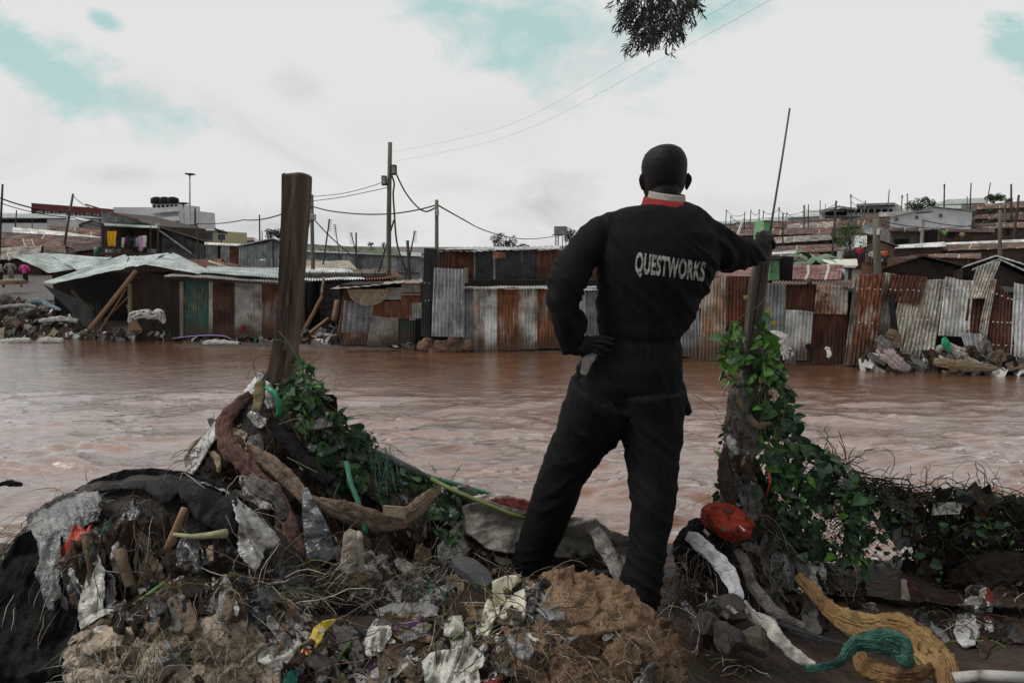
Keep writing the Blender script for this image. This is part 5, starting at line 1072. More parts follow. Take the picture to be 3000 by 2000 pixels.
COV = mixm('coverall_cloth', [(.0035, .0036, .0040), (.0075, .0078, .0088)], 30, .8, .35, spec=.12, bscale=700, bdist=.0006, detail=3)
for v in cme.vertices: v.co -= MO
cov_o = link('coverall', cme, COV, man, True)
# body -------------------------------------------------------------
bd = MB()
RG_(bd, [(a + 9, b_ - 9, y, Y, hd - .014) for a, b_, y, Y, hd in torso], 20)
for rows in (larm, rarm): TB_(bd, rows, 12, .72)
TB_(bd, lleg, 14, .78); TB_(bd, rleg, 14, .78)
# neck and skull (turned a little to his left)
HT = lambda x, y, Y: P(x, y, Y)
RG_(bd, [(1486, 1562, 480, 2.735, .058), (1487, 1561, 462, 2.745, .056), (1490, 1562, 445, 2.752, .056), (1494, 1564, 428, 2.757, .058)], 20)
RG_(bd, [(1492, 1562, 448, 2.770, .040), (1482, 1570, 434, 2.773, .068), (1478, 1573, 418, 2.775, .084), (1475, 1576, 400, 2.775, .092), (1473.5, 1577.5, 383, 2.775, .096), (1476, 1577, 368, 2.775, .096), (1482, 1572, 354, 2.775, .090), (1494, 1563, 342, 2.775, .075), (1509, 1550, 335, 2.775, .050), (1521, 1540, 332.4, 2.775, .022)], 28)
# face, chin, nose and lips on the far side
fdir = Vector((-.30, .954, 0)); fs = Vector((.954, .30, 0)); hc = P(1526, 400, 2.775)
def FP(f, s_, z): return hc + fdir * f + fs * s_ + Vector((0, 0, z))
bd.tube([FP(.03, 0, .0), FP(.045, 0, -.05), FP(.055, 0, -.095), FP(.06, 0, -.118)], [(.078, .06), (.068, .055), (.045, .045), (.022, .03)], 18)
bd.tube([FP(.085, 0, .022), FP(.10, 0, -.01), FP(.108, 0, -.028)], [.008, .011, .016], 8); bd.tube([FP(.10, -.016, -.03), FP(.10, .016, -.03)], .009, 8)
bd.tube([FP(.092, -.02, -.058), FP(.104, 0, -.056), FP(.092, .02, -.058)], .008, 8); bd.tube([FP(.090, -.018, -.070), FP(.102, 0, -.070), FP(.090, .018, -.070)], .009, 8)
bd.tube([FP(.082, -.045, .035), FP(.094, -.02, .04), FP(.094, .02, .04), FP(.082, .045, .035)], .008, 8)
bd.tube([FP(.075, -.055, -.02), FP(.085, -.035, -.025)], .014, 8); bd.tube([FP(.075, .055, -.02), FP(.085, .035, -.025)], .014, 8)
# ears
for s_, ex in ((-1, 1476), (1, 1577)):
    base = P(ex - s_ * 2, 417, 2.782); out = Vector((s_ * .82, -.5 if s_ > 0 else -.35, 0)).normalized(); q = 1.08 if s_ > 0 else .9
    for (dz, w_) in ((.026, .013), (.018, .020), (.009, .023), (0, .022), (-.009, .019), (-.018, .014), (-.027, .008)):
        bd.tube([base + Vector((0, 0, dz - .002)), base + out * (w_ * q * .6) + Vector((0, 0, dz)), base + out * (w_ * q) + Vector((0, 0, dz + .002))], [(.0075, .0075), (.006, .007), (.0055, .007)], 8, ref=Vector((0, 0, 1)))
# hands
def finger(mb, pts, r0, r1): 
    k = len(pts); mb.tube([Vector(p) for p in pts], [r0 + (r1 - r0) * i / (k - 1) for i in range(k)] , 10)
    mb.tube([Vector(pts[-1]) - (Vector(pts[-1]) - Vector(pts[-2])) * .05, Vector(pts[-1]) + (Vector(pts[-1]) - Vector(pts[-2])).normalized() * r1 * .8], [r1, r1 * .45], 8)
# left hand on hip: back of hand outward, fingers along the back of the hip
TB_(bd, [(1315, 800, 2.61, 15), (1324, 803, 2.605, 15), (1336, 797, 2.60, 16)], 12)
w0 = P(1330, 800, 2.60)
bd.tube([P(1326, 803, 2.60), P(1342, 795, 2.592), P(1360, 787, 2.585)], [(.027, .014), (.038, .014), (.036, .012)], 14)
finger(bd, [P(1352, 778, 2.585), P(1372, 774, 2.573), P(1392, 776, 2.567), P(1408, 779, 2.568)], .0092, .0075)
finger(bd, [P(1357, 785, 2.582), P(1377, 784, 2.570), P(1396, 788, 2.564), P(1409, 792, 2.565)], .0092, .0073)
finger(bd, [P(1356, 793, 2.584), P(1374, 795, 2.572), P(1390, 801, 2.566), P(1401, 807, 2.567)], .009, .007)
finger(bd, [P(1350, 800, 2.588), P(1364, 806, 2.577), P(1377, 814, 2.573), P(1385, 819, 2.573)], .008, .0063)
finger(bd, [P(1334, 808, 2.60), P(1343, 822, 2.62), P(1350, 829, 2.65)], .010, .008)
# right hand closed over the post top
bd.tube([P(1740, 566, 2.86), P(1748, 556, 2.87), P(1755, 549, 2.885), P(1761, 546, 2.91)], [(.024, .02), (.030, .017), (.037, .016), (.036, .014)], 14)
for i, (x, y) in enumerate(((1739, 541), (1750, 537), (1761, 538), (1770, 544))):
    a = P(x, y + 3, 2.895); finger(bd, [a, P(x + 2, y - 2, 2.92) + Vector((0, 0, .004)), P(x + 4, y + 2, 2.95), P(x + 5, y + 14, 2.965)], .0098 - .0008 * (i == 3), .0078)
finger(bd, [P(1762, 556, 2.88), P(1774, 552, 2.885), P(1778, 560, 2.90), P(1777, 570, 2.91)], .0105, .0085)
# feet
fl = P(1205, 1308, 2.89)
bd.tube([fl + Vector((0, 0, .06)), fl + Vector((-.01, 0, .0)), fl + Vector((-.03, 0, -.035))], [.045, .040, .042], 12)
bd.tube([fl + Vector((.02, -.005, -.045)), fl + Vector((-.05, .0, -.035)), fl + Vector((-.10, .0, -.045)), fl + Vector((-.135, .0, -.055))], [(.034, .035), (.030, .042), (.020, .045), (.012, .043)], 14)
for k in range(5): finger(bd, [fl + Vector((-.128, -.034 + k * .017, -.055)), fl + Vector((-.146 + abs(k - 1) * .003, -.036 + k * .018, -.056)), fl + Vector((-.160 + abs(k - 1) * .004, -.037 + k * .018, -.062))], .010 + .003 * (k == 0), .007 + .003 * (k == 0))
fr_ = P(1462, 1404, 2.485)
bd.tube([fr_ + Vector((0, 0, .06)), fr_ + Vector((0, 0, -.02)), fr_ + Vector((0, .02, -.05))], [.045, .04, .04], 12)
bd.tube([fr_ + Vector((0, -.03, -.05)), fr_ + Vector((.01, .05, -.045)), fr_ + Vector((.02, .11, -.06)), fr_ + Vector((.02, .15, -.07))], [(.034, .03), (.038, .028), (.045, .018), (.043, .012)], 14)
for k in range(5): finger(bd, [fr_ + Vector((-.014 + k * .017, .145, -.07)), fr_ + Vector((-.016 + k * .018, .175 - k * .003, -.075))], .010, .007)
bme = remesh(bd, 'body', .0036, 3)
for v in bme.vertices: v.co -= MO
body = link('body', bme, mixm('skin', [(.0045, .0034, .003), (.011, .008, .0068)], 90, .62, .5, spec=.2, bscale=600, bdist=.0012), man, True)
for s_ in (-1, 1):
    mb = MB(); c = FP(.084, s_ * .032, .012); mb.tube([c - fdir * .01, c, c + fdir * .006], [.010, .011, .005], 12); mb.build('eye', M['white'], body, smooth=True)
# collars
def band(rows, th, mat, name, seg=36, a0=0, a1=2 * math.pi):
    """rows: (cx, y, Y, rx m, ry m)"""
    mb = MB(); k = len(rows)
    for s_ in (0, 1):
        for (cx, y, Y, rx, ry, tilt) in rows:
            c = P(cx, y, Y)
            for j in range(seg + 1):
                a = a0 + (a1 - a0) * j / seg; mb.v.append(c + Vector((math.cos(a) * (rx + s_ * th), math.sin(a) * (ry + s_ * th), tilt * math.cos(a) + .012 * math.sin(a))))
    w = seg + 1
    for i in range(k - 1):
        for j in range(seg):
            a = i * w + j; mb.face((a, a + w, a + w + 1, a + 1)); a += k * w; mb.face((a, a + 1, a + w + 1, a + w))
    for j in range(seg): a = (k - 1) * w + j; mb.face((a, a + k * w, a + k * w + 1, a + 1)); mb.face((j, j + 1, j + 1 + k * w, j + k * w))
    return mb.build(name, mat, man, smooth=True)
RED = mixm('red_cloth', [(.15, .010, .009), (.24, .018, .014)], 30, .85, .3, bscale=300, bdist=.001); OFFW = mixm('off_white_cloth', [(.22, .20, .18), (.33, .30, .27)], 40, .9, .3, bscale=300, bdist=.001)
band([(1529, 482, 2.732, .094, .094, -.013), (1529, 474, 2.735, .087, .088, -.012), (1528, 464, 2.738, .081, .081, -.010), (1527, 457, 2.742, .076, .075, -.008)], .006, RED, 'red_collar')
band([(1530, 466, 2.742, .071, .071, -.010), (1531, 456, 2.744, .068, .069, -.009), (1532, 448, 2.746, .066, .067, -.008), (1532, 443, 2.747, .066, .067, -.008)], .005, OFFW, 'shirt_collar')
# lettering on the back
tree_b = BVHTree.FromPolygons([v.co + MO for v in cme.vertices], [tuple(p.vertices) for p in cme.polygons])
cu = bpy.data.curves.new('lettering', 'FONT'); cu.body = 'QUESTWORKS'; cu.size = 1; cu.offset = .040; cu.space_character = 1.10
to = bpy.data.objects.new('lettering', cu); C.objects.link(to); dg = bpy.context.evaluated_depsgraph_get(); tm = bpy.data.meshes.new_from_object(to.evaluated_get(dg)); bpy.data.objects.remove(to)
bm_ = bmesh.new(); bm_.from_mesh(tm); bmesh.ops.triangulate(bm_, faces=bm_.faces)
for _ in range(3):
    ed = [e for e in bm_.edges if e.calc_length() > .07]
    bmesh.ops.subdivide_edges(bm_, edges=ed, cuts=1); bmesh.ops.triangulate(bm_, faces=[f for f in bm_.faces if len(f.verts) > 3])
x0 = min(v.co.x for v in bm_.verts); x1 = max(v.co.x for v in bm_.verts); yy0 = 0.0; yy1 = max(v.co.y for v in bm_.verts)
for v in bm_.verts:
    u = (v.co.x - x0) / (x1 - x0); w = (v.co.y - yy0) / (yy1 - yy0)
    top_ = 578 + 24 * u; bt = 624 + 20 * u - 0 * u; xx = 1459 + 160 * u + 4 * (w - .5); y_ = bt + (top_ - bt) * w
    q = P(xx, y_, 2.3); h_ = tree_b.ray_cast(q, (P(xx, y_, 2.7) - q).normalized())
    p = h_[0] if h_[0] else P(xx, y_, 2.6); v.co = p + Vector((0, -.0022, 0)) - MO
bm_.to_mesh(tm); bm_.free(); tm.name = 'lettering'; tm.materials.clear(); 
link('lettering', tm, mixm('letter_print', [(.11, .105, .10), (.30, .29, .27), (.38, .37, .35)], 60, .8, .1, contrast=.12), man)
# sandal of the left foot, white cloth in the pocket
mb = MB(); mb.tube([fl + Vector((.045, 0, -.083)), fl + Vector((-.05, 0, -.08)), fl + Vector((-.165, 0, -.085))], [(.012, .04), (.012, .045), (.010, .046)], 14); so_ = mb.build('sandal', M['dark'], man, smooth=True)
mb = MB(); mb.tube([fl + Vector((-.055, -.050, -.06)), fl + Vector((-.062, -.02, -.008)), fl + Vector((-.07, .02, -.012)), fl + Vector((-.075, .05, -.06))], [(.012, .004)] * 4, 8); mb.build('strap', OFFW, so_, smooth=True)
def cloth_tube(pts, wpx, strands=None, **kw):
    mw = max(p[3] for p in pts)
    strands = strands or (4 if mw > 20 and pts[0][2] < 5 else 3 if mw > 9 and pts[0][2] < 5 else 1)
    if strands == 1: return cloth_strand(pts, wpx, **kw)
    out = MB(); n = len(pts); s0 = rnd(0, 50)
    for j in range(strands):
        q = []; l = 0
        for i, p in enumerate(pts):
            a = pts[max(i - 1, 0)]; b_ = pts[min(i + 1, n - 1)]; tx, ty = b_[0] - a[0], b_[1] - a[1]; m_ = math.hypot(tx, ty) or 1; nx, ny = -ty / m_, tx / m_
            l += m_ / 2; o = ((j + .5) / strands * 2 - 1) * .62 + .38 * noise.noise(Vector((l / 90, j * 3.3, s0)))
            q.append((p[0] + nx * p[3] * o, p[1] + ny * p[3] * o, p[2] - (.35 - .35 * o * o + .25 * noise.noise(Vector((l / 60, j * 5.1, s0)))) * p[3] * pxm(p[1], p[2]) * kw.get('depth', .5), p[3] * (1.15 / strands + .16) * (1 + .35 * noise.noise(Vector((l / 50, j * 7.7, s0))))))
        k2 = dict(kw); k2['depth'] = min(.8, kw.get('depth', .5) * 1.5); m = cloth_strand(q, wpx, **k2); o0 = len(out.v); out.v += m.v
        for f in m.f: out.face([o0 + i for i in f])
    return out
def cloth_strand(pts, wpx, depth=.5, folds=5, amp=.25, seg=72, k=14, name=None, seed=None, twist=0.0, wob=.12):
    """pts: (x, y, Y, halfwidth px): a bunched cloth with lengthwise folds"""
    s0 = rnd(0, 90) if seed is None else seed; cs = [P(p[0], p[1], p[2]) for p in pts]; rs = [p[3] * pxm(p[1], p[2]) for p in pts]; out = []; rr = []
    n = len(cs)
    for i in range(n - 1):
        p0 = cs[max(i - 1, 0)]; p1 = cs[i]; p2 = cs[i + 1]; p3 = cs[min(i + 2, n - 1)]
        for j in range(k):
            t_ = j / k; out.append(.5 * ((2 * p1) + (p2 - p0) * t_ + (2 * p0 - 5 * p1 + 4 * p2 - p3) * t_ ** 2 + (3 * p1 - p0 - 3 * p2 + p3) * t_ ** 3))
            r = rs[i] * (1 - t_) + rs[i + 1] * t_; rr.append((r, r * depth))
    out.append(cs[-1]); rr.append((rs[-1], rs[-1] * depth)); m0 = max(rs)
    mb = MB()
    tw_ = rnd(-.5, .5) + twist
    def rg(a, L_, i):
        l = L_ / m0; b_ = a + tw_ * l * .35; ca, sa = math.cos(b_), math.sin(b_); f_ = folds * .30
        e = 1.0 + .30 * fb(l * .45 + s0, 2.2, 0, 3)
        c1 = ridged(ca * f_ + s0, sa * f_, l * .16, 2) - .72; c2 = ridged(ca * f_ * 2.4, sa * f_ * 2.4 + s0, l * .3, 3) - .7; c3 = ridged(l * 1.1 + s0, a * 1.2, s0, 3) - .7
        return e * (1 + amp * (3.4 * c1 + 2.2 * c2 + 1.5 * c3))
    mb.tube(out, rr, seg, ridge=rg); return mb
mb = cloth_tube([(1364, 806, 2.62, 10), (1352, 822, 2.61, 12), (1345, 842, 2.61, 9), (1341, 860, 2.61, 5)], 0, strands=1, depth=.4); mb.build('pocket_rag', OFFW, man, smooth=True)

# ================================================================== FOREGROUND
NEAR = MB()                                  # every near surface, used to lay litter on
def addnear(mb): n = len(NEAR.v); NEAR.v += [Vector(v) for v in mb.v]; NEAR.f += [tuple(n + i for i in f) for f in mb.f]
def rubbish_mat(name, cols, sc=14, rough=.8, seed=0):
    if name in _mc: return _mc[name]
    m, t, b = newmat(name); N = t.nodes.new; L = t.links.new
    g = N('ShaderNodeNewGeometry'); nd = N('ShaderNodeTexNoise'); nd.inputs['Scale'].default_value = sc * .8; nd.inputs['Detail'].default_value = 4; L(g.outputs['Position'], nd.inputs[0])
    va = N('ShaderNodeVectorMath'); va.operation = 'MULTIPLY_ADD'; L(nd.outputs['Color'], va.inputs[0]); va.inputs[1].default_value = (.16, .16, .16); L(g.outputs['Position'], va.inputs[2])
    vo = N('ShaderNodeTexVoronoi'); vo.inputs['Scale'].default_value = sc; L(va.outputs[0], vo.inputs['Vector'])
    wn = N('ShaderNodeTexWhiteNoise'); L(vo.outputs['Position'], wn.inputs[0])
    cr = N('ShaderNodeValToRGB'); cr.color_ramp.interpolation = 'CONSTANT'; e = cr.color_ramp.elements; e[0].color = (*cols[0][1], 1); e[1].position = cols[1][0]; e[1].color = (*cols[1][1], 1)
    for p_, c_ in cols[2:]: q = e.new(p_); q.color = (*c_, 1)
    L(wn.outputs[0], cr.inputs[0])
    n2 = N('ShaderNodeTexNoise'); n2.inputs['Scale'].default_value = 60; n2.inputs['Detail'].default_value = 7; L(g.outputs['Position'], n2.inputs[0])
    mr = N('ShaderNodeMapRange'); mr.inputs[1].default_value = .3; mr.inputs[2].default_value = .7; mr.inputs[3].default_value = .35; mr.inputs[4].default_value = 1.35; L(n2.outputs[0], mr.inputs[0])
    mx = N('ShaderNodeMixRGB'); mx.blend_type = 'MULTIPLY'; mx.inputs[0].default_value = 1; L(cr.outputs[0], mx.inputs[1]); L(mr.outputs[0], mx.inputs[2]); L(mx.outputs[0], b.inputs['Base Color'])
    bp = N('ShaderNodeBump'); bp.inputs['Strength'].default_value = .9; bp.inputs['Distance'].default_value = .012; L(n2.outputs[0], bp.inputs['Height']); L(bp.outputs[0], b.inputs['Normal'])
    b.inputs['Roughness'].default_value = rough; _mc[name] = m; return m
RUBD = rubbish_mat('dark_rubbish', [(0, (.006, .005, .005)), (.35, (.014, .010, .008)), (.6, (.026, .018, .014)), (.8, (.045, .032, .024)), (.93, (.085, .07, .055))], 12)
RUBM = rubbish_mat('mixed_rubbish', [(0, (.012, .009, .008)), (.25, (.03, .021, .016)), (.5, (.06, .042, .03)), (.7, (.10, .075, .055)), (.86, (.17, .145, .12)), (.95, (.30, .28, .26))], 18)
def ridge_heap(rows, front, back, zf, zb, name, mat, lab, lump=.05, nu=240, nv=64, pw=.8):
    """rows: ridge points (x, y, Y) in picture pixels and depth"""
    cs = [P(*r_) for r_ in rows]; L_ = [0]
    for a, b_ in zip(cs, cs[1:]): L_.append(L_[-1] + (b_ - a).length)
    mb = MB()
    for i in range(nu + 1):
        d = L_[-1] * i / nu; k = 0
        while k < len(cs) - 2 and d > L_[k + 1]: k += 1
        c = cs[k].lerp(cs[k + 1], (d - L_[k]) / max(1e-6, L_[k + 1] - L_[k]))
        for j in range(nv + 1):
            v = j / nv * 2 - 1          # -1 front foot .. 0 ridge .. 1 back foot
            fr2 = front * (.4 + .6 * sstep(-.15, -.6, c.x)) if name == 'rubbish_bank' else front
            if v < 0: w = -v; p = Vector((c.x * (1 - .12 * w), c.y - fr2 * w ** pw, c.z + (zf - c.z) * (w ** 1.35)))
            else: p = Vector((c.x, c.y + back * v, c.z + (zb - c.z) * (v ** 1.2)))
            q = p * 5; n_ = ridged(q.x, q.y, q.z, 4) - .72; n2_ = fb(q.x * 2.5, q.y * 2.5, q.z * 2.5, 3)
            p = p + Vector((.25 * n2_, -1, .35)) * (lump * 2.2 * n_ * (1 if v < .3 else .4)) + Vector((0, 0, lump * .25 * n2_)); mb.v.append(p)
    for i in range(nu):
        for j in range(nv): a = i * (nv + 1) + j; mb.face((a, a + nv + 1, a + nv + 2, a + 1))
    addnear(mb); o = mb.build(name, mat, smooth=True); tag(o, lab, kind='stuff'); return o
ridge_heap([(420, 1120, 2.85), (440, 1070, 2.9), (480, 1000, 2.95), (525, 945, 2.98), (575, 890, 3.0), (615, 850, 3.02), (690, 848, 3.02), (735, 905, 3.03), (790, 975, 3.05), (850, 1035, 3.06), (930, 1085, 3.08), (1000, 1120, 3.1), (1080, 1160, 3.1), (1250, 1210, 3.1), (1440, 1270, 3.1), (1560, 1310, 3.1)],
           .34, .5, 1.66, 1.2, 'rubbish_bank', RUBD, 'dark rubbish heaped against the buried fence and big post', .06)
ridge_heap([(-120, 1420, 2.1), (-20, 1330, 2.15), (50, 1235, 2.2), (100, 1170, 2.22), (180, 1120, 2.24), (300, 1090, 2.25), (400, 1088, 2.26), (490, 1105, 2.28), (560, 1150, 2.3), (630, 1210, 2.32), (690, 1290, 2.34), (760, 1360, 2.36)],
           .36, .6, 1.72, 1.45, 'rubbish_hump', RUBD, 'dark hump of rubbish at left under the black cloth', .05, pw=.55)
ridge_heap([(1540, 1330, 2.9), (1570, 1260, 2.9), (1620, 1200, 2.92), (1665, 1100, 2.95), (1690, 1000, 2.98), (1730, 1040, 3.0), (1790, 1160, 3.02), (1850, 1230, 3.05), (1930, 1330, 3.05), (1990, 1410, 3.05), (2060, 1440, 3.02), (2120, 1400, 3.0), (2200, 1360, 2.98), (2330, 1330, 2.95), (2500, 1330, 2.9)],
           .30, .35, 1.62, 1.3, 'rubbish_foot', RUBD, 'dark rubbish packed round the foot of the vine post and wire fence', .05)
def pile(x, y):
    q = gnear(x, y); e = sstep(.85, .45, x) * sstep(2.75, 2.3, y)
    return q - .09 + e * (.05 + .09 * (ridged(x * 4.5, y * 4.5, 1, 4) - .55) + .05 * fb(x * 9, y * 9, 2, 3))
mb = heightmesh(-2.4, .95, .9, 2.8, .012, pile); addnear(mb); tag(mb.build('rubbish_pile', RUBM, smooth=True), 'low pile of muddy mixed rubbish in the foreground', kind='stuff')
mb = heightmesh(-3, 3, .9, 4.6, .05, lambda x, y: gnear(x, y) - .03); addnear(mb)
BV = None
def rebuild():
    global BV; BV = BVHTree.FromPolygons([tuple(v) for v in NEAR.v], NEAR.f)
rebuild(); CAMP = Vector((0, 0, CAMZ))
def hitY(x, y, dflt=3.0):
    h_ = BV.ray_cast(CAMP, rayd(x, y).normalized()); return h_[0].y if h_[0] else dflt
def psheet(pts, name, mat, lab, cat, into=None, mi=0, Y=None, off=.03, amp=.03, sc=9, dirv=(1, .3), rag=3.0, cell=8, sm=3, near=True, group=None, thick=.0, parent=None, part=False, st=.35, bulge=0.0):
    """crumpled sheet whose outline is given in picture pixels; it lies on whatever is below it"""
    bm = bmesh.new(); vs = [bm.verts.new((p[0], p[1], 0)) for p in pts]; bm.faces.new(vs); bmesh.ops.triangulate(bm, faces=bm.faces)
    for _ in range(7):
        ed = [e for e in bm.edges if e.calc_length() > cell]
        if not ed: break
        bmesh.ops.subdivide_edges(bm, edges=ed, cuts=1); bmesh.ops.triangulate(bm, faces=[f for f in bm.faces if len(f.verts) > 3])
    bmesh.ops.beautify_fill(bm, faces=bm.faces, edges=bm.edges)
    bm.verts.index_update(); s0 = rnd(0, 60); Ys = {}; bd_ = {v.index: v.is_boundary for v in bm.verts}
    def yat(x, y):
        if Y is None: return hitY(x, y)
        if isinstance(Y, (int, float)): return Y
        ws = [(1 / (1 + ((x - a[0]) ** 2 + (y - a[1]) ** 2)) ** 1.2, a[2]) for a in pts]; return sum(w * q for w, q in ws) / sum(w for w, q in ws)
    for v in bm.verts: Ys[v.index] = yat(v.co.x, v.co.y)
    for _ in range(sm if Y is None else 0):
        N_ = {}
        for v in bm.verts:
            nb = [Ys[e.other_vert(v).index] for e in v.link_edges]; N_[v.index] = .4 * Ys[v.index] + .6 * min(sum(nb) / len(nb), Ys[v.index] + .03)
        Ys = N_
    if Y is None:
        md_ = sorted(Ys.values())[len(Ys) // 2]
        for k_ in Ys: Ys[k_] = max(md_ - .16, min(md_ + .10, Ys[k_]))
    dl = math.hypot(*dirv); dx, dy = dirv[0] / dl, dirv[1] / dl
    x0 = sum(p[0] for p in pts) / len(pts); y0 = sum(p[1] for p in pts) / len(pts); Rm = max(math.hypot(p[0] - x0, p[1] - y0) for p in pts)
    mp_ = []
    for v in bm.verts:
        x, y = v.co.x, v.co.y
        if bd_[v.index]: x += rag * fb(x * .12 + s0, y * .12, 0, 3); y += rag * fb(x * .12, y * .12 + s0, 5, 3)
        k = sc / 1000.0; a = (x * dx + y * dy) * k; b_ = (-x * dy + y * dx) * k * st
        w = .5 * fb(a * .7 + s0, b_ * .7, 3, 2)
        f_ = ridged(a + w + s0, b_ + w, s0, 3) - .62 + .5 * (ridged(a * 3.1 + s0, b_ * 2.2 + w * 2, s0 + 4, 2) - .7) + .3 * (ridged(a * 6 + w, b_ * 9 + s0, s0, 2) - .7)
        rr = math.hypot(x - x0, y - y0) / Rm
        mp_.append(P(x, y, Ys[v.index] - off - amp * f_ * 1.5 - bulge * (1 - rr * rr)))
    mb = MB(); mb.v = mp_; mb.f = [tuple(v.index for v in f.verts)[::-1] for f in bm.faces]; mb.uv = [None] * len(mb.f); mb.mi = [0] * len(mb.f)
    be = [(e.verts[0].index, e.verts[1].index) for e in bm.edges if e.is_boundary]; bm.free()
    n = len(mb.v); th = max(thick, .0015)
    mb.v += [p + Vector((0, th, -th * .3)) for p in mp_]
    for f in list(mb.f): mb.face([n + i for i in f][::-1])
    for a, b_ in be: mb.face((a, b_, b_ + n, a + n))
    if into is not None:
        n = len(into.v); into.v += mb.v
        for f in mb.f: into.face([n + i for i in f], None, mi)
        return
    if part: return mb.build(name, mat, parent, smooth=True)
    return solo(mb, name, mat, lab, cat, group)
def ctube(pts, name, mat, lab, cat, off=0.0, **k):
    q = [(p[0], p[1], (hitY(p[0], p[1]) - off) if len(p) < 4 else p[2], p[-1]) for p in pts]; return solo(cloth_tube(q, 0, **k), name, mat, lab, cat)
def sack(x, y, w, h, Y, dm, name, mat, lab, cat='sack', amp=.05, sc=7, rot=0, seed=None, near=True, sub=6, flat=.7):
    c = P(x, y, Y); pxx = pxm(y, Y); s0 = rnd(0, 80) if seed is None else seed; bm = bmesh.new(); bmesh.ops.create_icosphere(bm, subdivisions=sub, radius=1); mb = MB(); cr, sr = math.cos(rot), math.sin(rot)
    for v in bm.verts:
        n = v.co.copy(); q = n * (sc * .35) + Vector((s0, 0, s0)); w_ = noise.noise(q * .8) * 1.3; q2 = q + Vector((w_, w_, -w_))
        f_ = 1 + amp * 3.0 * (ridged(q2.x * .7, q2.y * .5, q2.z * .7, 2) - .66) + amp * 1.1 * (ridged(q2.x * 2.2, q2.y * 2.2, q2.z * 1.1, 2) - .7) + amp * .22 * (ridged(q2.x * 9, q2.y * 9, q2.z * 6, 2) - .7) + .12 * noise.noise(n * 1.4 + Vector((s0, 1, 2)))
        X, Z = n.x * w * pxx / 2 * f_, (n.z if n.z > 0 else n.z * flat) * h * pxx / 2 * f_
        mb.v.append(c + Vector((X * cr - Z * sr, n.y * dm * f_, X * sr + Z * cr)))
    mb.f = [tuple(v.index for v in f.verts) for f in bm.faces]; mb.uv = [None] * len(mb.f); mb.mi = [0] * len(mb.f); bm.free()
    if near: addnear(mb)
    return solo(mb, name, mat, lab, cat)
# materials of rags and plastics
def rag(n, c, d=None, sc=25, **k): return mixm(n, [tuple(v * .45 for v in c), c, tuple(min(1, v * 1.35) for v in c)], sc, k.pop('rough', .88), .6, spec=k.pop('spec', .1), bscale=k.pop('bscale', 260), bdist=.002, crease=k.pop('crease', 24), dirt=d and ((.03, .02, .015), 7, d), **k)
BLK = rag('black_rag', (.010, .010, .011)); MAU = rag('mauve_brown_cloth', (.11, .062, .054), .66); TAN = rag('tan_cloth', (.15, .108, .08), .66); BUR = rag('burlap', (.165, .105, .066), .60, sc=18, bscale=420); BEI = rag('beige_sack', (.30, .245, .19), .56, sc=14, bscale=380)
GPL = mixm('grey_plastic', [(.045, .042, .04), (.14, .14, .14), (.27, .27, .275)], 9, .38, .5, spec=.5, bscale=30, bdist=.006, crease=26, dirt=((.05, .035, .025), 9, .56)); CPL = mixm('clear_plastic', [(.13, .12, .11), (.34, .33, .32), (.55, .54, .53)], 12, .32, .6, spec=.6, bscale=40, bdist=.006, crease=30, dirt=((.06, .04, .03), 10, .54))
WPL = mixm('white_plastic', [(.30, .29, .25), (.54, .53, .48)], 10, .35, .4, spec=.5, bscale=30, bdist=.005, crease=26, dirt=((.07, .045, .03), 9, .60)); DPL = mixm('dark_plastic', [(.010, .010, .011), (.03, .03, .033)], 10, .35, .4, spec=.5, bscale=25, bdist=.005, crease=18)
SPL = mixm('slate_plastic', [(.06, .061, .07), (.11, .112, .125)], 6, .34, .4, spec=.5, bscale=25, bdist=.005, crease=18)
ORG = mixm('orange_tarp', [(.11, .055, .026), (.22, .125, .05), (.30, .21, .09)], 4, .7, .4, bscale=300, bdist=.001, crease=20, dirt=((.07, .035, .02), 6, .56)); TEAL = rag('teal_cloth', (.05, .125, .095), .58); REDC = rag('red_bundle_cloth', (.22, .030, .018), .66); REDP = mixm('red_plastic', [(.20, .012, .006), (.34, .028, .012)], 8, .5, .3)
CRM = mixm('cream_plastic', [(.34, .32, .23), (.54, .51, .40)], 7, .4, .3, spec=.5, dirt=((.05, .03, .02), 12, .55)); GRN = mixm('green_plastic', [(.02, .15, .075), (.03, .22, .11)], 8, .4, .2, spec=.5); STK = M['stick']; GST = mixm('green_stalk', [(.06, .11, .025), (.12, .20, .05)], 20, .6, .2); TEAP = mixm('teal_plastic', [(.03, .19, .17), (.06, .27, .24)], 12, .4, .3, spec=.5, dirt=((.05, .04, .03), 12, .62))
WCL = rag('white_strip_cloth', (.42, .42, .44), .68); GRG = rag('grey_rag', (.11, .10, .09), .58)
# --- big sacks first (litter will lie on them)
sack(452, 1525, 520, 330, 1.76, .24, 'woven_sack', BEI, 'large crumpled beige woven sack at the bottom left', amp=.10, sc=11, rot=.05, seed=11, sub=7)
sack(1330, 1525, 440, 350, 1.93, .27, 'burlap_sack', BUR, 'large brown burlap sack heap in front of the man\'s right leg', amp=.10, sc=13, rot=-.25, seed=23, sub=7)
sack(620, 1530, 260, 190, 1.72, .16, 'woven_sack', rag('greyish_sack', (.21, .185, .16), .54, bscale=400), 'greyer torn sack beside the large beige one', amp=.11, sc=12, seed=37)
sack(560, 1428, 150, 90, 1.92, .08, 'checked_sack', mixm('checked', [(.14, .045, .06), (.24, .19, .15), (.20, .13, .09)], 16, .9, .4, bscale=300, bdist=.001), 'sack corner with faded magenta check behind the beige sack', amp=.08, seed=5)
rebuild()

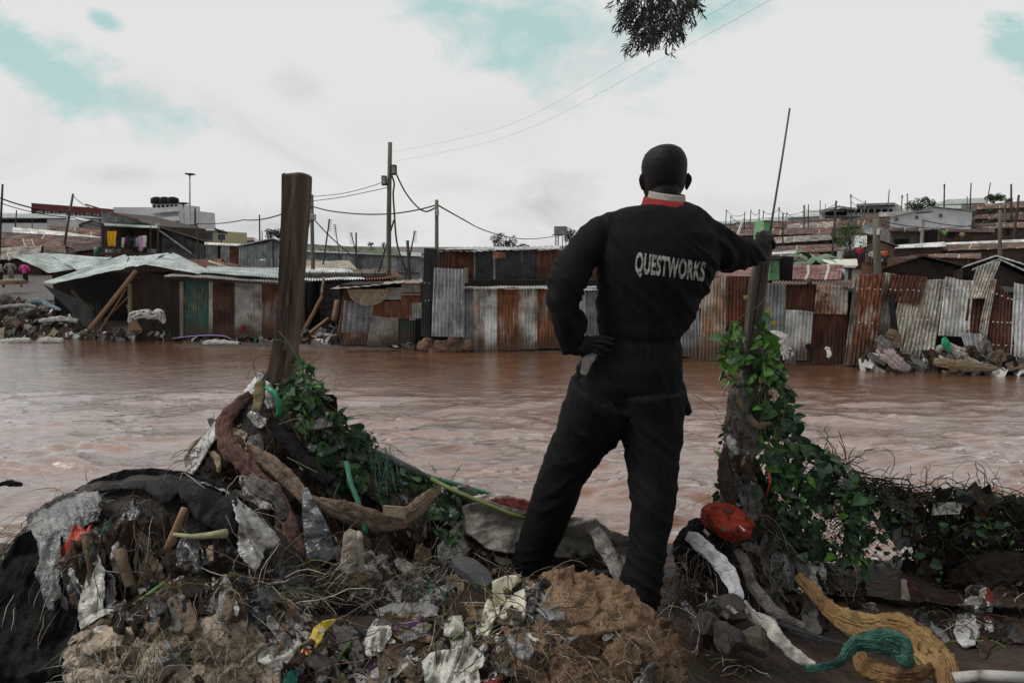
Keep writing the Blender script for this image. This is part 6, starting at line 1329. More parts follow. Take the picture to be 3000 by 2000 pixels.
# --- posts
t = thing('wooden_post', P(640, 1300, 3.0), 'thick squared weathered post rising from the rubbish cone at left', 'post')
mb = MB(); rows = [(1320, 600, 668, .0), (1000, 612, 676, .0), (850, 618, 681, 0), (800, 627, 684, 0), (700, 640, 692, 0), (600, 645, 701, 0), (500, 649, 708, 0), (450, 650.5, 712, 0), (404, 651, 714, 0), (400, 655, 708, 0)]
seg = 20; n0 = 0
for i, (y, xl, xr, _) in enumerate(rows):
    c = P((xl + xr) / 2, y, 3.0); hw = (xr - xl) / 2 * pxm(y, 3.0)
    for j in range(seg):
        a = 2 * math.pi * (j + .5) / seg; ca, sa = math.cos(a), math.sin(a); k = 1 / max(abs(ca), abs(sa)) ** .75
        mb.v.append(c + Vector((hw * ca * k * .92, hw * .95 * sa * k, 0)) + Vector((rnd(-.0015, .0015), rnd(-.002, .002), (.012 * fb(j * .8, 3) if i >= len(rows) - 2 else 0))))
for i in range(len(rows) - 1):
    for j in range(seg):
        j2 = (j + 1) % seg; a_ = 2 * math.pi * (j + 1) / seg; ri = 1 if (math.sin(a_) < 0 and math.cos(a_) > .12 - .04 * i + (.3 if i < 4 else 0)) else 0
        mb.face((i * seg + j, i * seg + j2, (i + 1) * seg + j2, (i + 1) * seg + j), None, ri)
mb.face([(len(rows) - 1) * seg + j for j in range(seg)]); mb.build('timber', [M['timber'], mixm('timber_worn', [(.03, .02, .014), (.075, .048, .033), (.13, .09, .065)], 16, .8, .6, stretch=(1, 1, .08), bscale=34)], t)
mb = MB(); 
for (x, y0, y1) in ((690, 402, 520), (668, 640, 850), (676, 560, 700), (662, 405, 470)):
    bar(mb, P(x, y0, 2.952), P(x - (y1 - y0) * .06, y1, 2.952), .0022, .001, 5)
mb.build('crack', M['dark'], t)
t = thing('wooden_post', P(1705, 1400, 2.98), 'split wooden post wrapped by vine under the man\'s right hand', 'post')
mb = MB(); rows = [(1400, 1690, 1722), (1000, 1702, 1736), (900, 1705, 1740), (806, 1708, 1744), (700, 1716, 1754), (650, 1722, 1760), (600, 1732, 1768), (560, 1744, 1776), (552, 1748, 1772)]
for i, (y, xl, xr) in enumerate(rows):
    c = P((xl + xr) / 2, y, 2.95); hw = (xr - xl) / 2 * pxm(y, 2.95)
    for j in range(seg):
        a = 2 * math.pi * (j + .5) / seg; ca, sa = math.cos(a), math.sin(a); k = 1 / max(abs(ca), abs(sa)) ** .5
        mb.v.append(c + Vector((hw * ca * k + .002 * fb(j * 1.3, i * .7), hw * .8 * sa * k + .004 * fb(j * 1.1, i), 0)))
for i in range(len(rows) - 1):
    for j in range(seg): j2 = (j + 1) % seg; mb.face((i * seg + j, i * seg + j2, (i + 1) * seg + j2, (i + 1) * seg + j))
mb.face([(len(rows) - 1) * seg + j for j in range(seg)]); mb.build('timber', mixm('timber_grey', [(.03, .024, .02), (.075, .06, .05), (.12, .10, .085)], 16, .85, .7, stretch=(1, 1, .08), bscale=34), t)
mb = MB(); bar(mb, P(1752, 600, 2.915), P(1722, 800, 2.915), .003, .0015, 5); bar(mb, P(1738, 700, 2.915), P(1726, 780, 2.914), .002, .001, 5); mb.build('crack', M['dark'], t)
mb = MB(); mb.tube([P(1764, 560, 2.97), P(1779, 470, 2.97), P(1797, 360, 2.97), P(1814, 249, 2.97)], [.0052, .005, .0045, .0042], 8)
solo(mb, 'green_stick', mixm('stick_green', [(.05, .085, .06), (.075, .12, .085)], 6, .5, .1), 'long thin green stick standing up behind the fist on the post', 'stick')
# --- left hump
psheet([(165, 1128), (215, 1100), (285, 1078), (350, 1074), (420, 1082), (475, 1098), (530, 1120), (545, 1150), (543, 1210), (536, 1226), (500, 1222), (452, 1196), (430, 1160), (408, 1130), (390, 1152), (372, 1158), (350, 1138), (330, 1124), (280, 1122), (235, 1128), (195, 1124)], 'black_cloth', rag('black_tarp', (.018, .018, .020), rough=.7), 'smooth black cloth draped over the left hump', 'cloth', off=.055, amp=.018, sc=9, rag=1.5, sm=14)
psheet([(60, 1180), (150, 1130), (228, 1128), (232, 1180), (222, 1195), (215, 1180), (205, 1200), (150, 1250), (140, 1235), (120, 1250), (100, 1262), (85, 1240), (62, 1215)], 'plastic_sheet', GPL, 'torn muddy grey plastic hanging left of the black cloth', 'plastic sheet', off=.05, amp=.035, sc=22, rag=6, dirv=(1, -.4))
psheet([(85, 1235), (138, 1215), (140, 1290), (135, 1330), (142, 1365), (125, 1380), (124, 1400), (108, 1402), (98, 1370), (92, 1340), (78, 1320), (90, 1285)], 'plastic_strip', GPL, 'long grey plastic tatter hanging beside the red piece', 'plastic strip', off=.09, amp=.02, sc=20, rag=5, dirv=(1, 0))
psheet([(172, 1204), (178, 1270), (188, 1265), (198, 1215), (212, 1200), (206, 1240), (190, 1290), (182, 1318), (150, 1322), (133, 1315), (140, 1268), (160, 1225)], 'red_cloth', REDP, 'bright red cloth scrap caught in the left hump', 'cloth', off=.08, amp=.02, sc=22, rag=1.5, dirv=(1, .3))
psheet([(225, 1272), (240, 1310), (241, 1360), (236, 1395), (262, 1400), (225, 1420), (185, 1448), (178, 1400), (184, 1370), (196, 1330), (212, 1290)], 'plastic_bag', WPL, 'pale greenish white plastic bag hanging low on the left hump', 'plastic bag', off=.09, amp=.03, sc=22, rag=3)
psheet([(244, 1310), (262, 1320), (266, 1360), (258, 1420), (240, 1425), (240, 1370)], 'plastic_bag', GPL, 'bluish grey plastic strip behind the pale hanging bag', 'plastic bag', off=.07, amp=.02, sc=24, rag=3)
psheet([(215, 1230), (262, 1180), (240, 1240), (215, 1290), (190, 1350), (172, 1375), (185, 1310)], 'green_net', rag('green_net', (.05, .075, .06)), 'faded green netting rag between red scrap and pale bag', 'net', off=.06, amp=.02, sc=30, rag=4)
psheet([(0, 1300), (35, 1235), (70, 1215), (88, 1260), (80, 1330), (120, 1400), (150, 1330), (182, 1325), (178, 1440), (182, 1480), (150, 1568), (120, 1600), (-20, 1600)], 'black_garment', BLK, 'large black garment hanging down the left edge of the hump', 'garment', off=.06, amp=.03, sc=10, rag=2, sm=8)
psheet([(532, 1150), (548, 1148), (590, 1180), (625, 1215), (644, 1240), (628, 1262), (612, 1258), (600, 1290), (585, 1315), (555, 1300), (545, 1260), (548, 1210)], 'plastic_sheet', CPL, 'crumpled translucent grey sheet hanging right of the black cloth', 'plastic sheet', off=.07, amp=.035, sc=20, rag=5, dirv=(1, -.7))
psheet([(455, 1108), (480, 1104), (520, 1118), (545, 1140), (560, 1165), (548, 1160), (520, 1132), (490, 1118)], 'plastic_edge', CPL, 'white plastic edge rimming the back of the black cloth', 'plastic sheet', off=.05, amp=.015, sc=26, rag=3)
psheet([(520, 1230), (560, 1290), (600, 1320), (640, 1300), (648, 1380), (610, 1400), (560, 1390), (520, 1340)], 'dark_plastic', DPL, 'glossy black plastic folded under the translucent sheet', 'plastic sheet', off=.05, amp=.04, sc=14, rag=4)
def stick(pts, r, mat, name, lab, cat='stick', r2=None, off=.02, seg=7):
    q = [P(p[0], p[1], p[2] if len(p) > 2 else hitY(p[0], p[1]) - off) for p in pts]; mb = MB(); k = len(q)
    mb.tube(q, [r + ((r2 if r2 is not None else r * .7) - r) * i / (k - 1) * 1.0 * (1 + .1 * math.sin(i * 2.3)) for i in range(k)], seg); return solo(mb, name, mat, lab, cat)
stick([(424, 1166, 1.95), (410, 1200, 1.94), (395, 1235, 1.93), (384, 1262, 1.92)], .010, STK, 'bamboo_piece', 'split brown cane leaning under the black cloth', 'cane', .012)
stick([(398, 1226, 1.9), (440, 1232, 1.9), (480, 1229, 1.9), (520, 1224, 1.9)], .005, mixm('root_pale', [(.16, .15, .08), (.30, .28, .17)], 20, .7, .4), 'plant_root', 'pale broken plant root sticking out sideways', 'root', .014)
stick([(272, 1262, 1.92), (285, 1300, 1.9), (298, 1340, 1.89), (306, 1362, 1.88)], .016, mixm('cane_old', [(.05, .035, .02), (.13, .09, .05)], 20, .7, .4), 'bamboo_piece', 'old thick cane section in the dark hollow of the hump', 'cane', .014)
stick([(205, 1478, 1.72), (262, 1425, 1.74), (320, 1380, 1.76), (378, 1337, 1.78)], .008, GST, 'green_stalk', 'long green stalk slanting before the left hump', 'stalk', .005)
stick([(-20, 1425, 1.95), (8, 1400, 1.95), (22, 1384, 1.97)], .02, GRN, 'green_pipe', 'green pipe end at the far left edge', 'pipe', .02)
stick([(494, 1225, 1.9), (496, 1290, 1.89), (490, 1375, 1.88)], .007, M['dark'], 'dark_stick', 'upright black stick in the hump hollow', 'stick', .006)
sack(215, 1340, 150, 240, 2.02, .1, 'rag_bundle', GRG, 'dim grey rag bundle inside the left hump', 'rags', amp=.14, sc=13, near=True); sack(440, 1330, 210, 150, 2.04, .1, 'rag_bundle', rag('dim_brown', (.035, .026, .022)), 'dim brown rag bundle under the black cloth', 'rags', amp=.15, sc=14)
rebuild()
# --- cone at the big post
ctube([(575, 905, 2.84, 10), (540, 935, 2.78, 16), (516, 975, 2.73, 20), (527, 1025, 2.68, 23), (560, 1065, 2.64, 20), (600, 1105, 2.60, 19), (640, 1150, 2.55, 19), (665, 1200, 2.5, 20), (688, 1260, 2.46, 18), (705, 1298, 2.44, 11)], 'twisted_cloth', MAU, 'long mauve brown cloth twisting down the rubbish cone', 'cloth', depth=.5, folds=7, amp=.20, twist=1.5)
ctube([(572, 1030, 2.72, 12), (620, 1065, 2.66, 20), (665, 1105, 2.6, 21), (712, 1148, 2.54, 18), (760, 1165, 2.52, 22), (810, 1182, 2.52, 26), (862, 1198, 2.54, 23), (910, 1196, 2.58, 23), (955, 1172, 2.64, 22), (985, 1140, 2.72, 16), (1010, 1120, 2.8, 8)], 'twisted_cloth', TAN, 'tan cloth slung low across the rubbish cone like a hammock', 'cloth', depth=.5, folds=8, amp=.22, twist=.8)
psheet([(693, 1125, 2.56), (706, 1118, 2.55), (722, 1150, 2.5), (745, 1190, 2.46), (760, 1225, 2.45), (772, 1282, 2.44), (745, 1290, 2.42), (706, 1288, 2.42), (698, 1230, 2.46), (694, 1180, 2.5)], 'plastic_sheet', SPL, 'slate grey plastic sheet hanging in a pointed fold', 'plastic sheet', Y='v', off=.03, amp=.03, sc=14, rag=1, dirv=(1, -.35), st=.2)
psheet([(425, 1085), (440, 1035), (480, 985), (520, 935), (560, 900), (590, 860), (604, 848), (608, 862), (580, 905), (545, 945), (512, 985), (480, 1030), (455, 1075), (440, 1095)], 'plastic_sheet', CPL, 'pale plastic rim running up the left side of the cone', 'plastic sheet', off=.035, amp=.02, sc=20, rag=3, dirv=(1, .8))
psheet([(422, 1050), (450, 1010), (470, 1000), (455, 1050), (440, 1085), (428, 1080)], 'brown_rag', TAN, 'brown rag flap at the left foot of the cone', 'rag', off=.03, amp=.03, sc=20, rag=3)
psheet([(583, 882, 2.82), (598, 870, 2.82), (609, 880, 2.82), (606, 915, 2.8), (596, 946, 2.78), (580, 945, 2.78), (582, 910, 2.8)], 'bark_board', mixm('bark_yellow', [(.09, .07, .03), (.20, .17, .08)], 14, .8, .5), 'yellowish bark strip beside the foot of the big post', 'bark', Y='v', off=.0, amp=.01, thick=.01)
stick([(612, 888, 2.78), (630, 900, 2.76), (640, 922, 2.75), (642, 945, 2.76), (638, 956, 2.77)], .011, GRN, 'green_strap', 'curved bright green strap below the big post', 'strap', .013)
stick([(795, 1060, 2.66), (806, 1110, 2.6), (822, 1150, 2.56), (838, 1215, 2.5), (840, 1225, 2.5)], .010, mixm('green_band', [(.02, .09, .05), (.03, .13, .075)], 8, .5, .2), 'green_strap', 'long dull green strap hanging behind the tan cloth', 'strap', .011)
psheet([(1000, 1040 + 48), (985, 1060), (1000, 1075)], 'plastic_tip', CPL, 'small plastic tip sticking up from the fence line', 'plastic sheet', Y=3.0, amp=.004, cell=5)
mb = MB(); mb.box(P(906, 1172, 2.5), .094, .03, .034, ry=.1, jit=.006); solo(mb, 'wood_chunk', mixm('chunk', [(.16, .12, .08), (.30, .24, .17)], 30, .85, .5), 'small pale wood block resting on the tan cloth', 'wood', smooth=False)
solo(cloth_tube([(814, 1218, 2.43, 12), (810, 1232, 2.42, 24), (808, 1262, 2.42, 28), (810, 1296, 2.42, 30), (811, 1310, 2.42, 28)], 0, depth=.62, folds=5, amp=.07), 'canvas_bag', rag('canvas', (.30, .255, .21), .66, bscale=450), 'small upright canvas bag standing under the tan cloth', 'bag')
psheet([(790, 1222), (805, 1210), (830, 1215), (845, 1235), (848, 1262), (835, 1250), (820, 1232), (800, 1230)], 'canvas_flap', rag('canvas_dark', (.09, .07, .055), bscale=450), 'torn dark flap over the top of the canvas bag', 'flap', off=.03, amp=.02, cell=6, rag=3)
psheet([(636, 1290), (700, 1300), (720, 1320), (700, 1345), (690, 1400), (660, 1395), (640, 1360), (632, 1320)], 'dark_plastic', DPL, 'crumpled black plastic at the foot of the mauve cloth', 'plastic sheet', off=.05, amp=.04, sc=20, rag=4)
ctube([(575, 1100, 2.6, 14), (600, 1120, 2.55, 18), (640, 1150, 2.52, 12), (655, 1190, 2.5, 10)], 'grey_rag', GRG, 'small grey rag knotted left of the mauve cloth', 'rag', depth=.6, folds=6, amp=.3)
psheet([(600, 1095), (640, 1110), (655, 1140), (648, 1180), (630, 1175), (612, 1140), (596, 1120)], 'plastic_sheet', CPL, 'pale foil scrap between black cloth and mauve cloth', 'plastic sheet', off=.04, amp=.03, sc=26, rag=4)
ctube([(620, 965, 2.82, 14), (660, 1010, 2.76, 18), (700, 1060, 2.7, 14), (760, 1110, 2.64, 12)], 'black_rag', BLK, 'black rag twisted down the face of the cone', 'rag', depth=.6, folds=6, amp=.3)
# pipes and the white sack along the buried fence
stick([(870, 1040, 3.02), (960, 1088, 3.0), (1060, 1115, 3.0), (1140, 1140, 3.05), (1230, 1172, 3.1)], .012, mixm('green_pipe', [(.015, .10, .06), (.03, .17, .10)], 8, .35, .1, spec=.6), 'green_pipe', 'glossy green pipe sloping along the top of the buried fence', 'pipe', .012)
stick([(880, 1048, 2.96), (950, 1082, 2.95), (1000, 1110, 2.95)], .022, DPL, 'black_pipe', 'black pipe section beside the green pipe', 'pipe', .02)
stick([(990, 1098, 2.9), (1040, 1125, 2.86), (1100, 1150, 2.84), (1170, 1178, 2.83), (1260, 1205, 2.85)], .010, mixm('bamboo_green', [(.09, .12, .035), (.16, .19, .06)], 20, .5, .2), 'bamboo_pole', 'yellow green bamboo cane under the green pipe', 'bamboo', .009)
psheet([(1060, 1160), (1110, 1150), (1170, 1150), (1240, 1185), (1300, 1185), (1370, 1190), (1400, 1215), (1450, 1232), (1470, 1290), (1440, 1330), (1420, 1350), (1400, 1300), (1370, 1280), (1300, 1282), (1200, 1275), (1120, 1262), (1070, 1220)], 'woven_sack', rag('white_sack', (.30, .28, .25), .54, bscale=420), 'long grey white woven sack draped on the buried fence behind the legs', 'sack', off=.08, amp=.05, sc=8, dirv=(.25, 1), rag=3, sm=6, st=.25)
psheet([(1080, 1140), (1130, 1132), (1190, 1140), (1240, 1158), (1300, 1168), (1320, 1180), (1260, 1180), (1200, 1182), (1160, 1170), (1110, 1152)], 'striped_sack', rag('white_sack2', (.46, .42, .39), .62, bscale=420), 'whiter sack edge folded over the top of the fence', 'sack', off=.11, amp=.03, sc=14, dirv=(.3, 1), rag=2)
psheet([(1120, 1146), (1180, 1142), (1250, 1160), (1320, 1168), (1310, 1176), (1250, 1176), (1190, 1168), (1150, 1158)], 'red_sack', rag('faded_red', (.30, .075, .065), .64), 'faded red woven strip lying on the white sack', 'sack', off=.135, amp=.012, sc=16, dirv=(.3, 1), rag=1.5)
ctube([(1365, 1215, 2.72, 12), (1390, 1255, 2.68, 18), (1415, 1300, 2.64, 15), (1428, 1345, 2.6, 8)], 'frayed_sack', rag('fray', (.26, .24, .22), .6), 'frayed pale sack end hanging beside the right leg', 'sack', depth=.5, folds=9, amp=.3)
psheet([(1060, 1225), (1150, 1250), (1260, 1275), (1380, 1290), (1400, 1305), (1300, 1300), (1180, 1285), (1080, 1255)], 'dark_cloth', rag('deep_maroon', (.030, .014, .014)), 'very dark maroon cloth under the white sack', 'cloth', off=.05, amp=.04, sc=12, dirv=(.2, 1))
# --- middle foreground
mb = MB(); c0 = [P(x, y, Y_) for x, y, Y_ in ((1036, 1282, 2.2), (1058, 1274, 2.22), (1092, 1284, 2.2), (1120, 1306, 2.15), (1132, 1330, 2.1), (1118, 1346, 2.06), (1096, 1340, 2.06), (1070, 1315, 2.1), (1046, 1300, 2.14))]
n = len(c0); mb.v = c0 + [v + Vector((0, .0, -.022)) for v in c0]; mb.f = [tuple(range(n))[::-1], tuple(range(n, 2 * n))] + [(i, (i + 1) % n, (i + 1) % n + n, i + n) for i in range(n)]; mb.uv = [None] * len(mb.f); mb.mi = [0] * len(mb.f)
solo(mb, 'rubber_sole', mixm('rubber', [(.028, .028, .029), (.05, .05, .05)], 20, .7, .4), 'dark rubber shoe sole lying left of the man\'s foot', 'sole', smooth=False)
psheet([(963, 1350), (990, 1332), (1020, 1318), (1042, 1322), (1040, 1340), (1010, 1345), (985, 1350)], 'plastic_scrap', TEAP, 'teal plastic scrap beside the rubber sole', 'plastic scrap', off=.03, amp=.025, sc=30, rag=2, cell=6)
psheet([(830, 1345), (860, 1335), (900, 1332), (925, 1350), (920, 1384), (890, 1380), (860, 1378), (845, 1360)], 'plastic_scrap', CPL, 'crumpled clear plastic left of the pale dry roots', 'plastic scrap', off=.03, amp=.045, sc=28, rag=3, cell=6)
psheet([(960, 1380), (1000, 1350), (1035, 1338), (1045, 1360), (1030, 1378), (990, 1392)], 'plastic_scrap', CPL, 'clear film under the teal scrap', 'plastic scrap', off=.03, amp=.04, sc=28, rag=3, cell=6)
psheet([(860, 1400), (900, 1384), (980, 1382), (1010, 1395), (1000, 1415), (940, 1422), (880, 1425)], 'plastic_bottle', CPL, 'flattened clear bottle lying across the litter', 'bottle', off=.04, amp=.03, sc=20, rag=1, cell=6, bulge=.03)
psheet([(1130, 1335), (1160, 1322), (1190, 1320), (1205, 1345), (1209, 1380), (1208, 1420), (1200, 1440), (1170, 1436), (1140, 1410), (1132, 1370)], 'cut_jerrycan', CRM, 'flattened cream jerrycan side stained with mud', 'jerrycan', off=.06, amp=.015, sc=10, rag=1, cell=7, thick=.006, sm=12, bulge=.02)
psheet([(1160, 1398), (1185, 1394), (1200, 1405), (1195, 1425), (1172, 1422)], 'mud_clod', M['mudwall'], 'brown mud clod stuck on the cream jerrycan', 'clod', off=.085, amp=.02, sc=30, cell=5, bulge=.01)
psheet([(1018, 1460), (1022, 1428), (1040, 1412), (1050, 1424), (1060, 1412), (1066, 1440), (1064, 1458), (1040, 1464)], 'plastic_cup', WPL, 'broken white plastic cup among the litter', 'cup', off=.05, amp=.012, sc=14, cell=5, bulge=.03, rag=.6)
psheet([(1070, 1390), (1095, 1380), (1108, 1400), (1105, 1440), (1090, 1462), (1072, 1450)], 'plastic_scrap', rag('amber_plastic', (.17, .12, .06), .6, rough=.4), 'amber stained plastic piece right of the white cup', 'plastic scrap', off=.05, amp=.015, sc=16, cell=6, bulge=.02)
psheet([(1104, 1460), (1106, 1420), (1114, 1385), (1122, 1370), (1132, 1378), (1138, 1410), (1134, 1440), (1120, 1462)], 'plastic_bottle', CRM, 'dirty cream bottle standing before the jerrycan side', 'bottle', off=.07, amp=.01, sc=10, cell=6, bulge=.04, rag=.6)
psheet([(968, 1520), (985, 1500), (1010, 1492), (1040, 1490), (1075, 1478), (1095, 1488), (1117, 1510), (1110, 1530), (1098, 1535), (1104, 1568), (1095, 1600), (985, 1600), (975, 1560)], 'plastic_bag', WPL, 'large crumpled white translucent bag at the bottom centre', 'plastic bag', off=.05, amp=.06, sc=16, rag=3, cell=7, bulge=.05)
psheet([(770, 1400), (800, 1378), (830, 1385), (860, 1420), (875, 1440), (860, 1470), (845, 1500), (830, 1568), (815, 1568), (822, 1510), (835, 1460), (800, 1440), (775, 1425)], 'dark_plastic', DPL, 'black plastic film trailing down the middle of the litter', 'plastic sheet', off=.04, amp=.04, sc=26, rag=4, cell=7)
t = psheet([(688, 1502), (700, 1478), (715, 1458), (720, 1440), (745, 1424), (772, 1420), (762, 1434), (745, 1450), (738, 1470), (722, 1490), (708, 1504)], 'snack_wrapper', mixm('wrapper_yellow', [(.50, .36, .04), (.60, .44, .05)], 8, .35, .3, spec=.5), 'yellow snack wrapper with red and dark printing', 'wrapper', off=.045, amp=.015, sc=26, rag=.6, cell=5)
def subpatch(par, pts, m_, nm, off): 
    o = psheet(pts, nm, m_, None, None, off=off, amp=.015, sc=26, rag=.4, cell=5)
    del_ = [k for k in ('label', 'category', 'group') if k in o]
    for k in del_: del o[k]
    loc = o.location.copy(); o.parent = par; o.location = loc - par.location; return o
for pts_, m_ in (([(690, 1500), (698, 1490), (712, 1494), (708, 1503)], 'wr_red'), ([(700, 1478), (712, 1468), (724, 1474), (716, 1484)], 'wr_navy'), ([(728, 1450), (740, 1440), (748, 1444), (738, 1454)], 'wr_white'), ([(748, 1426), (768, 1421), (762, 1430), (750, 1434)], 'wr_red'), ([(700, 1486), (708, 1482), (716, 1487), (708, 1492)], 'wr_white')):
    col = {'wr_red': (.35, .015, .015), 'wr_navy': (.02, .02, .07), 'wr_white': (.5, .5, .5)}[m_]; subpatch(t, pts_, mixm(m_, [tuple(v * .8 for v in col), col], 20, .4, 0), 'printed_mark', .050)
ctube([(1215, 1422, 12), (1235, 1430, 22), (1262, 1436, 20), (1280, 1446, 8)], 'grey_rag', rag('taupe_rag', (.10, .08, .07)), 'small taupe rag left of the burlap sack', 'rag', off=.03, depth=.8, folds=7, amp=.3)
psheet([(1165, 1470), (1200, 1462), (1260, 1468), (1290, 1462), (1270, 1478), (1200, 1482)], 'plastic_scrap', WPL, 'white plastic strip under the jerrycan side', 'plastic scrap', off=.03, amp=.015, sc=24, cell=6)
stick([(742, 1568), (765, 1530, ), (785, 1500), (806, 1472)], .0065, GST, 'green_stalk', 'thick green stalk curving up at the bottom centre left', 'stalk', .004, off=.06)
stick([(705, 1310), (703, 1340), (712, 1370), (728, 1396)], .0035, GST, 'green_stalk', 'thin green stem arching left of the litter pile', 'stem', .0025, off=.04)
stick([(1038, 1470), (1062, 1452), (1085, 1440), (1106, 1424)], .003, GST, 'green_stalk', 'green stem lying over the broken cup', 'stem', .003, off=.09)
stick([(1340, 1505), (1400, 1520), (1460, 1530), (1520, 1540)], .0045, STK, 'dry_twig', 'long dry twig lying across the burlap sack', 'twig', .003, off=.012)
stick([(1475, 1500), (1478, 1540), (1480, 1575)], .005, M['dark'], 'dark_stick', 'dark stick crossing the long dry twig', 'stick', .005, off=.02)
stick([(630, 1384), (700, 1375), (785, 1358)], .004, STK, 'dry_twig', 'straight dry reed left of the clear plastic', 'twig', .003, off=.05)
# --- right foreground
sack(1668, 1200, 112, 84, 2.66, .10, 'red_bundle', REDC, 'dull red cloth bundle lodged at the foot of the vine post', 'cloth bundle', amp=.10, sc=5, rot=-.25, sub=5)
sack(1612, 1270, 120, 150, 2.72, .1, 'black_bundle', BLK, 'black cloth bundle beneath the red one', 'cloth bundle', amp=.10, sc=6)
ctube([(1578, 1228, 2.58, 10), (1600, 1240, 2.56, 17), (1640, 1278, 2.52, 16), (1672, 1315, 2.48, 17), (1690, 1355, 2.44, 15), (1697, 1390, 2.42, 12)], 'white_strip', WCL, 'smooth white fabric strip hanging below the red bundle', 'fabric strip', depth=.2, folds=6, amp=.2)
ctube([(1708, 1380, 2.4, 6), (1728, 1412, 2.34, 13), (1762, 1430, 2.3, 15), (1790, 1470, 2.22, 14), (1830, 1508, 2.15, 17), (1872, 1528, 2.1, 10)], 'white_strip', rag('muddy_white', (.33, .31, .29), .58), 'muddier white strip lying down to the teal cloth', 'fabric strip', depth=.22, folds=8, amp=.28)
ctube([(1690, 1262, 2.6, 6), (1712, 1290, 2.56, 12), (1722, 1330, 2.52, 11), (1745, 1368, 2.48, 12), (1790, 1410, 2.42, 12), (1850, 1440, 2.36, 7)], 'grey_rag', GRG, 'long dull grey rag trailing right of the white strip', 'rag', depth=.5, folds=6, amp=.3)
ctube([(1830, 1320, 2.7, 10), (1870, 1362, 2.62, 18), (1912, 1405, 2.5, 22), (1975, 1436, 2.42, 32), (2050, 1450, 2.34, 36), (2120, 1478, 2.24, 44), (2170, 1530, 2.1, 42), (2192, 1590, 1.95, 34)], 'orange_tarp', ORG, 'rolled orange yellow tarpaulin curving down at the lower right', 'tarpaulin', off=0, depth=.24, folds=13, amp=.42)
ctube([(1972, 1500, 2.18, 14), (1990, 1530, 2.12, 22), (2050, 1552, 2.06, 24), (2110, 1548, 2.06, 20), (2140, 1530, 2.1, 10)], 'orange_tarp', ORG, 'inner loop of orange tarpaulin under the teal cloth', 'tarpaulin', depth=.5, folds=12, amp=.34)
ctube([(1852, 1535, 2.1, 8), (1900, 1530, 2.1, 10), (1935, 1515, 2.1, 12), (1960, 1478, 2.1, 19), (2010, 1470, 2.08, 25), (2060, 1480, 2.07, 27), (2084, 1515, 2.05, 16), (2092, 1530, 2.05, 8)], 'teal_cloth', TEAL, 'teal green cloth bunched on the orange tarpaulin', 'cloth', depth=.36, folds=15, amp=.46)
ctube([(1700, 1412, 2.6, 14), (1760, 1428, 2.55, 16), (1850, 1462, 2.5, 14), (1960, 1490, 2.45, 8)], 'black_hose', DPL, 'flattened black hose behind the muddy strip', 'hose', depth=.6, folds=3, amp=.08)
def rock_(x, y, w, h, Y, lab, mt, rot=0):
    c = P(x, y, Y); pxx = pxm(y, Y); bm = bmesh.new(); bmesh.ops.create_icosphere(bm, subdivisions=4, radius=1); mb = MB(); s0 = rnd(0, 90); pl = [Vector((rnd(-1, 1), rnd(-1, 1), rnd(-1, 1))).normalized() for _ in range(9)]
    for v in bm.verts:
        n = v.co.copy()
        for q in pl:
            d = n.dot(q) - .62
            if d > 0: n -= q * d
        n *= 1 + .10 * noise.noise(n * 3 + Vector((s0, 0, 0))); X, Z = n.x * w * pxx / 2, n.z * h * pxx / 2
        mb.v.append(c + Vector((X * math.cos(rot) - Z * math.sin(rot), n.y * w * pxx * .4, X * math.sin(rot) + Z * math.cos(rot))))
    mb.f = [tuple(v.index for v in f.verts) for f in bm.faces]; mb.uv = [None] * len(mb.f); mb.mi = [0] * len(mb.f); bm.free(); addnear(mb); return solo(mb, 'rock', mt, lab, 'rock', 'rocks right of the man', smooth=False)
rock_(1660, 1405, 130, 90, 2.36, 'broad flat topped dark rock at the back of the rock group', M['rock'], -.1); rock_(1622, 1446, 76, 90, 2.26, 'dark upright rock at the left of the rock group', M['rock'], .3); rock_(1672, 1466, 104, 84, 2.18, 'pointed dark rock at the front of the rock group', M['rock'], .15); rock_(1735, 1468, 90, 84, 2.2, 'paler brown rock at the right of the rock group', M['rock_pale'], -.5)
ctube([(1568, 1382, 2.38, 9), (1590, 1412, 2.34, 12), (1615, 1436, 2.3, 10)], 'black_tyre_strip', DPL, 'short black rubber strip left of the rocks', 'rubber strip', depth=.6, folds=3, amp=.1)
stick([(2190, 1556, 1.92), (2260, 1550, 1.9), (2380, 1556, 1.88)], .017, mixm('pipe_white', [(.28, .27, .25), (.42, .41, .38)], 14, .6, .2, dirt=((.08, .06, .05), 8, .6)), 'white_pipe', 'muddy white pipe at the bottom right corner', 'pipe', .017)
stick([(2130, 1470), (2200, 1472), (2280, 1470), (2310, 1484)], .0035, GST, 'green_stalk', 'thin green stem lying on bare mud at right', 'stem', .002, off=.015)
t = thing('fence_stub', P(1990, 1410, 3.1), 'pale concrete stub standing in the gap of the wire fence', 'post')
mb = MB(); mb.tube([P(1990, 1420, 3.1), P(1992, 1350, 3.1), P(1994, 1303, 3.1)], [(.032, .03), (.033, .03), (.030, .03)], 6); mb.build('shaft', mixm('stub', [(.17, .155, .14), (.30, .28, .25)], 9, .9, .4, dirt=((.05, .04, .03), 7, .6)), t)
sack(2140, 1400, 150, 130, 2.95, .12, 'black_bundle', BLK, 'black bundle hanging low in the wire fence gap', 'cloth bundle', amp=.16, sc=10); sack(2300, 1360, 240, 170, 2.9, .12, 'black_bundle', rag('blackbrown', (.014, .011, .009)), 'large blackened tangle of cloth at the right edge', 'cloth bundle', amp=.16, sc=12)
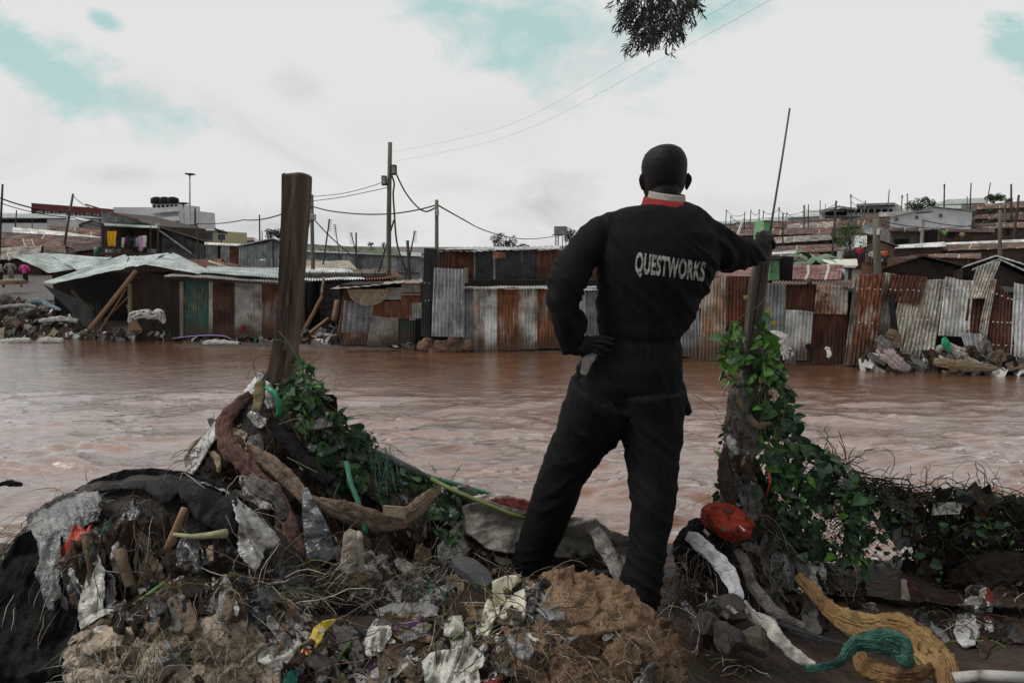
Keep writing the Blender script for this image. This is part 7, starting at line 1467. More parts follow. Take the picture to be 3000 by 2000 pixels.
ctube([(2080, 1330, 2.9, 8), (2120, 1390, 2.8, 22), (2170, 1430, 2.7, 26), (2260, 1468, 2.6, 22), (2352, 1474, 2.5, 18), (2420, 1470, 2.5, 10)], 'maroon_cloth', rag('maroon_wet', (.045, .022, .02)), 'wet maroon cloth spread below the right fence', 'cloth', depth=.4, folds=8, amp=.3)
ctube([(2075, 1330, 2.8, 5), (2082, 1390, 2.75, 10), (2078, 1420, 2.74, 12), (2090, 1462, 2.7, 5)], 'grey_rag', rag('fray2', (.20, .18, .15)), 'small pale frayed rag by the dark bundle at right', 'rag', depth=.5, folds=7, amp=.35)
# wrap of grey rag round the vine post
wm_ = cloth_tube([(1706, 880, 2.92, 16), (1700, 905, 2.91, 27), (1697, 940, 2.90, 26), (1706, 985, 2.90, 33), (1700, 1040, 2.89, 38), (1704, 1100, 2.88, 30), (1706, 1160, 2.88, 36)], 0, depth=.6, folds=16, amp=.34, twist=2); addnear(wm_); solo(wm_, 'rag_wrap', rag('grey_wrap', (.13, .12, .11), .54), 'muddy grey rag wrapped round the vine post', 'rag')
ctube([(1722, 955, 2.83, 4), (1740, 978, 2.81, 7), (1756, 974, 2.81, 5), (1770, 972, 2.81, 5)], 'rag_wrap', TAN, 'brown rag end sticking out right of the post wrap', 'rag', depth=.7, folds=5, amp=.2)
ctube([(1664, 1030, 2.86, 4), (1662, 1070, 2.85, 13), (1672, 1120, 2.83, 19), (1688, 1170, 2.80, 8)], 'rag_wrap', rag('dark_rag2', (.05, .038, .03)), 'dark brown rag below the grey post wrap', 'rag', depth=.7, folds=8, amp=.3)
stick([(1765, 1085, 2.72), (1770, 1105, 2.70), (1760, 1140, 2.70)], .006, REDP, 'red_ribbon', 'thin red ribbon dangling in the ivy', 'ribbon', .002)
rebuild()

# ================================================================== LITTER, FIBRES, VINES
def inpoly(x, y, pl):
    c = False; j = len(pl) - 1
    for i in range(len(pl)):
        xi, yi = pl[i]; xj, yj = pl[j]
        if (yi > y) != (yj > y) and x < (xj - xi) * (y - yi) / (yj - yi) + xi: c = not c
        j = i
    return c
def surf(pl, jit=.5):
    """a point and normal on the near surfaces, seen roughly from the region given"""
    xs = [p[0] for p in pl]; ys_ = [p[1] for p in pl]
    for _ in range(60):
        x, y = rnd(min(xs), max(xs)), rnd(min(ys_), max(ys_))
        if not inpoly(x, y, pl): continue
        d = rayd(x, y).normalized(); o = CAMP + Vector((rnd(-jit, jit), rnd(-.2, .1), rnd(-.1, .3))); h0 = BV.ray_cast(CAMP, d)
        if not h0[0]: continue
        h_ = BV.ray_cast(o, (h0[0] + Vector((rnd(-.05, .05), 0, 0)) - o).normalized())
        if h_[0] and (h_[0] - h0[0]).length < .5:
            n = h_[1]; n = -n if n.dot(h_[0] - o) > 0 else n; return h_[0], n
    return None
def bit(mb, p, n, size, mi, asp=1.6, g=4, lift=.4):
    t = n.cross(Vector((rnd(-1, 1), rnd(-1, 1), rnd(-1, 1)))).normalized(); b_ = n.cross(t); n0 = len(mb.v); s0 = rnd(0, 99); tl = rnd(-.5, .5); h1, h2 = rnd(-.4, .4), rnd(-.3, .3)
    for j in range(g + 1):
        for i in range(g + 1):
            u, v = i / g - .5, j / g - .5
            k = .85; zz = lift * (ridged(u * 1.6 + s0, v * 1.6, s0, 3) - .45) + tl * u
            mb.v.append(p + t * (u * size * asp * k + h1 * v * size) + b_ * (v * size * k + h2 * u * size) + n * (zz * size + .004))
    for j in range(g):
        for i in range(g): a = n0 + j * (g + 1) + i; mb.face((a, a + 1, a + g + 2, a + g + 1), None, mi)
def fibre(mb, p, d, L_, r, mi, k=6, curl=.5, grav=.15, seg=3):
    pts = [p]; d = d.normalized()
    for i in range(k): d = (d + Vector((rnd(-curl, curl), rnd(-curl, curl), rnd(-curl, curl) - grav))).normalized(); pts.append(pts[-1] + d * (L_ / k))
    mb.tube(pts, [r] * k + [r * .5], seg, mi=mi, cap=False)
def leafm(n, c, r=.5): return mixm(n, [tuple(v * .7 for v in c), c, tuple(v * 1.25 for v in c)], 40, r, .2, spec=.4, bscale=120, bdist=.001)
LITM = [rag('l_brown', (.045, .030, .022)), rag('l_tan', (.11, .08, .058)), GPL, CPL, rag('l_grey', (.10, .095, .09)), rag('l_white', (.42, .41, .38), .6), DPL, rag('l_dark', (.015, .012, .010)), rag('l_red', (.16, .03, .025)), rag('l_purple', (.06, .03, .07)), rag('l_teal', (.03, .13, .11)), rag('l_straw', (.19, .145, .095))]
PILE = [(140, 1440), (300, 1390), (560, 1370), (700, 1290), (900, 1290), (1180, 1310), (1300, 1360), (1420, 1400), (1520, 1500), (1560, 1568), (1560, 1600), (60, 1600), (100, 1500)]
MID = [(640, 1330), (800, 1300), (1000, 1290), (1230, 1330), (1290, 1420), (1180, 1500), (1120, 1600), (620, 1600), (640, 1480)]
HUMP = [(40, 1200), (180, 1130), (400, 1100), (560, 1160), (690, 1290), (740, 1360), (640, 1390), (420, 1400), (250, 1430), (120, 1480), (20, 1500), (0, 1300)]
CONE = [(430, 1060), (520, 950), (640, 850), (740, 900), (850, 1030), (1060, 1150), (1440, 1260), (1400, 1300), (1100, 1280), (900, 1270), (760, 1280), (620, 1200), (500, 1100)]
FOOT = [(1540, 1330), (1640, 1200), (1700, 1080), (1800, 1180), (1930, 1330), (2060, 1440), (2352, 1330), (2352, 1460), (2100, 1470), (1850, 1420), (1720, 1400), (1560, 1420)]
def scatter(n, pl, fn, w, mb):
    ks = list(range(len(w)))
    for _ in range(n):
        q = surf(pl)
        if q: fn(mb, q[0], q[1], random.choices(ks, w)[0])
def stuffobj(mb, name, mats, lab): o = mb.build(name, mats, smooth=True); tag(o, lab, kind='stuff'); return o
def drapes(n, pl, l0, l1, w, mb, off=(.008, .028), ang=None):
    xs = [p[0] for p in pl]; ys_ = [p[1] for p in pl]; c = 0
    while c < n:
        x, y = rnd(min(xs), max(xs)), rnd(min(ys_), max(ys_))
        if not inpoly(x, y, pl): continue
        hs = [BV.ray_cast(CAMP, rayd(x + dx, y + dy).normalized())[0] for dx, dy in ((0, 0), (-25, 0), (25, 0), (0, -25), (0, 25))]
        if any(h is None for h in hs) or max(h.y for h in hs) - min(h.y for h in hs) > .22: c += .1; continue
        c += 1; L_ = rnd(l0, l1); W_ = L_ * rnd(.18, .6); a = rnd(0, 3.14) if ang is None else random.gauss(ang, .45); ca, sa = math.cos(a), math.sin(a); pts = []; k = 11; b0 = rnd(-.4, .4)
        for i in range(k):
            t_ = 2 * math.pi * i / k; ex, ey = math.cos(t_), math.sin(t_); q = .75 + .5 * random.random(); u = L_ / 2 * math.copysign(abs(ex) ** .7, ex) * (.9 + .2 * random.random()); v = W_ / 2 * math.copysign(abs(ey) ** .7, ey) * q + b0 * L_ * .3 * (ex * ex); pts.append((x + u * ca - v * sa, y + u * sa + v * ca))
        psheet(pts, '', None, None, None, into=mb, mi=random.choices(range(len(w)), w)[0], off=rnd(*off), amp=rnd(.012, .038), sc=rnd(14, 34), rag=rnd(1, 4), cell=max(5, L_ / 13), sm=2, dirv=(-sa, ca), st=.3)
W_P = [5, 4, 2, 1.6, 3, 1.6, 2, 5, .35, .3, .15, 2.5]
mb = MB()
drapes(230, MID, 30, 120, [3, 4, 3, 4, 3, 3.4, 2.4, 3.5, .3, .3, .25, 2.5], mb, (.005, .045)); drapes(50, PILE, 24, 70, [3, 3, 2, 3, 3, 3, 2, 3, .3, .2, .2, 2.5], mb)
scatter(420, MID, lambda m, p, n, k: bit(m, p, n, rnd(.012, .04), k, rnd(1, 2.5), 4, .5), W_P, mb)
stuffobj(mb, 'litter_scraps', LITM, 'crumpled scraps of plastic and rag littering the foreground')
for nm_, pl_, mt_, kk in (('burlap_sack', [(1150, 1420), (1290, 1370), (1400, 1385), (1500, 1450), (1540, 1600), (1130, 1600)], BUR, 26), ('woven_sack', [(200, 1480), (330, 1420), (480, 1390), (600, 1430), (640, 1600), (190, 1600)], BEI, 26)):
    m2 = MB(); drapes(kk, pl_, 70, 210, [1], m2, (.0, .03)); addnear(m2); m2.build('loose_fold', mt_, bpy.data.objects[nm_], smooth=True)
rebuild()
W_H = [6, 2.4, 1.5, 1.3, 2, 1.0, 3, 6, .12, .1, .05, 1.4]
mb = MB(); drapes(90, [(x, y) for x, y in [(120, 1270), (330, 1190), (440, 1240), (640, 1330), (700, 1340), (640, 1390), (420, 1400), (250, 1430), (130, 1400)]], 50, 130, W_H, mb, (.0, .025), 1.45); drapes(120, CONE, 40, 150, W_H, mb, (.0, .03), 1.1); drapes(100, [(1700, 1230), (1850, 1290), (1930, 1360), (2060, 1440), (2352, 1360), (2352, 1460), (2100, 1470), (1850, 1420), (1720, 1400)], 40, 130, W_H, mb, (.0, .03), 1.2); drapes(36, [(1672, 900), (1730, 900), (1745, 1160), (1660, 1160)], 26, 75, [2, 2, 3, 3, 5, 1, 2, 4, 0, 0, .2, 1], mb, (.0, .02), 1.4)
for pl in (CONE, FOOT): scatter(120, pl, lambda m, p, n, k: bit(m, p, n, rnd(.010, .03), k, rnd(1, 3), 4, .5), W_H, mb)
stuffobj(mb, 'heap_scraps', LITM, 'dark torn scraps matted over the rubbish heaps')
FIBM = [rag('f_tan', (.20, .15, .10)), rag('f_white', (.36, .34, .30)), rag('f_green', (.10, .14, .045)), rag('f_dark', (.02, .016, .012)), rag('f_brown', (.085, .055, .036)), rag('f_teal', (.10, .17, .14))]
def fb_(lo, hi, r0, r1, curl, grav=.12, up=.6): return lambda m, p, n, k: fibre(m, p + n * .003, n * up + Vector((rnd(-1, 1), rnd(-1, 1), rnd(-.4, .6))), rnd(lo, hi), rnd(r0, r1), k, 6, curl, grav)
mb = MB()
scatter(500, PILE, fb_(.03, .10, .0005, .001, .6, .3, .25), [4, 2.5, .5, 2, 4, .05], mb); scatter(500, MID, fb_(.06, .2, .0007, .0016, .35), [4, 3, .8, 3, 4, .1], mb)
scatter(260, [(500, 1320), (1180, 1300), (1240, 1400), (900, 1420), (620, 1400)], fb_(.1, .28, .001, .0022, .35), [4, 3, 1.4, 2, 3, .1], mb)
scatter(420, [(140, 1480), (330, 1440), (420, 1500), (400, 1600), (150, 1600)], fb_(.04, .13, .0006, .0010, .5, .35, .0), [3, 5, .3, .5, 1, .3], mb)
scatter(900, [(1120, 1480), (1300, 1360), (1480, 1430), (1560, 1568), (1560, 1600), (1120, 1600)], fb_(.03, .10, .0004, .0009, .7, .3, .1), [5, 1.6, .2, 1, 5, 0], mb)
scatter(520, [(300, 1440), (640, 1430), (700, 1500), (640, 1600), (380, 1600)], fb_(.03, .10, .0004, .0009, .6, .3, .1), [5, 3, .2, 1, 4, 0], mb)
scatter(160, [(920, 1340), (940, 1300), (1010, 1280), (1060, 1300), (1040, 1360), (950, 1370)], fb_(.08, .2, .0012, .0022, .6), [1, 6, .4, 0, 1, 0], mb)
stuffobj(mb, 'fibres_and_roots', FIBM, 'tangled fibres, roots and straw over the foreground litter')
mb = MB()
scatter(500, HUMP, fb_(.05, .22, .0006, .0014, .4, .35), [3, 2, .6, 5, 5, .5], mb); scatter(500, CONE, fb_(.06, .25, .0008, .0018, .4, .3), [3, 1.5, .8, 5, 5, .1], mb); scatter(500, FOOT, fb_(.06, .25, .0008, .0018, .4, .3), [2, 1, 1, 6, 5, .1], mb)
scatter(200, [(0, 1290), (60, 1190), (110, 1170), (60, 1280), (30, 1400), (0, 1480)], fb_(.08, .25, .0008, .0013, .4, .5), [2, 6, .3, 0, 1, 0], mb)
scatter(90, [(255, 1220), (330, 1210), (320, 1260), (260, 1290)], fb_(.05, .12, .0007, .001, .5, .5), [0, 1, 1, 0, 0, 8], mb)
scatter(120, [(1540, 1330), (1600, 1230), (1600, 1400), (1560, 1470), (1530, 1440)], fb_(.08, .25, .0008, .0015, .4, .5), [3, 5, .5, 1, 3, 0], mb)
scatter(50, [(1500, 1440), (1580, 1400), (1700, 1568), (1700, 1600), (1540, 1600)], fb_(.06, .2, .0008, .0015, .4, .2), [4, 4, 2, .5, 2, 0], mb)
stuffobj(mb, 'hanging_fibres', FIBM, 'loose fibres and dead stems hanging from the rubbish heaps')

# ---- leaves
LM = [leafm('leaf_a', (.020, .055, .018)), leafm('leaf_b', (.035, .095, .025)), leafm('leaf_c', (.07, .17, .03), .45), leafm('leaf_d', (.012, .032, .014)), leafm('leaf_e', (.11, .26, .035), .45), leafm('leaf_y', (.42, .34, .03), .5), leafm('leaf_g', (.07, .11, .075), .35)]
HEART = [(0, 0), (.16, -.10), (.40, -.10), (.52, .12), (.46, .42), (.26, .72), (0, 1.05)]; NARR = [(0, 0), (.04, .02), (.08, .2), (.09, .45), (.07, .7), (.03, .9), (0, 1.05)]; LOBE = [(0, 0), (.10, .02), (.22, .18), (.24, .40), (.17, .66), (.08, .88), (0, 1.05)]
def leaf(mb, p, dirv, nrm, s_, mi, shape=HEART, cup=.25):
    d = dirv.normalized(); sd = d.cross(nrm); 
    if sd.length < .1: sd = d.cross(Vector((1, .2, 0)))
    sd.normalize(); n = sd.cross(d).normalized(); w_ = rnd(.85, 1.1); br = rnd(.0, .35)
    mid = [p + d * (v * s_) - n * (br * v * v * s_) for v in (0, .5, 1.05)]
    for sg in (-1, 1):
        n0 = len(mb.v); mb.v += mid
        for u, v in shape[1:-1]: mb.v.append(p + sd * (sg * u * w_ * s_) + d * (v * s_) + n * (cup * abs(u) * s_ - br * v * v * s_))
        k = [3, 4, 5, 6, 7]
        for q in ((0, 3, 4, 5), (0, 5, 1), (1, 5, 6), (1, 6, 7, 2)):
            q = [n0 + i for i in q]; mb.face(q if sg > 0 else q[::-1], None, mi)
def vine(name, lab, zones, stems, base, cat='vine'):
    """zones: (polygon, Y near, Y far, n, size lo, size hi, weights)"""
    t = thing(name, base, lab, cat); mb = MB(); ms = MB()
    for pl, Y0, Y1, n, s0, s1, w in zones:
        xs = [p[0] for p in pl]; ys_ = [p[1] for p in pl]; c = 0; tries = 0
        while c < n * 1.4 and tries < n * 50:
            tries += 1; x, y = rnd(min(xs), max(xs)), rnd(min(ys_), max(ys_))
            if not inpoly(x, y, pl) or fb(x * .018, y * .018, 3, 3) < rnd(-.55, .1): continue
            Y = rnd(Y0, Y1) if Y1 > 0 else hitY(x, y) - rnd(.0, -Y1); p = P(x, y, Y); nr = Vector((rnd(-.8, .8), rnd(-1.2, -.1), rnd(-.2, 1.3))); d = Vector((rnd(-1, 1), rnd(-.6, .4), rnd(-1.2, .5)))
            leaf(mb, p, d, nr, s0 * .75 + (s1 * 1.2 - s0 * .75) * random.random() ** 1.6, random.choices(range(7), w)[0], HEART if random.random() < .6 else LOBE, rnd(.1, .4)); c += 1
            if random.random() < .3: fibre(ms, p, Vector((rnd(-1, 1), rnd(.2, 1), rnd(-1, .6))), rnd(.04, .14), rnd(.0008, .0016), random.choice((0, 0, 1)), 5, .4, .1)
    for st_ in stems:
        q = [P(*a) for a in st_[0]]; out = []
        for i in range(len(q) - 1):
            p0, p1, p2, p3 = q[max(i - 1, 0)], q[i], q[i + 1], q[min(i + 2, len(q) - 1)]
            for j in range(6): t_ = j / 6; out.append(.5 * ((2 * p1) + (p2 - p0) * t_ + (2 * p0 - 5 * p1 + 4 * p2 - p3) * t_ ** 2 + (3 * p1 - p0 - 3 * p2 + p3) * t_ ** 3))
        out.append(q[-1]); ms.tube(out, st_[1], 5, mi=st_[2])
    o = mb.build('leaves', LM, t, smooth=False)
    if ms.v: ms.build('stems', [mixm('stem_green', [(.05, .08, .03), (.10, .13, .05)], 30, .6, .2), mixm('stem_brown', [(.03, .024, .016), (.07, .055, .035)], 30, .8, .2)], t, smooth=True)['kind'] = 'stuff'
    return t
SM = [((1650, 820, 2.9), (1690, 740, 2.86), (1745, 700, 2.88), (1762, 668, 2.9)), ((1740, 930, 2.86), (1760, 860, 2.83), (1740, 790, 2.86), (1700, 760, 2.85)), ((1680, 700, 2.9), (1672, 690, 2.9), (1671, 675, 2.9), (1678, 672, 2.9)), ((1800, 1100, 2.85), (1760, 1000, 2.85), (1740, 900, 2.86)), ((1900, 1200, 2.9), (1850, 1080, 2.86), (1790, 1000, 2.84)), ((1590, 905, 2.98), (1650, 940, 2.9))]
v1 = vine('climbing_vine', 'broad leaved green vine climbing the split post and spilling right', [
    ([(1666, 745), (1700, 740), (1710, 790), (1700, 860), (1660, 850), (1650, 800)], 2.84, 2.97, 42, .030, .055, [1, 3, 3, 1, 3, .3, .5]),
    ([(1742, 735), (1770, 760), (1795, 810), (1800, 880), (1760, 900), (1730, 860)], 2.84, 2.97, 62, .030, .060, [1, 3, 3, 1.5, 3.5, .05, .5]),
    ([(1655, 820), (1700, 800), (1800, 840), (1800, 880), (1815, 900), (1830, 960), (1790, 960), (1740, 920), (1720, 900), (1670, 880)], 2.86, 3.02, 110, .026, .052, [3, 4, 1.5, 3, .8, .15, 1]),
    ([(1735, 900), (1800, 930), (1835, 960), (1830, 1010), (1900, 1040), (1905, 1120), (1780, 1120), (1740, 1020)], 2.84, 3.05, 260, .026, .055, [4, 4, 1.2, 4, .4, .15, 1]),
    ([(1830, 1000), (1900, 1040), (1965, 1090), (1990, 1150), (1990, 1300), (1900, 1330), (1760, 1280), (1700, 1180), (1720, 1090), (1820, 1080)], 2.82, 3.1, 760, .024, .05, [5, 3.5, .8, 6, .2, .02, .8]),
    ([(1655, 980), (1670, 960), (1680, 1100), (1675, 1160), (1645, 1160), (1650, 1080)], 2.86, 2.98, 60, .012, .03, [5, 3, .3, 6, 0, 0, .5]),
    ([(1900, 1300), (1990, 1200), (1990, 1400), (1940, 1400)], 2.9, 3.1, 60, .024, .042, [4, 3, .5, 6, .1, 0, 1])],
    [(a, .0022, 0) for a in SM] + [(tuple((x + rnd(-30, 30), y + rnd(-20, 20), Y + rnd(-.03, .05)) for x, y, Y in ((1700, 1100, 2.9), (1760, 1000, 2.88), (1770, 900, 2.86), (1730, 800, 2.87))), .002, i % 2) for i in range(8)],
    P(1740, 1400, 2.98))
mb = MB()
for x, y, s_ in ((1711, 679, .020), (1763, 712, .022), (1778, 738, .022), (1765, 706, .016)): leaf(mb, P(x, y, 2.86), Vector((.2, -.1, -1)), Vector((0, -1, .2)), s_, 5, HEART, .1)
leaf(mb, P(1752, 725, 2.85), Vector((.9, -.1, -.4)), Vector((0, -1, .6)), .042, 1); mb.build('yellow_leaves', LM, v1, smooth=False)
WP_ = [4, 3, .5, 5, .1, 0, 2.2]
v2 = vine('climbing_vine', 'dark ivy and morning glory vine covering the right slope of the left cone', [
    ([(690, 815), (712, 835), (745, 890), (760, 930), (790, 960), (760, 975), (700, 930), (670, 870)], 2.78, 2.98, 120, .022, .042, [3, 4, 2.5, 3, .8, .1, .6]),
    ([(640, 870), (740, 900), (790, 960), (860, 1010), (880, 1060), (820, 1100), (740, 1060), (690, 990), (640, 930)], 0, -.10, 330, .022, .048, WP_),
    ([(850, 1020), (930, 1080), (1010, 1110), (1060, 1150), (1065, 1210), (1000, 1200), (940, 1130), (880, 1120), (830, 1130), (820, 1090)], 0, -.12, 280, .020, .042, WP_),
    ([(730, 1060), (830, 1090), (900, 1130), (880, 1150), (800, 1120), (740, 1100)], 0, -.08, 70, .02, .045, WP_),
    ([(985, 1160), (1060, 1180), (1050, 1260), (1000, 1230)], 2.66, 2.8, 46, .02, .036, WP_)],
    [(((612, 860, 2.86), (585, 845, 2.86), (575, 810, 2.88), (600, 790, 2.9), (640, 780, 2.88), (670, 800, 2.88)), .0013, 0), (((560, 905, 2.85), (590, 880, 2.86), (582, 830, 2.86), (612, 815, 2.87), (650, 830, 2.86)), .0013, 1), (((600, 830, 2.88), (575, 850, 2.88), (568, 870, 2.88)), .0012, 0), (((640, 760, 2.9), (665, 790, 2.86), (690, 835, 2.85), (700, 870, 2.84)), .0013, 0),
     (((600, 880, 2.8), (640, 920, 2.78), (668, 970, 2.76), (690, 1010, 2.74)), .003, 1), (((640, 975, 2.72), (680, 962, 2.72), (698, 975, 2.72), (702, 1012, 2.72)), .002, 0), (((660, 1050, 2.66), (700, 1070, 2.64), (730, 1085, 2.62)), .002, 0), (((780, 1110, 2.6), (770, 1130, 2.58), (765, 1150, 2.57)), .0015, 0), (((780, 800, 2.98), (760, 960, 2.96)), .0006, 1)],
    P(760, 1280, 2.8))
mb = MB()
for _ in range(26):
    a = P(rnd(845, 900), rnd(1015, 1050), 2.86); fibre(mb, a, Vector((rnd(-.2, .5), -.4, -1)), rnd(.10, .22), .0013, 0, 6, .12, .1)
tag(mb.build('dry_grass', [FIBM[5]], smooth=True), 'pale dry grass blades hanging over the cone vine', kind='stuff')
# ---- wire fence at right with dead vines
t = thing('wire_fence', P(2000, 1430, 3.05), 'sagging chain link fence clogged with dead vines at right', 'fence')
TOPF = [(1640, 1120), (1760, 1050), (1840, 1000), (1900, 1045), (1960, 1095), (2050, 1115), (2100, 1132), (2180, 1122), (2250, 1128), (2352, 1152), (2460, 1175)]
def topf(x):
    for a, b_ in zip(TOPF, TOPF[1:]):
        if x <= b_[0]: return a[1] + (b_[1] - a[1]) * (x - a[0]) / (b_[0] - a[0])
    return TOPF[-1][1]
mb = MB(); mb.tube([P(x, topf(x) + 4, 3.05) for x in range(1840, 2460, 30)], .0035, 5)
for i in range(-6, 26):
    for sgn in (1, -1):
        pts = []; x0 = 1840 + i * 26 
        for k in range(17):
            x = x0 + sgn * k * 20; y = 1440 - k * 20 - 2 * math.sin(k * 1.7)
            if 1830 < x < 2460 and y > topf(x): pts.append(P(x, y, 3.05 + .02 * math.sin(x * .02) + .002 * sgn))
        if len(pts) > 1: mb.tube(pts, .0012, 4)
mb.build('mesh', M['darkpole'], t); 
mb = MB()
for _ in range(1500):
    x = rnd(1880, 2440); h_ = topf(x); u = random.random(); y = h_ + (u ** 1.5) * (1440 - h_) * 1.0
    if 1925 < x < 2085 and 1230 < y < 1410 and random.random() < .93: continue
    if 1985 < x < 2140 and 1150 < y < 1260 and random.random() < .6: continue
    fibre(mb, P(x, y, 3.04 + rnd(-.08, .06)), Vector((rnd(-1, 1), rnd(-.2, .2), rnd(-.8, .8))), rnd(.05, .24), rnd(.0010, .0026), random.choices((0, 1, 2), (6, 1, 2.2))[0], 7, .55, .06, 4)
for _ in range(420):
    x = rnd(1900, 2440); h_ = topf(x); fibre(mb, P(x, h_ + rnd(-8, 26), 3.04 + rnd(-.05, .05)), Vector((rnd(-1, 1), rnd(-.2, .2), rnd(-.4, .15))), rnd(.05, .2), rnd(.0012, .003), 0, 7, .45, .08, 4)
mv = mb.build('dead_vines', [rag('dv_dark', (.022, .017, .013)), rag('dv_tan', (.065, .055, .036)), rag('dv_green', (.035, .06, .02))], t, smooth=True); mv['kind'] = 'stuff'
mb = MB(); nb_ = 0
while nb_ < 520:
    x = rnd(2040, 2440); h_ = topf(x); y = rnd(h_ + 5, 1430)
    if x < 2100 and y > 1200 and random.random() < .8: continue
    nb_ += 1; bit(mb, P(x, y, 3.05 + rnd(-.08, .08)), Vector((rnd(-.5, .5), -1, rnd(-.3, .6))).normalized(), rnd(.02, .075), random.choices(range(len(LITM)), [4, .6, .3, .1, .6, .12, 6, 14, .06, 0, 0, .2])[0], rnd(1, 2.6), 5, .6)
mv = mb.build('caught_scraps', LITM, t, smooth=True); mv['kind'] = 'stuff'
vine('fence_vine', 'sparser dark vine leaves threaded through the wire fence at right', [
    ([(1960, 1100), (2100, 1140), (2110, 1230), (1990, 1240)], 2.95, 3.1, 130, .014, .036, [5, 3, .8, 6, .2, .05, 1]),
    ([(2060, 1200), (2200, 1160), (2352, 1200), (2440, 1230), (2440, 1420), (2200, 1400), (2090, 1300)], 2.92, 3.1, 230, .014, .042, [5, 3, .5, 7, .2, .02, 1.2]),
    ([(1920, 1230), (2080, 1220), (2060, 1300), (1950, 1300)], 2.95, 3.1, 26, .02, .036, [5, 3, .5, 6, .1, 0, 1])], [], P(2180, 1430, 3.0))

# ---- far bank litter and water's edge
mb = MB()
def farbit(x, y, Y, sz, k): p = P(x, y, Y); p.z = max(.0, terr(p.x, Y)) + rnd(.0, .08); bit(mb, p, Vector((rnd(-.6, .6), -.7, rnd(.2, 1))).normalized(), sz, k, rnd(1, 2.6), 4, .6)
for _ in range(1700):
    x = rnd(-40, 205); Y = shoreY(x) + rnd(-.1, 7); farbit(x, 700, Y, .04 + .30 * random.random() ** 2.2, random.choices(range(12), [9, 2, .8, .6, 1.6, .7, 3, 9, .15, .1, .1, .5])[0])
for _ in range(420):
    x = rnd(150, 1000); Y = shoreY(x) + rnd(-.3, .5); farbit(x, 700, Y, rnd(.04, .2), random.choices(range(12), [5, 2, 1.5, 1.2, 2, 1.4, 2, 4, .2, .1, .2, .6])[0])
for _ in range(700):
    x = random.choice((rnd(690, 790), rnd(1995, 2110), rnd(2130, 2420), rnd(2130, 2420))); Y = (shoreY(x) - .5 + rnd(-.2, .6)) if x > 1500 else 22 + rnd(-.5, .8); p = P(x, 700, Y); p.z = max(0, terr(p.x, Y)) + rnd(0, .38 if x > 1500 else .3) ** 1.3; bit(mb, p, Vector((rnd(-.6, .6), -.9, rnd(0, 1))).normalized(), rnd(.06, .32), random.choices(range(12), [5, 2, 1.5, 1.2, 3, 1.4, 2, 4, .2, .1, .2, .6])[0], rnd(1, 3), 5, .6)
stuffobj(mb, 'bank_litter', LITM, 'washed up litter along the far waterline')
mb = heightmesh(-12.5, -2.6, 20.3, 22.9, .08, lambda x, y: -.12 + .19 * max(0, 1 - ((x + 7.2 + .8 * (y - 21.5)) / 4.6) ** 2) ** .5 * max(0, 1 - ((y - (21.9 - .14 * (x + 12))) / .95) ** 2) + .03 * fb(x * 2, y * 2))
tag(mb.build('mud_spit', M['mud'], smooth=True), 'low dark mud spit in front of the green and brown shed', kind='structure')
pxwire([(399, 777), (430, 773), (482, 770), (515, 772), (531, 779)], (22.2, 22.0), .02, 'temp'); o = C.objects[-1]; o.name = 'purple_hose'; o.data.materials[0] = mixm('purple', [(.20, .15, .32), (.26, .20, .38)], 5, .5, 0); o['label'] = 'lilac plastic hose lying on the mud by the green shed'; o['category'] = 'hose'
def farc(pts, name, mt, lab, cat, **k): return solo(cloth_tube(pts, 0, **k), name, mt, lab, cat)
farc([(466, 788, 21.4, 3), (490, 786, 21.4, 5), (520, 787, 21.4, 5), (553, 790, 21.4, 3)], 'white_sheet', LITM[5], 'long white rag lying on the mud spit', 'rag', depth=.8, folds=5, amp=.3)
farc([(-10, 786, 22.2, 3), (40, 782, 22.2, 6), (70, 781, 22.2, 3)], 'floating_bags', LITM[5], 'white rags afloat at the far left waterline', 'rag', depth=.8, folds=5, amp=.35); farc([(86, 783, 22.2, 3), (110, 781, 22.2, 6), (145, 782, 22.2, 4)], 'floating_bags', LITM[5], 'white bundle afloat right of the leftmost white rags', 'rag', depth=.8, folds=5, amp=.35)
farc([(550, 762, 22.3, 3), (558, 752, 22.3, 5), (562, 748, 22.3, 3)], 'red_rag', LITM[8], 'small red rag caught on the zinc sheet of the green shed', 'rag', depth=.5, folds=4, amp=.3)
farc([(297, 742, 21.9, 2), (306, 726, 21.9, 7), (330, 720, 21.9, 9), (352, 724, 21.9, 6), (366, 722, 21.9, 8), (378, 742, 21.9, 3)], 'pale_sheeting', CPL, 'pale torn sheeting caught on poles in the collapsed shed', 'sheeting', depth=.6, folds=6, amp=.4)
farc([(1768, 764, 17.0, 3), (1784, 770, 17.0, 8), (1798, 782, 17.0, 12), (1804, 800, 17.0, 8), (1812, 818, 17.0, 9), (1822, 834, 17.0, 3)], 'white_cloth', LITM[5], 'white cloth snagged low on the dark sheet behind the vine post', 'cloth', depth=.6, folds=7, amp=.35)
farc([(1808, 810, 17.0, 8), (1815, 825, 17.0, 10), (1822, 838, 17.0, 5)], 'white_cloth', LITM[4], 'grey frayed cloth end under the snagged white cloth', 'cloth', depth=.6, folds=7, amp=.4)
farc([(1895, 800, 17.2, 2), (1902, 802, 17.2, 5), (1905, 815, 17.1, 4), (1900, 820, 17.1, 2)], 'pale_rag', LITM[5], 'small pale hooked rag on the dark rust sheet', 'rag', depth=.6, folds=4, amp=.3)
farc([(1855, 790, 17.2, 4), (1860, 810, 17.2, 6), (1858, 830, 17.1, 4)], 'dark_rag', LITM[7], 'dark rag hanging between two sheets right of the vine post', 'rag', depth=.6, folds=4, amp=.3)
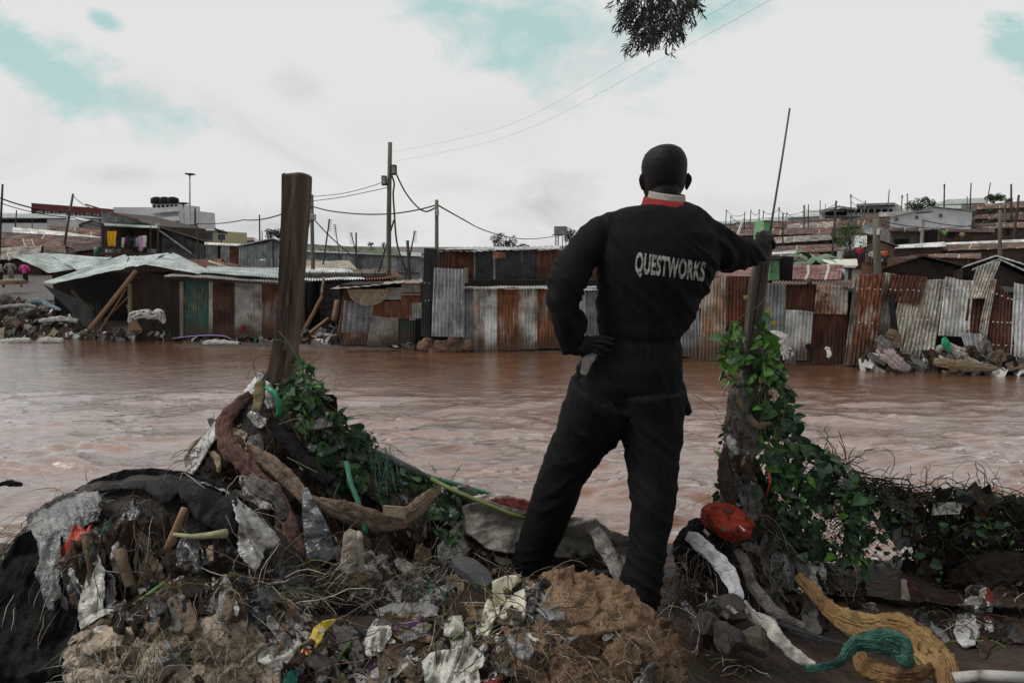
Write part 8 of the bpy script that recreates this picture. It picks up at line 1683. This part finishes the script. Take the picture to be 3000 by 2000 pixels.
farc([(2015, 775, 16.9, 8), (2030, 790, 16.8, 11), (2038, 812, 16.7, 11), (2046, 835, 16.6, 5)], 'rag_heap', LITM[4], 'grey rag heap piled at the foot of the leaning sheets', 'rags', depth=.8, folds=7, amp=.4)
farc([(2018, 800, 16.8, 6), (2040, 815, 16.6, 12), (2070, 840, 16.5, 11), (2090, 846, 16.5, 4)], 'striped_cloth', rag('pale_pink', (.26, .21, .20), .58), 'pale pinkish cloth lying aslant over the grey rag heap', 'cloth', depth=.5, folds=6, amp=.3)
farc([(2036, 764, 16.9, 8), (2055, 775, 16.8, 9), (2062, 800, 16.7, 6)], 'rag_heap', LITM[1], 'tan rag caught above the pinkish cloth', 'rags', depth=.8, folds=6, amp=.4)
farc([(2150, 806, 16.6, 4), (2170, 796, 16.6, 7), (2200, 806, 16.5, 9), (2220, 826, 16.4, 8), (2260, 842, 16.3, 4)], 'rag_heap', rag('pale_heap', (.26, .24, .22), .56), 'pale cloth heap around the green rag at right', 'rags', depth=.8, folds=7, amp=.4)
farc([(2168, 775, 16.5, 3), (2172, 788, 16.5, 8), (2180, 800, 16.5, 5), (2184, 808, 16.5, 2)], 'green_rag', rag('bright_green', (.03, .26, .13)), 'bright green rag in the pale cloth heap', 'rag', depth=.5, folds=4, amp=.2)
farc([(2145, 830, 16.4, 5), (2180, 835, 16.3, 9), (2240, 842, 16.3, 9), (2290, 846, 16.3, 4)], 'rag_heap', LITM[11], 'brownish cloth strip along the waterline at right', 'rags', depth=.7, folds=6, amp=.4)
for i, (x, y) in enumerate(((2230, 800), (2262, 790), (2295, 812), (2320, 825), (2345, 838))): farc([(x - 14, y + 20, 16.4, 5), (x, y, 16.5, 7), (x + 12, y + 18, 16.4, 4)], 'rag_heap', LITM[(0, 4, 1, 7, 4)[i]], 'small debris bundle at the right waterline, %s from the left' % ORD[i], 'rags', depth=.8, folds=6, amp=.45)
ms_ = MB()
for i, (x0, x1) in enumerate(((2205, 2180), (2222, 2195), (2240, 2212))): pass
t = thing('splayed_tin', P(2235, 800, 16.6), 'splayed strips of zinc sheet sticking up from debris at right', 'sheet')
for i in range(4): csheet(t, (2222 + i * 9, 812, 16.55), (2232 + i * 9, 812, 16.5), (2205 + i * 13 + 12, 762 + i * 2, 16.7), (2205 + i * 13, 764, 16.7), TZ, name='strip', amp=.01)
farc([(0, 706, 25, 3), (20, 704, 25, 5), (60, 702, 25, 5), (85, 706, 25, 3)], 'concrete_slab', M['concrete'], 'flat slab lying among debris on the left bank', 'slab', depth=1.2, folds=4, amp=.08)
farc([(70, 694, 25.2, 3), (95, 691, 25.2, 5), (110, 700, 25.0, 5), (140, 712, 24.6, 2)], 'blue_cloth', rag('pale_blue', (.16, .23, .25), .6), 'pale blue cloth trailing over the slab on the left bank', 'cloth', depth=.6, folds=6, amp=.35)
farc([(10, 745, 23.6, 4), (30, 738, 23.6, 8), (45, 748, 23.4, 5)], 'debris_bundle', LITM[1], 'tan debris bundle at the left waterline', 'rags', depth=.8, folds=6, amp=.4); farc([(90, 737, 23.8, 3), (140, 732, 23.8, 5), (180, 737, 23.8, 3)], 'debris_bundle', LITM[5], 'pale cloth bundle on the mud left of the collapsed shed', 'rags', depth=.8, folds=6, amp=.4)
farc([(-10, 692, 26, 4), (12, 687, 26, 9), (34, 696, 26, 5)], 'debris_bundle', LITM[4], 'grey debris bundle on the slab at far left', 'rags', depth=.8, folds=6, amp=.45)
farc([(0, 1112, 7.4, 3), (20, 1109, 7.4, 5), (50, 1112, 7.4, 3)], 'floating_weed', LITM[7], 'dark clump of weed drifting in the river at left', 'weed', depth=1, folds=6, amp=.5)

# ================================================================== TREE OVER THE CAMERA
t = thing('shade_tree', (3.4, -2.2, 1.6), 'large tree over the near bank, unseen crown added for shade, one dark drooping branch in view', 'tree')
mb = MB(); mb.tube([(3.4, -2.2, 1.3), (3.3, -2.1, 3), (3.0, -1.8, 5), (2.4, -1.2, 7)], [.32, .27, .22, .14], 14)
for q in (((3.0, -1.8, 4.6), (2.4, .4, 5.6), (1.75, 2.6, 5.75), (1.4, 3.7, 5.55)), ((3.1, -1.9, 4.9), (.8, -1.6, 6.2), (-1.4, -1.6, 6.6)), ((2.6, -1.4, 6), (1.0, .6, 7.2), (-.6, 1.4, 7.4)), ((3.0, -1.8, 4.8), (5, -.2, 6.2), (6, 1.4, 6.6))): mb.tube(q, [.11, .08, .05, .02][:len(q)], 8)
mb.build('trunk', BARK, t, smooth=True)
mb = MB()
for _ in range(800):  # crown leaves out of frame, added to shade the foreground; only the branch shows
    a = rnd(0, 6.28); r_ = 4.6 * math.sqrt(random.random()); x, y, z = .9 + r_ * math.cos(a), -1.5 + r_ * .95 * math.sin(a), rnd(5.6, 8.2)
    if y > 0 and z - 3.1 < y * .43 + .9: continue
    d = Vector((rnd(-1, 1), rnd(-1, 1), rnd(-.4, .4))).normalized(); b_ = d.cross(Vector((rnd(-.4, .4), rnd(-.4, .4), 1))).normalized(); s_ = rnd(.10, .2); p = Vector((x, y, z)); mb.quad(p - d * s_, p - b_ * s_ * .5, p + d * s_, p + b_ * s_ * .5)
mb.build('crown', LEAFD, t)
mb = MB(); CL = [(1440, -10), (1600, -10), (1580, 20), (1555, 55), (1535, 90), (1510, 80), (1497, 98), (1480, 75), (1460, 82), (1450, 55), (1440, 40)]
for _ in range(190):
    while True:
        x, y = rnd(1435, 1602), rnd(-40, 100)
        if inpoly(x, y, CL) or y < -5: break
    p = P(x, y, 4.0 + rnd(-.25, .25)); d = (P(x + (x - 1520) * .35 - 8, y + 40, 4.0) - P(x, y, 4.0)).normalized(); k = rnd(.06, .14); fibre(mb, p, d, k, .0018, 1, 4, .12, .1)
    for i in range(12):
        q = p + d * (k * i / 12); sd = Vector((rnd(-1, 1), rnd(-.6, .6), rnd(-.9, .2))).normalized(); leaf(mb, q, (sd + d * .6), Vector((rnd(-1, 1), -1, rnd(-1, 1))), rnd(.028, .045), 0, NARR, .05)
for x0 in (1500, 1560, 1590, 1470): mb.tube([P(x0 + 20, -90, 4.0), P(x0, -20, 4.0), P(x0 - 10, 40, 4.0)], [.008, .005, .002], 6, mi=1)
mb.build('branch', [leafm('leaf_branch', (.010, .014, .009)), BARK], t)
#%%PART7
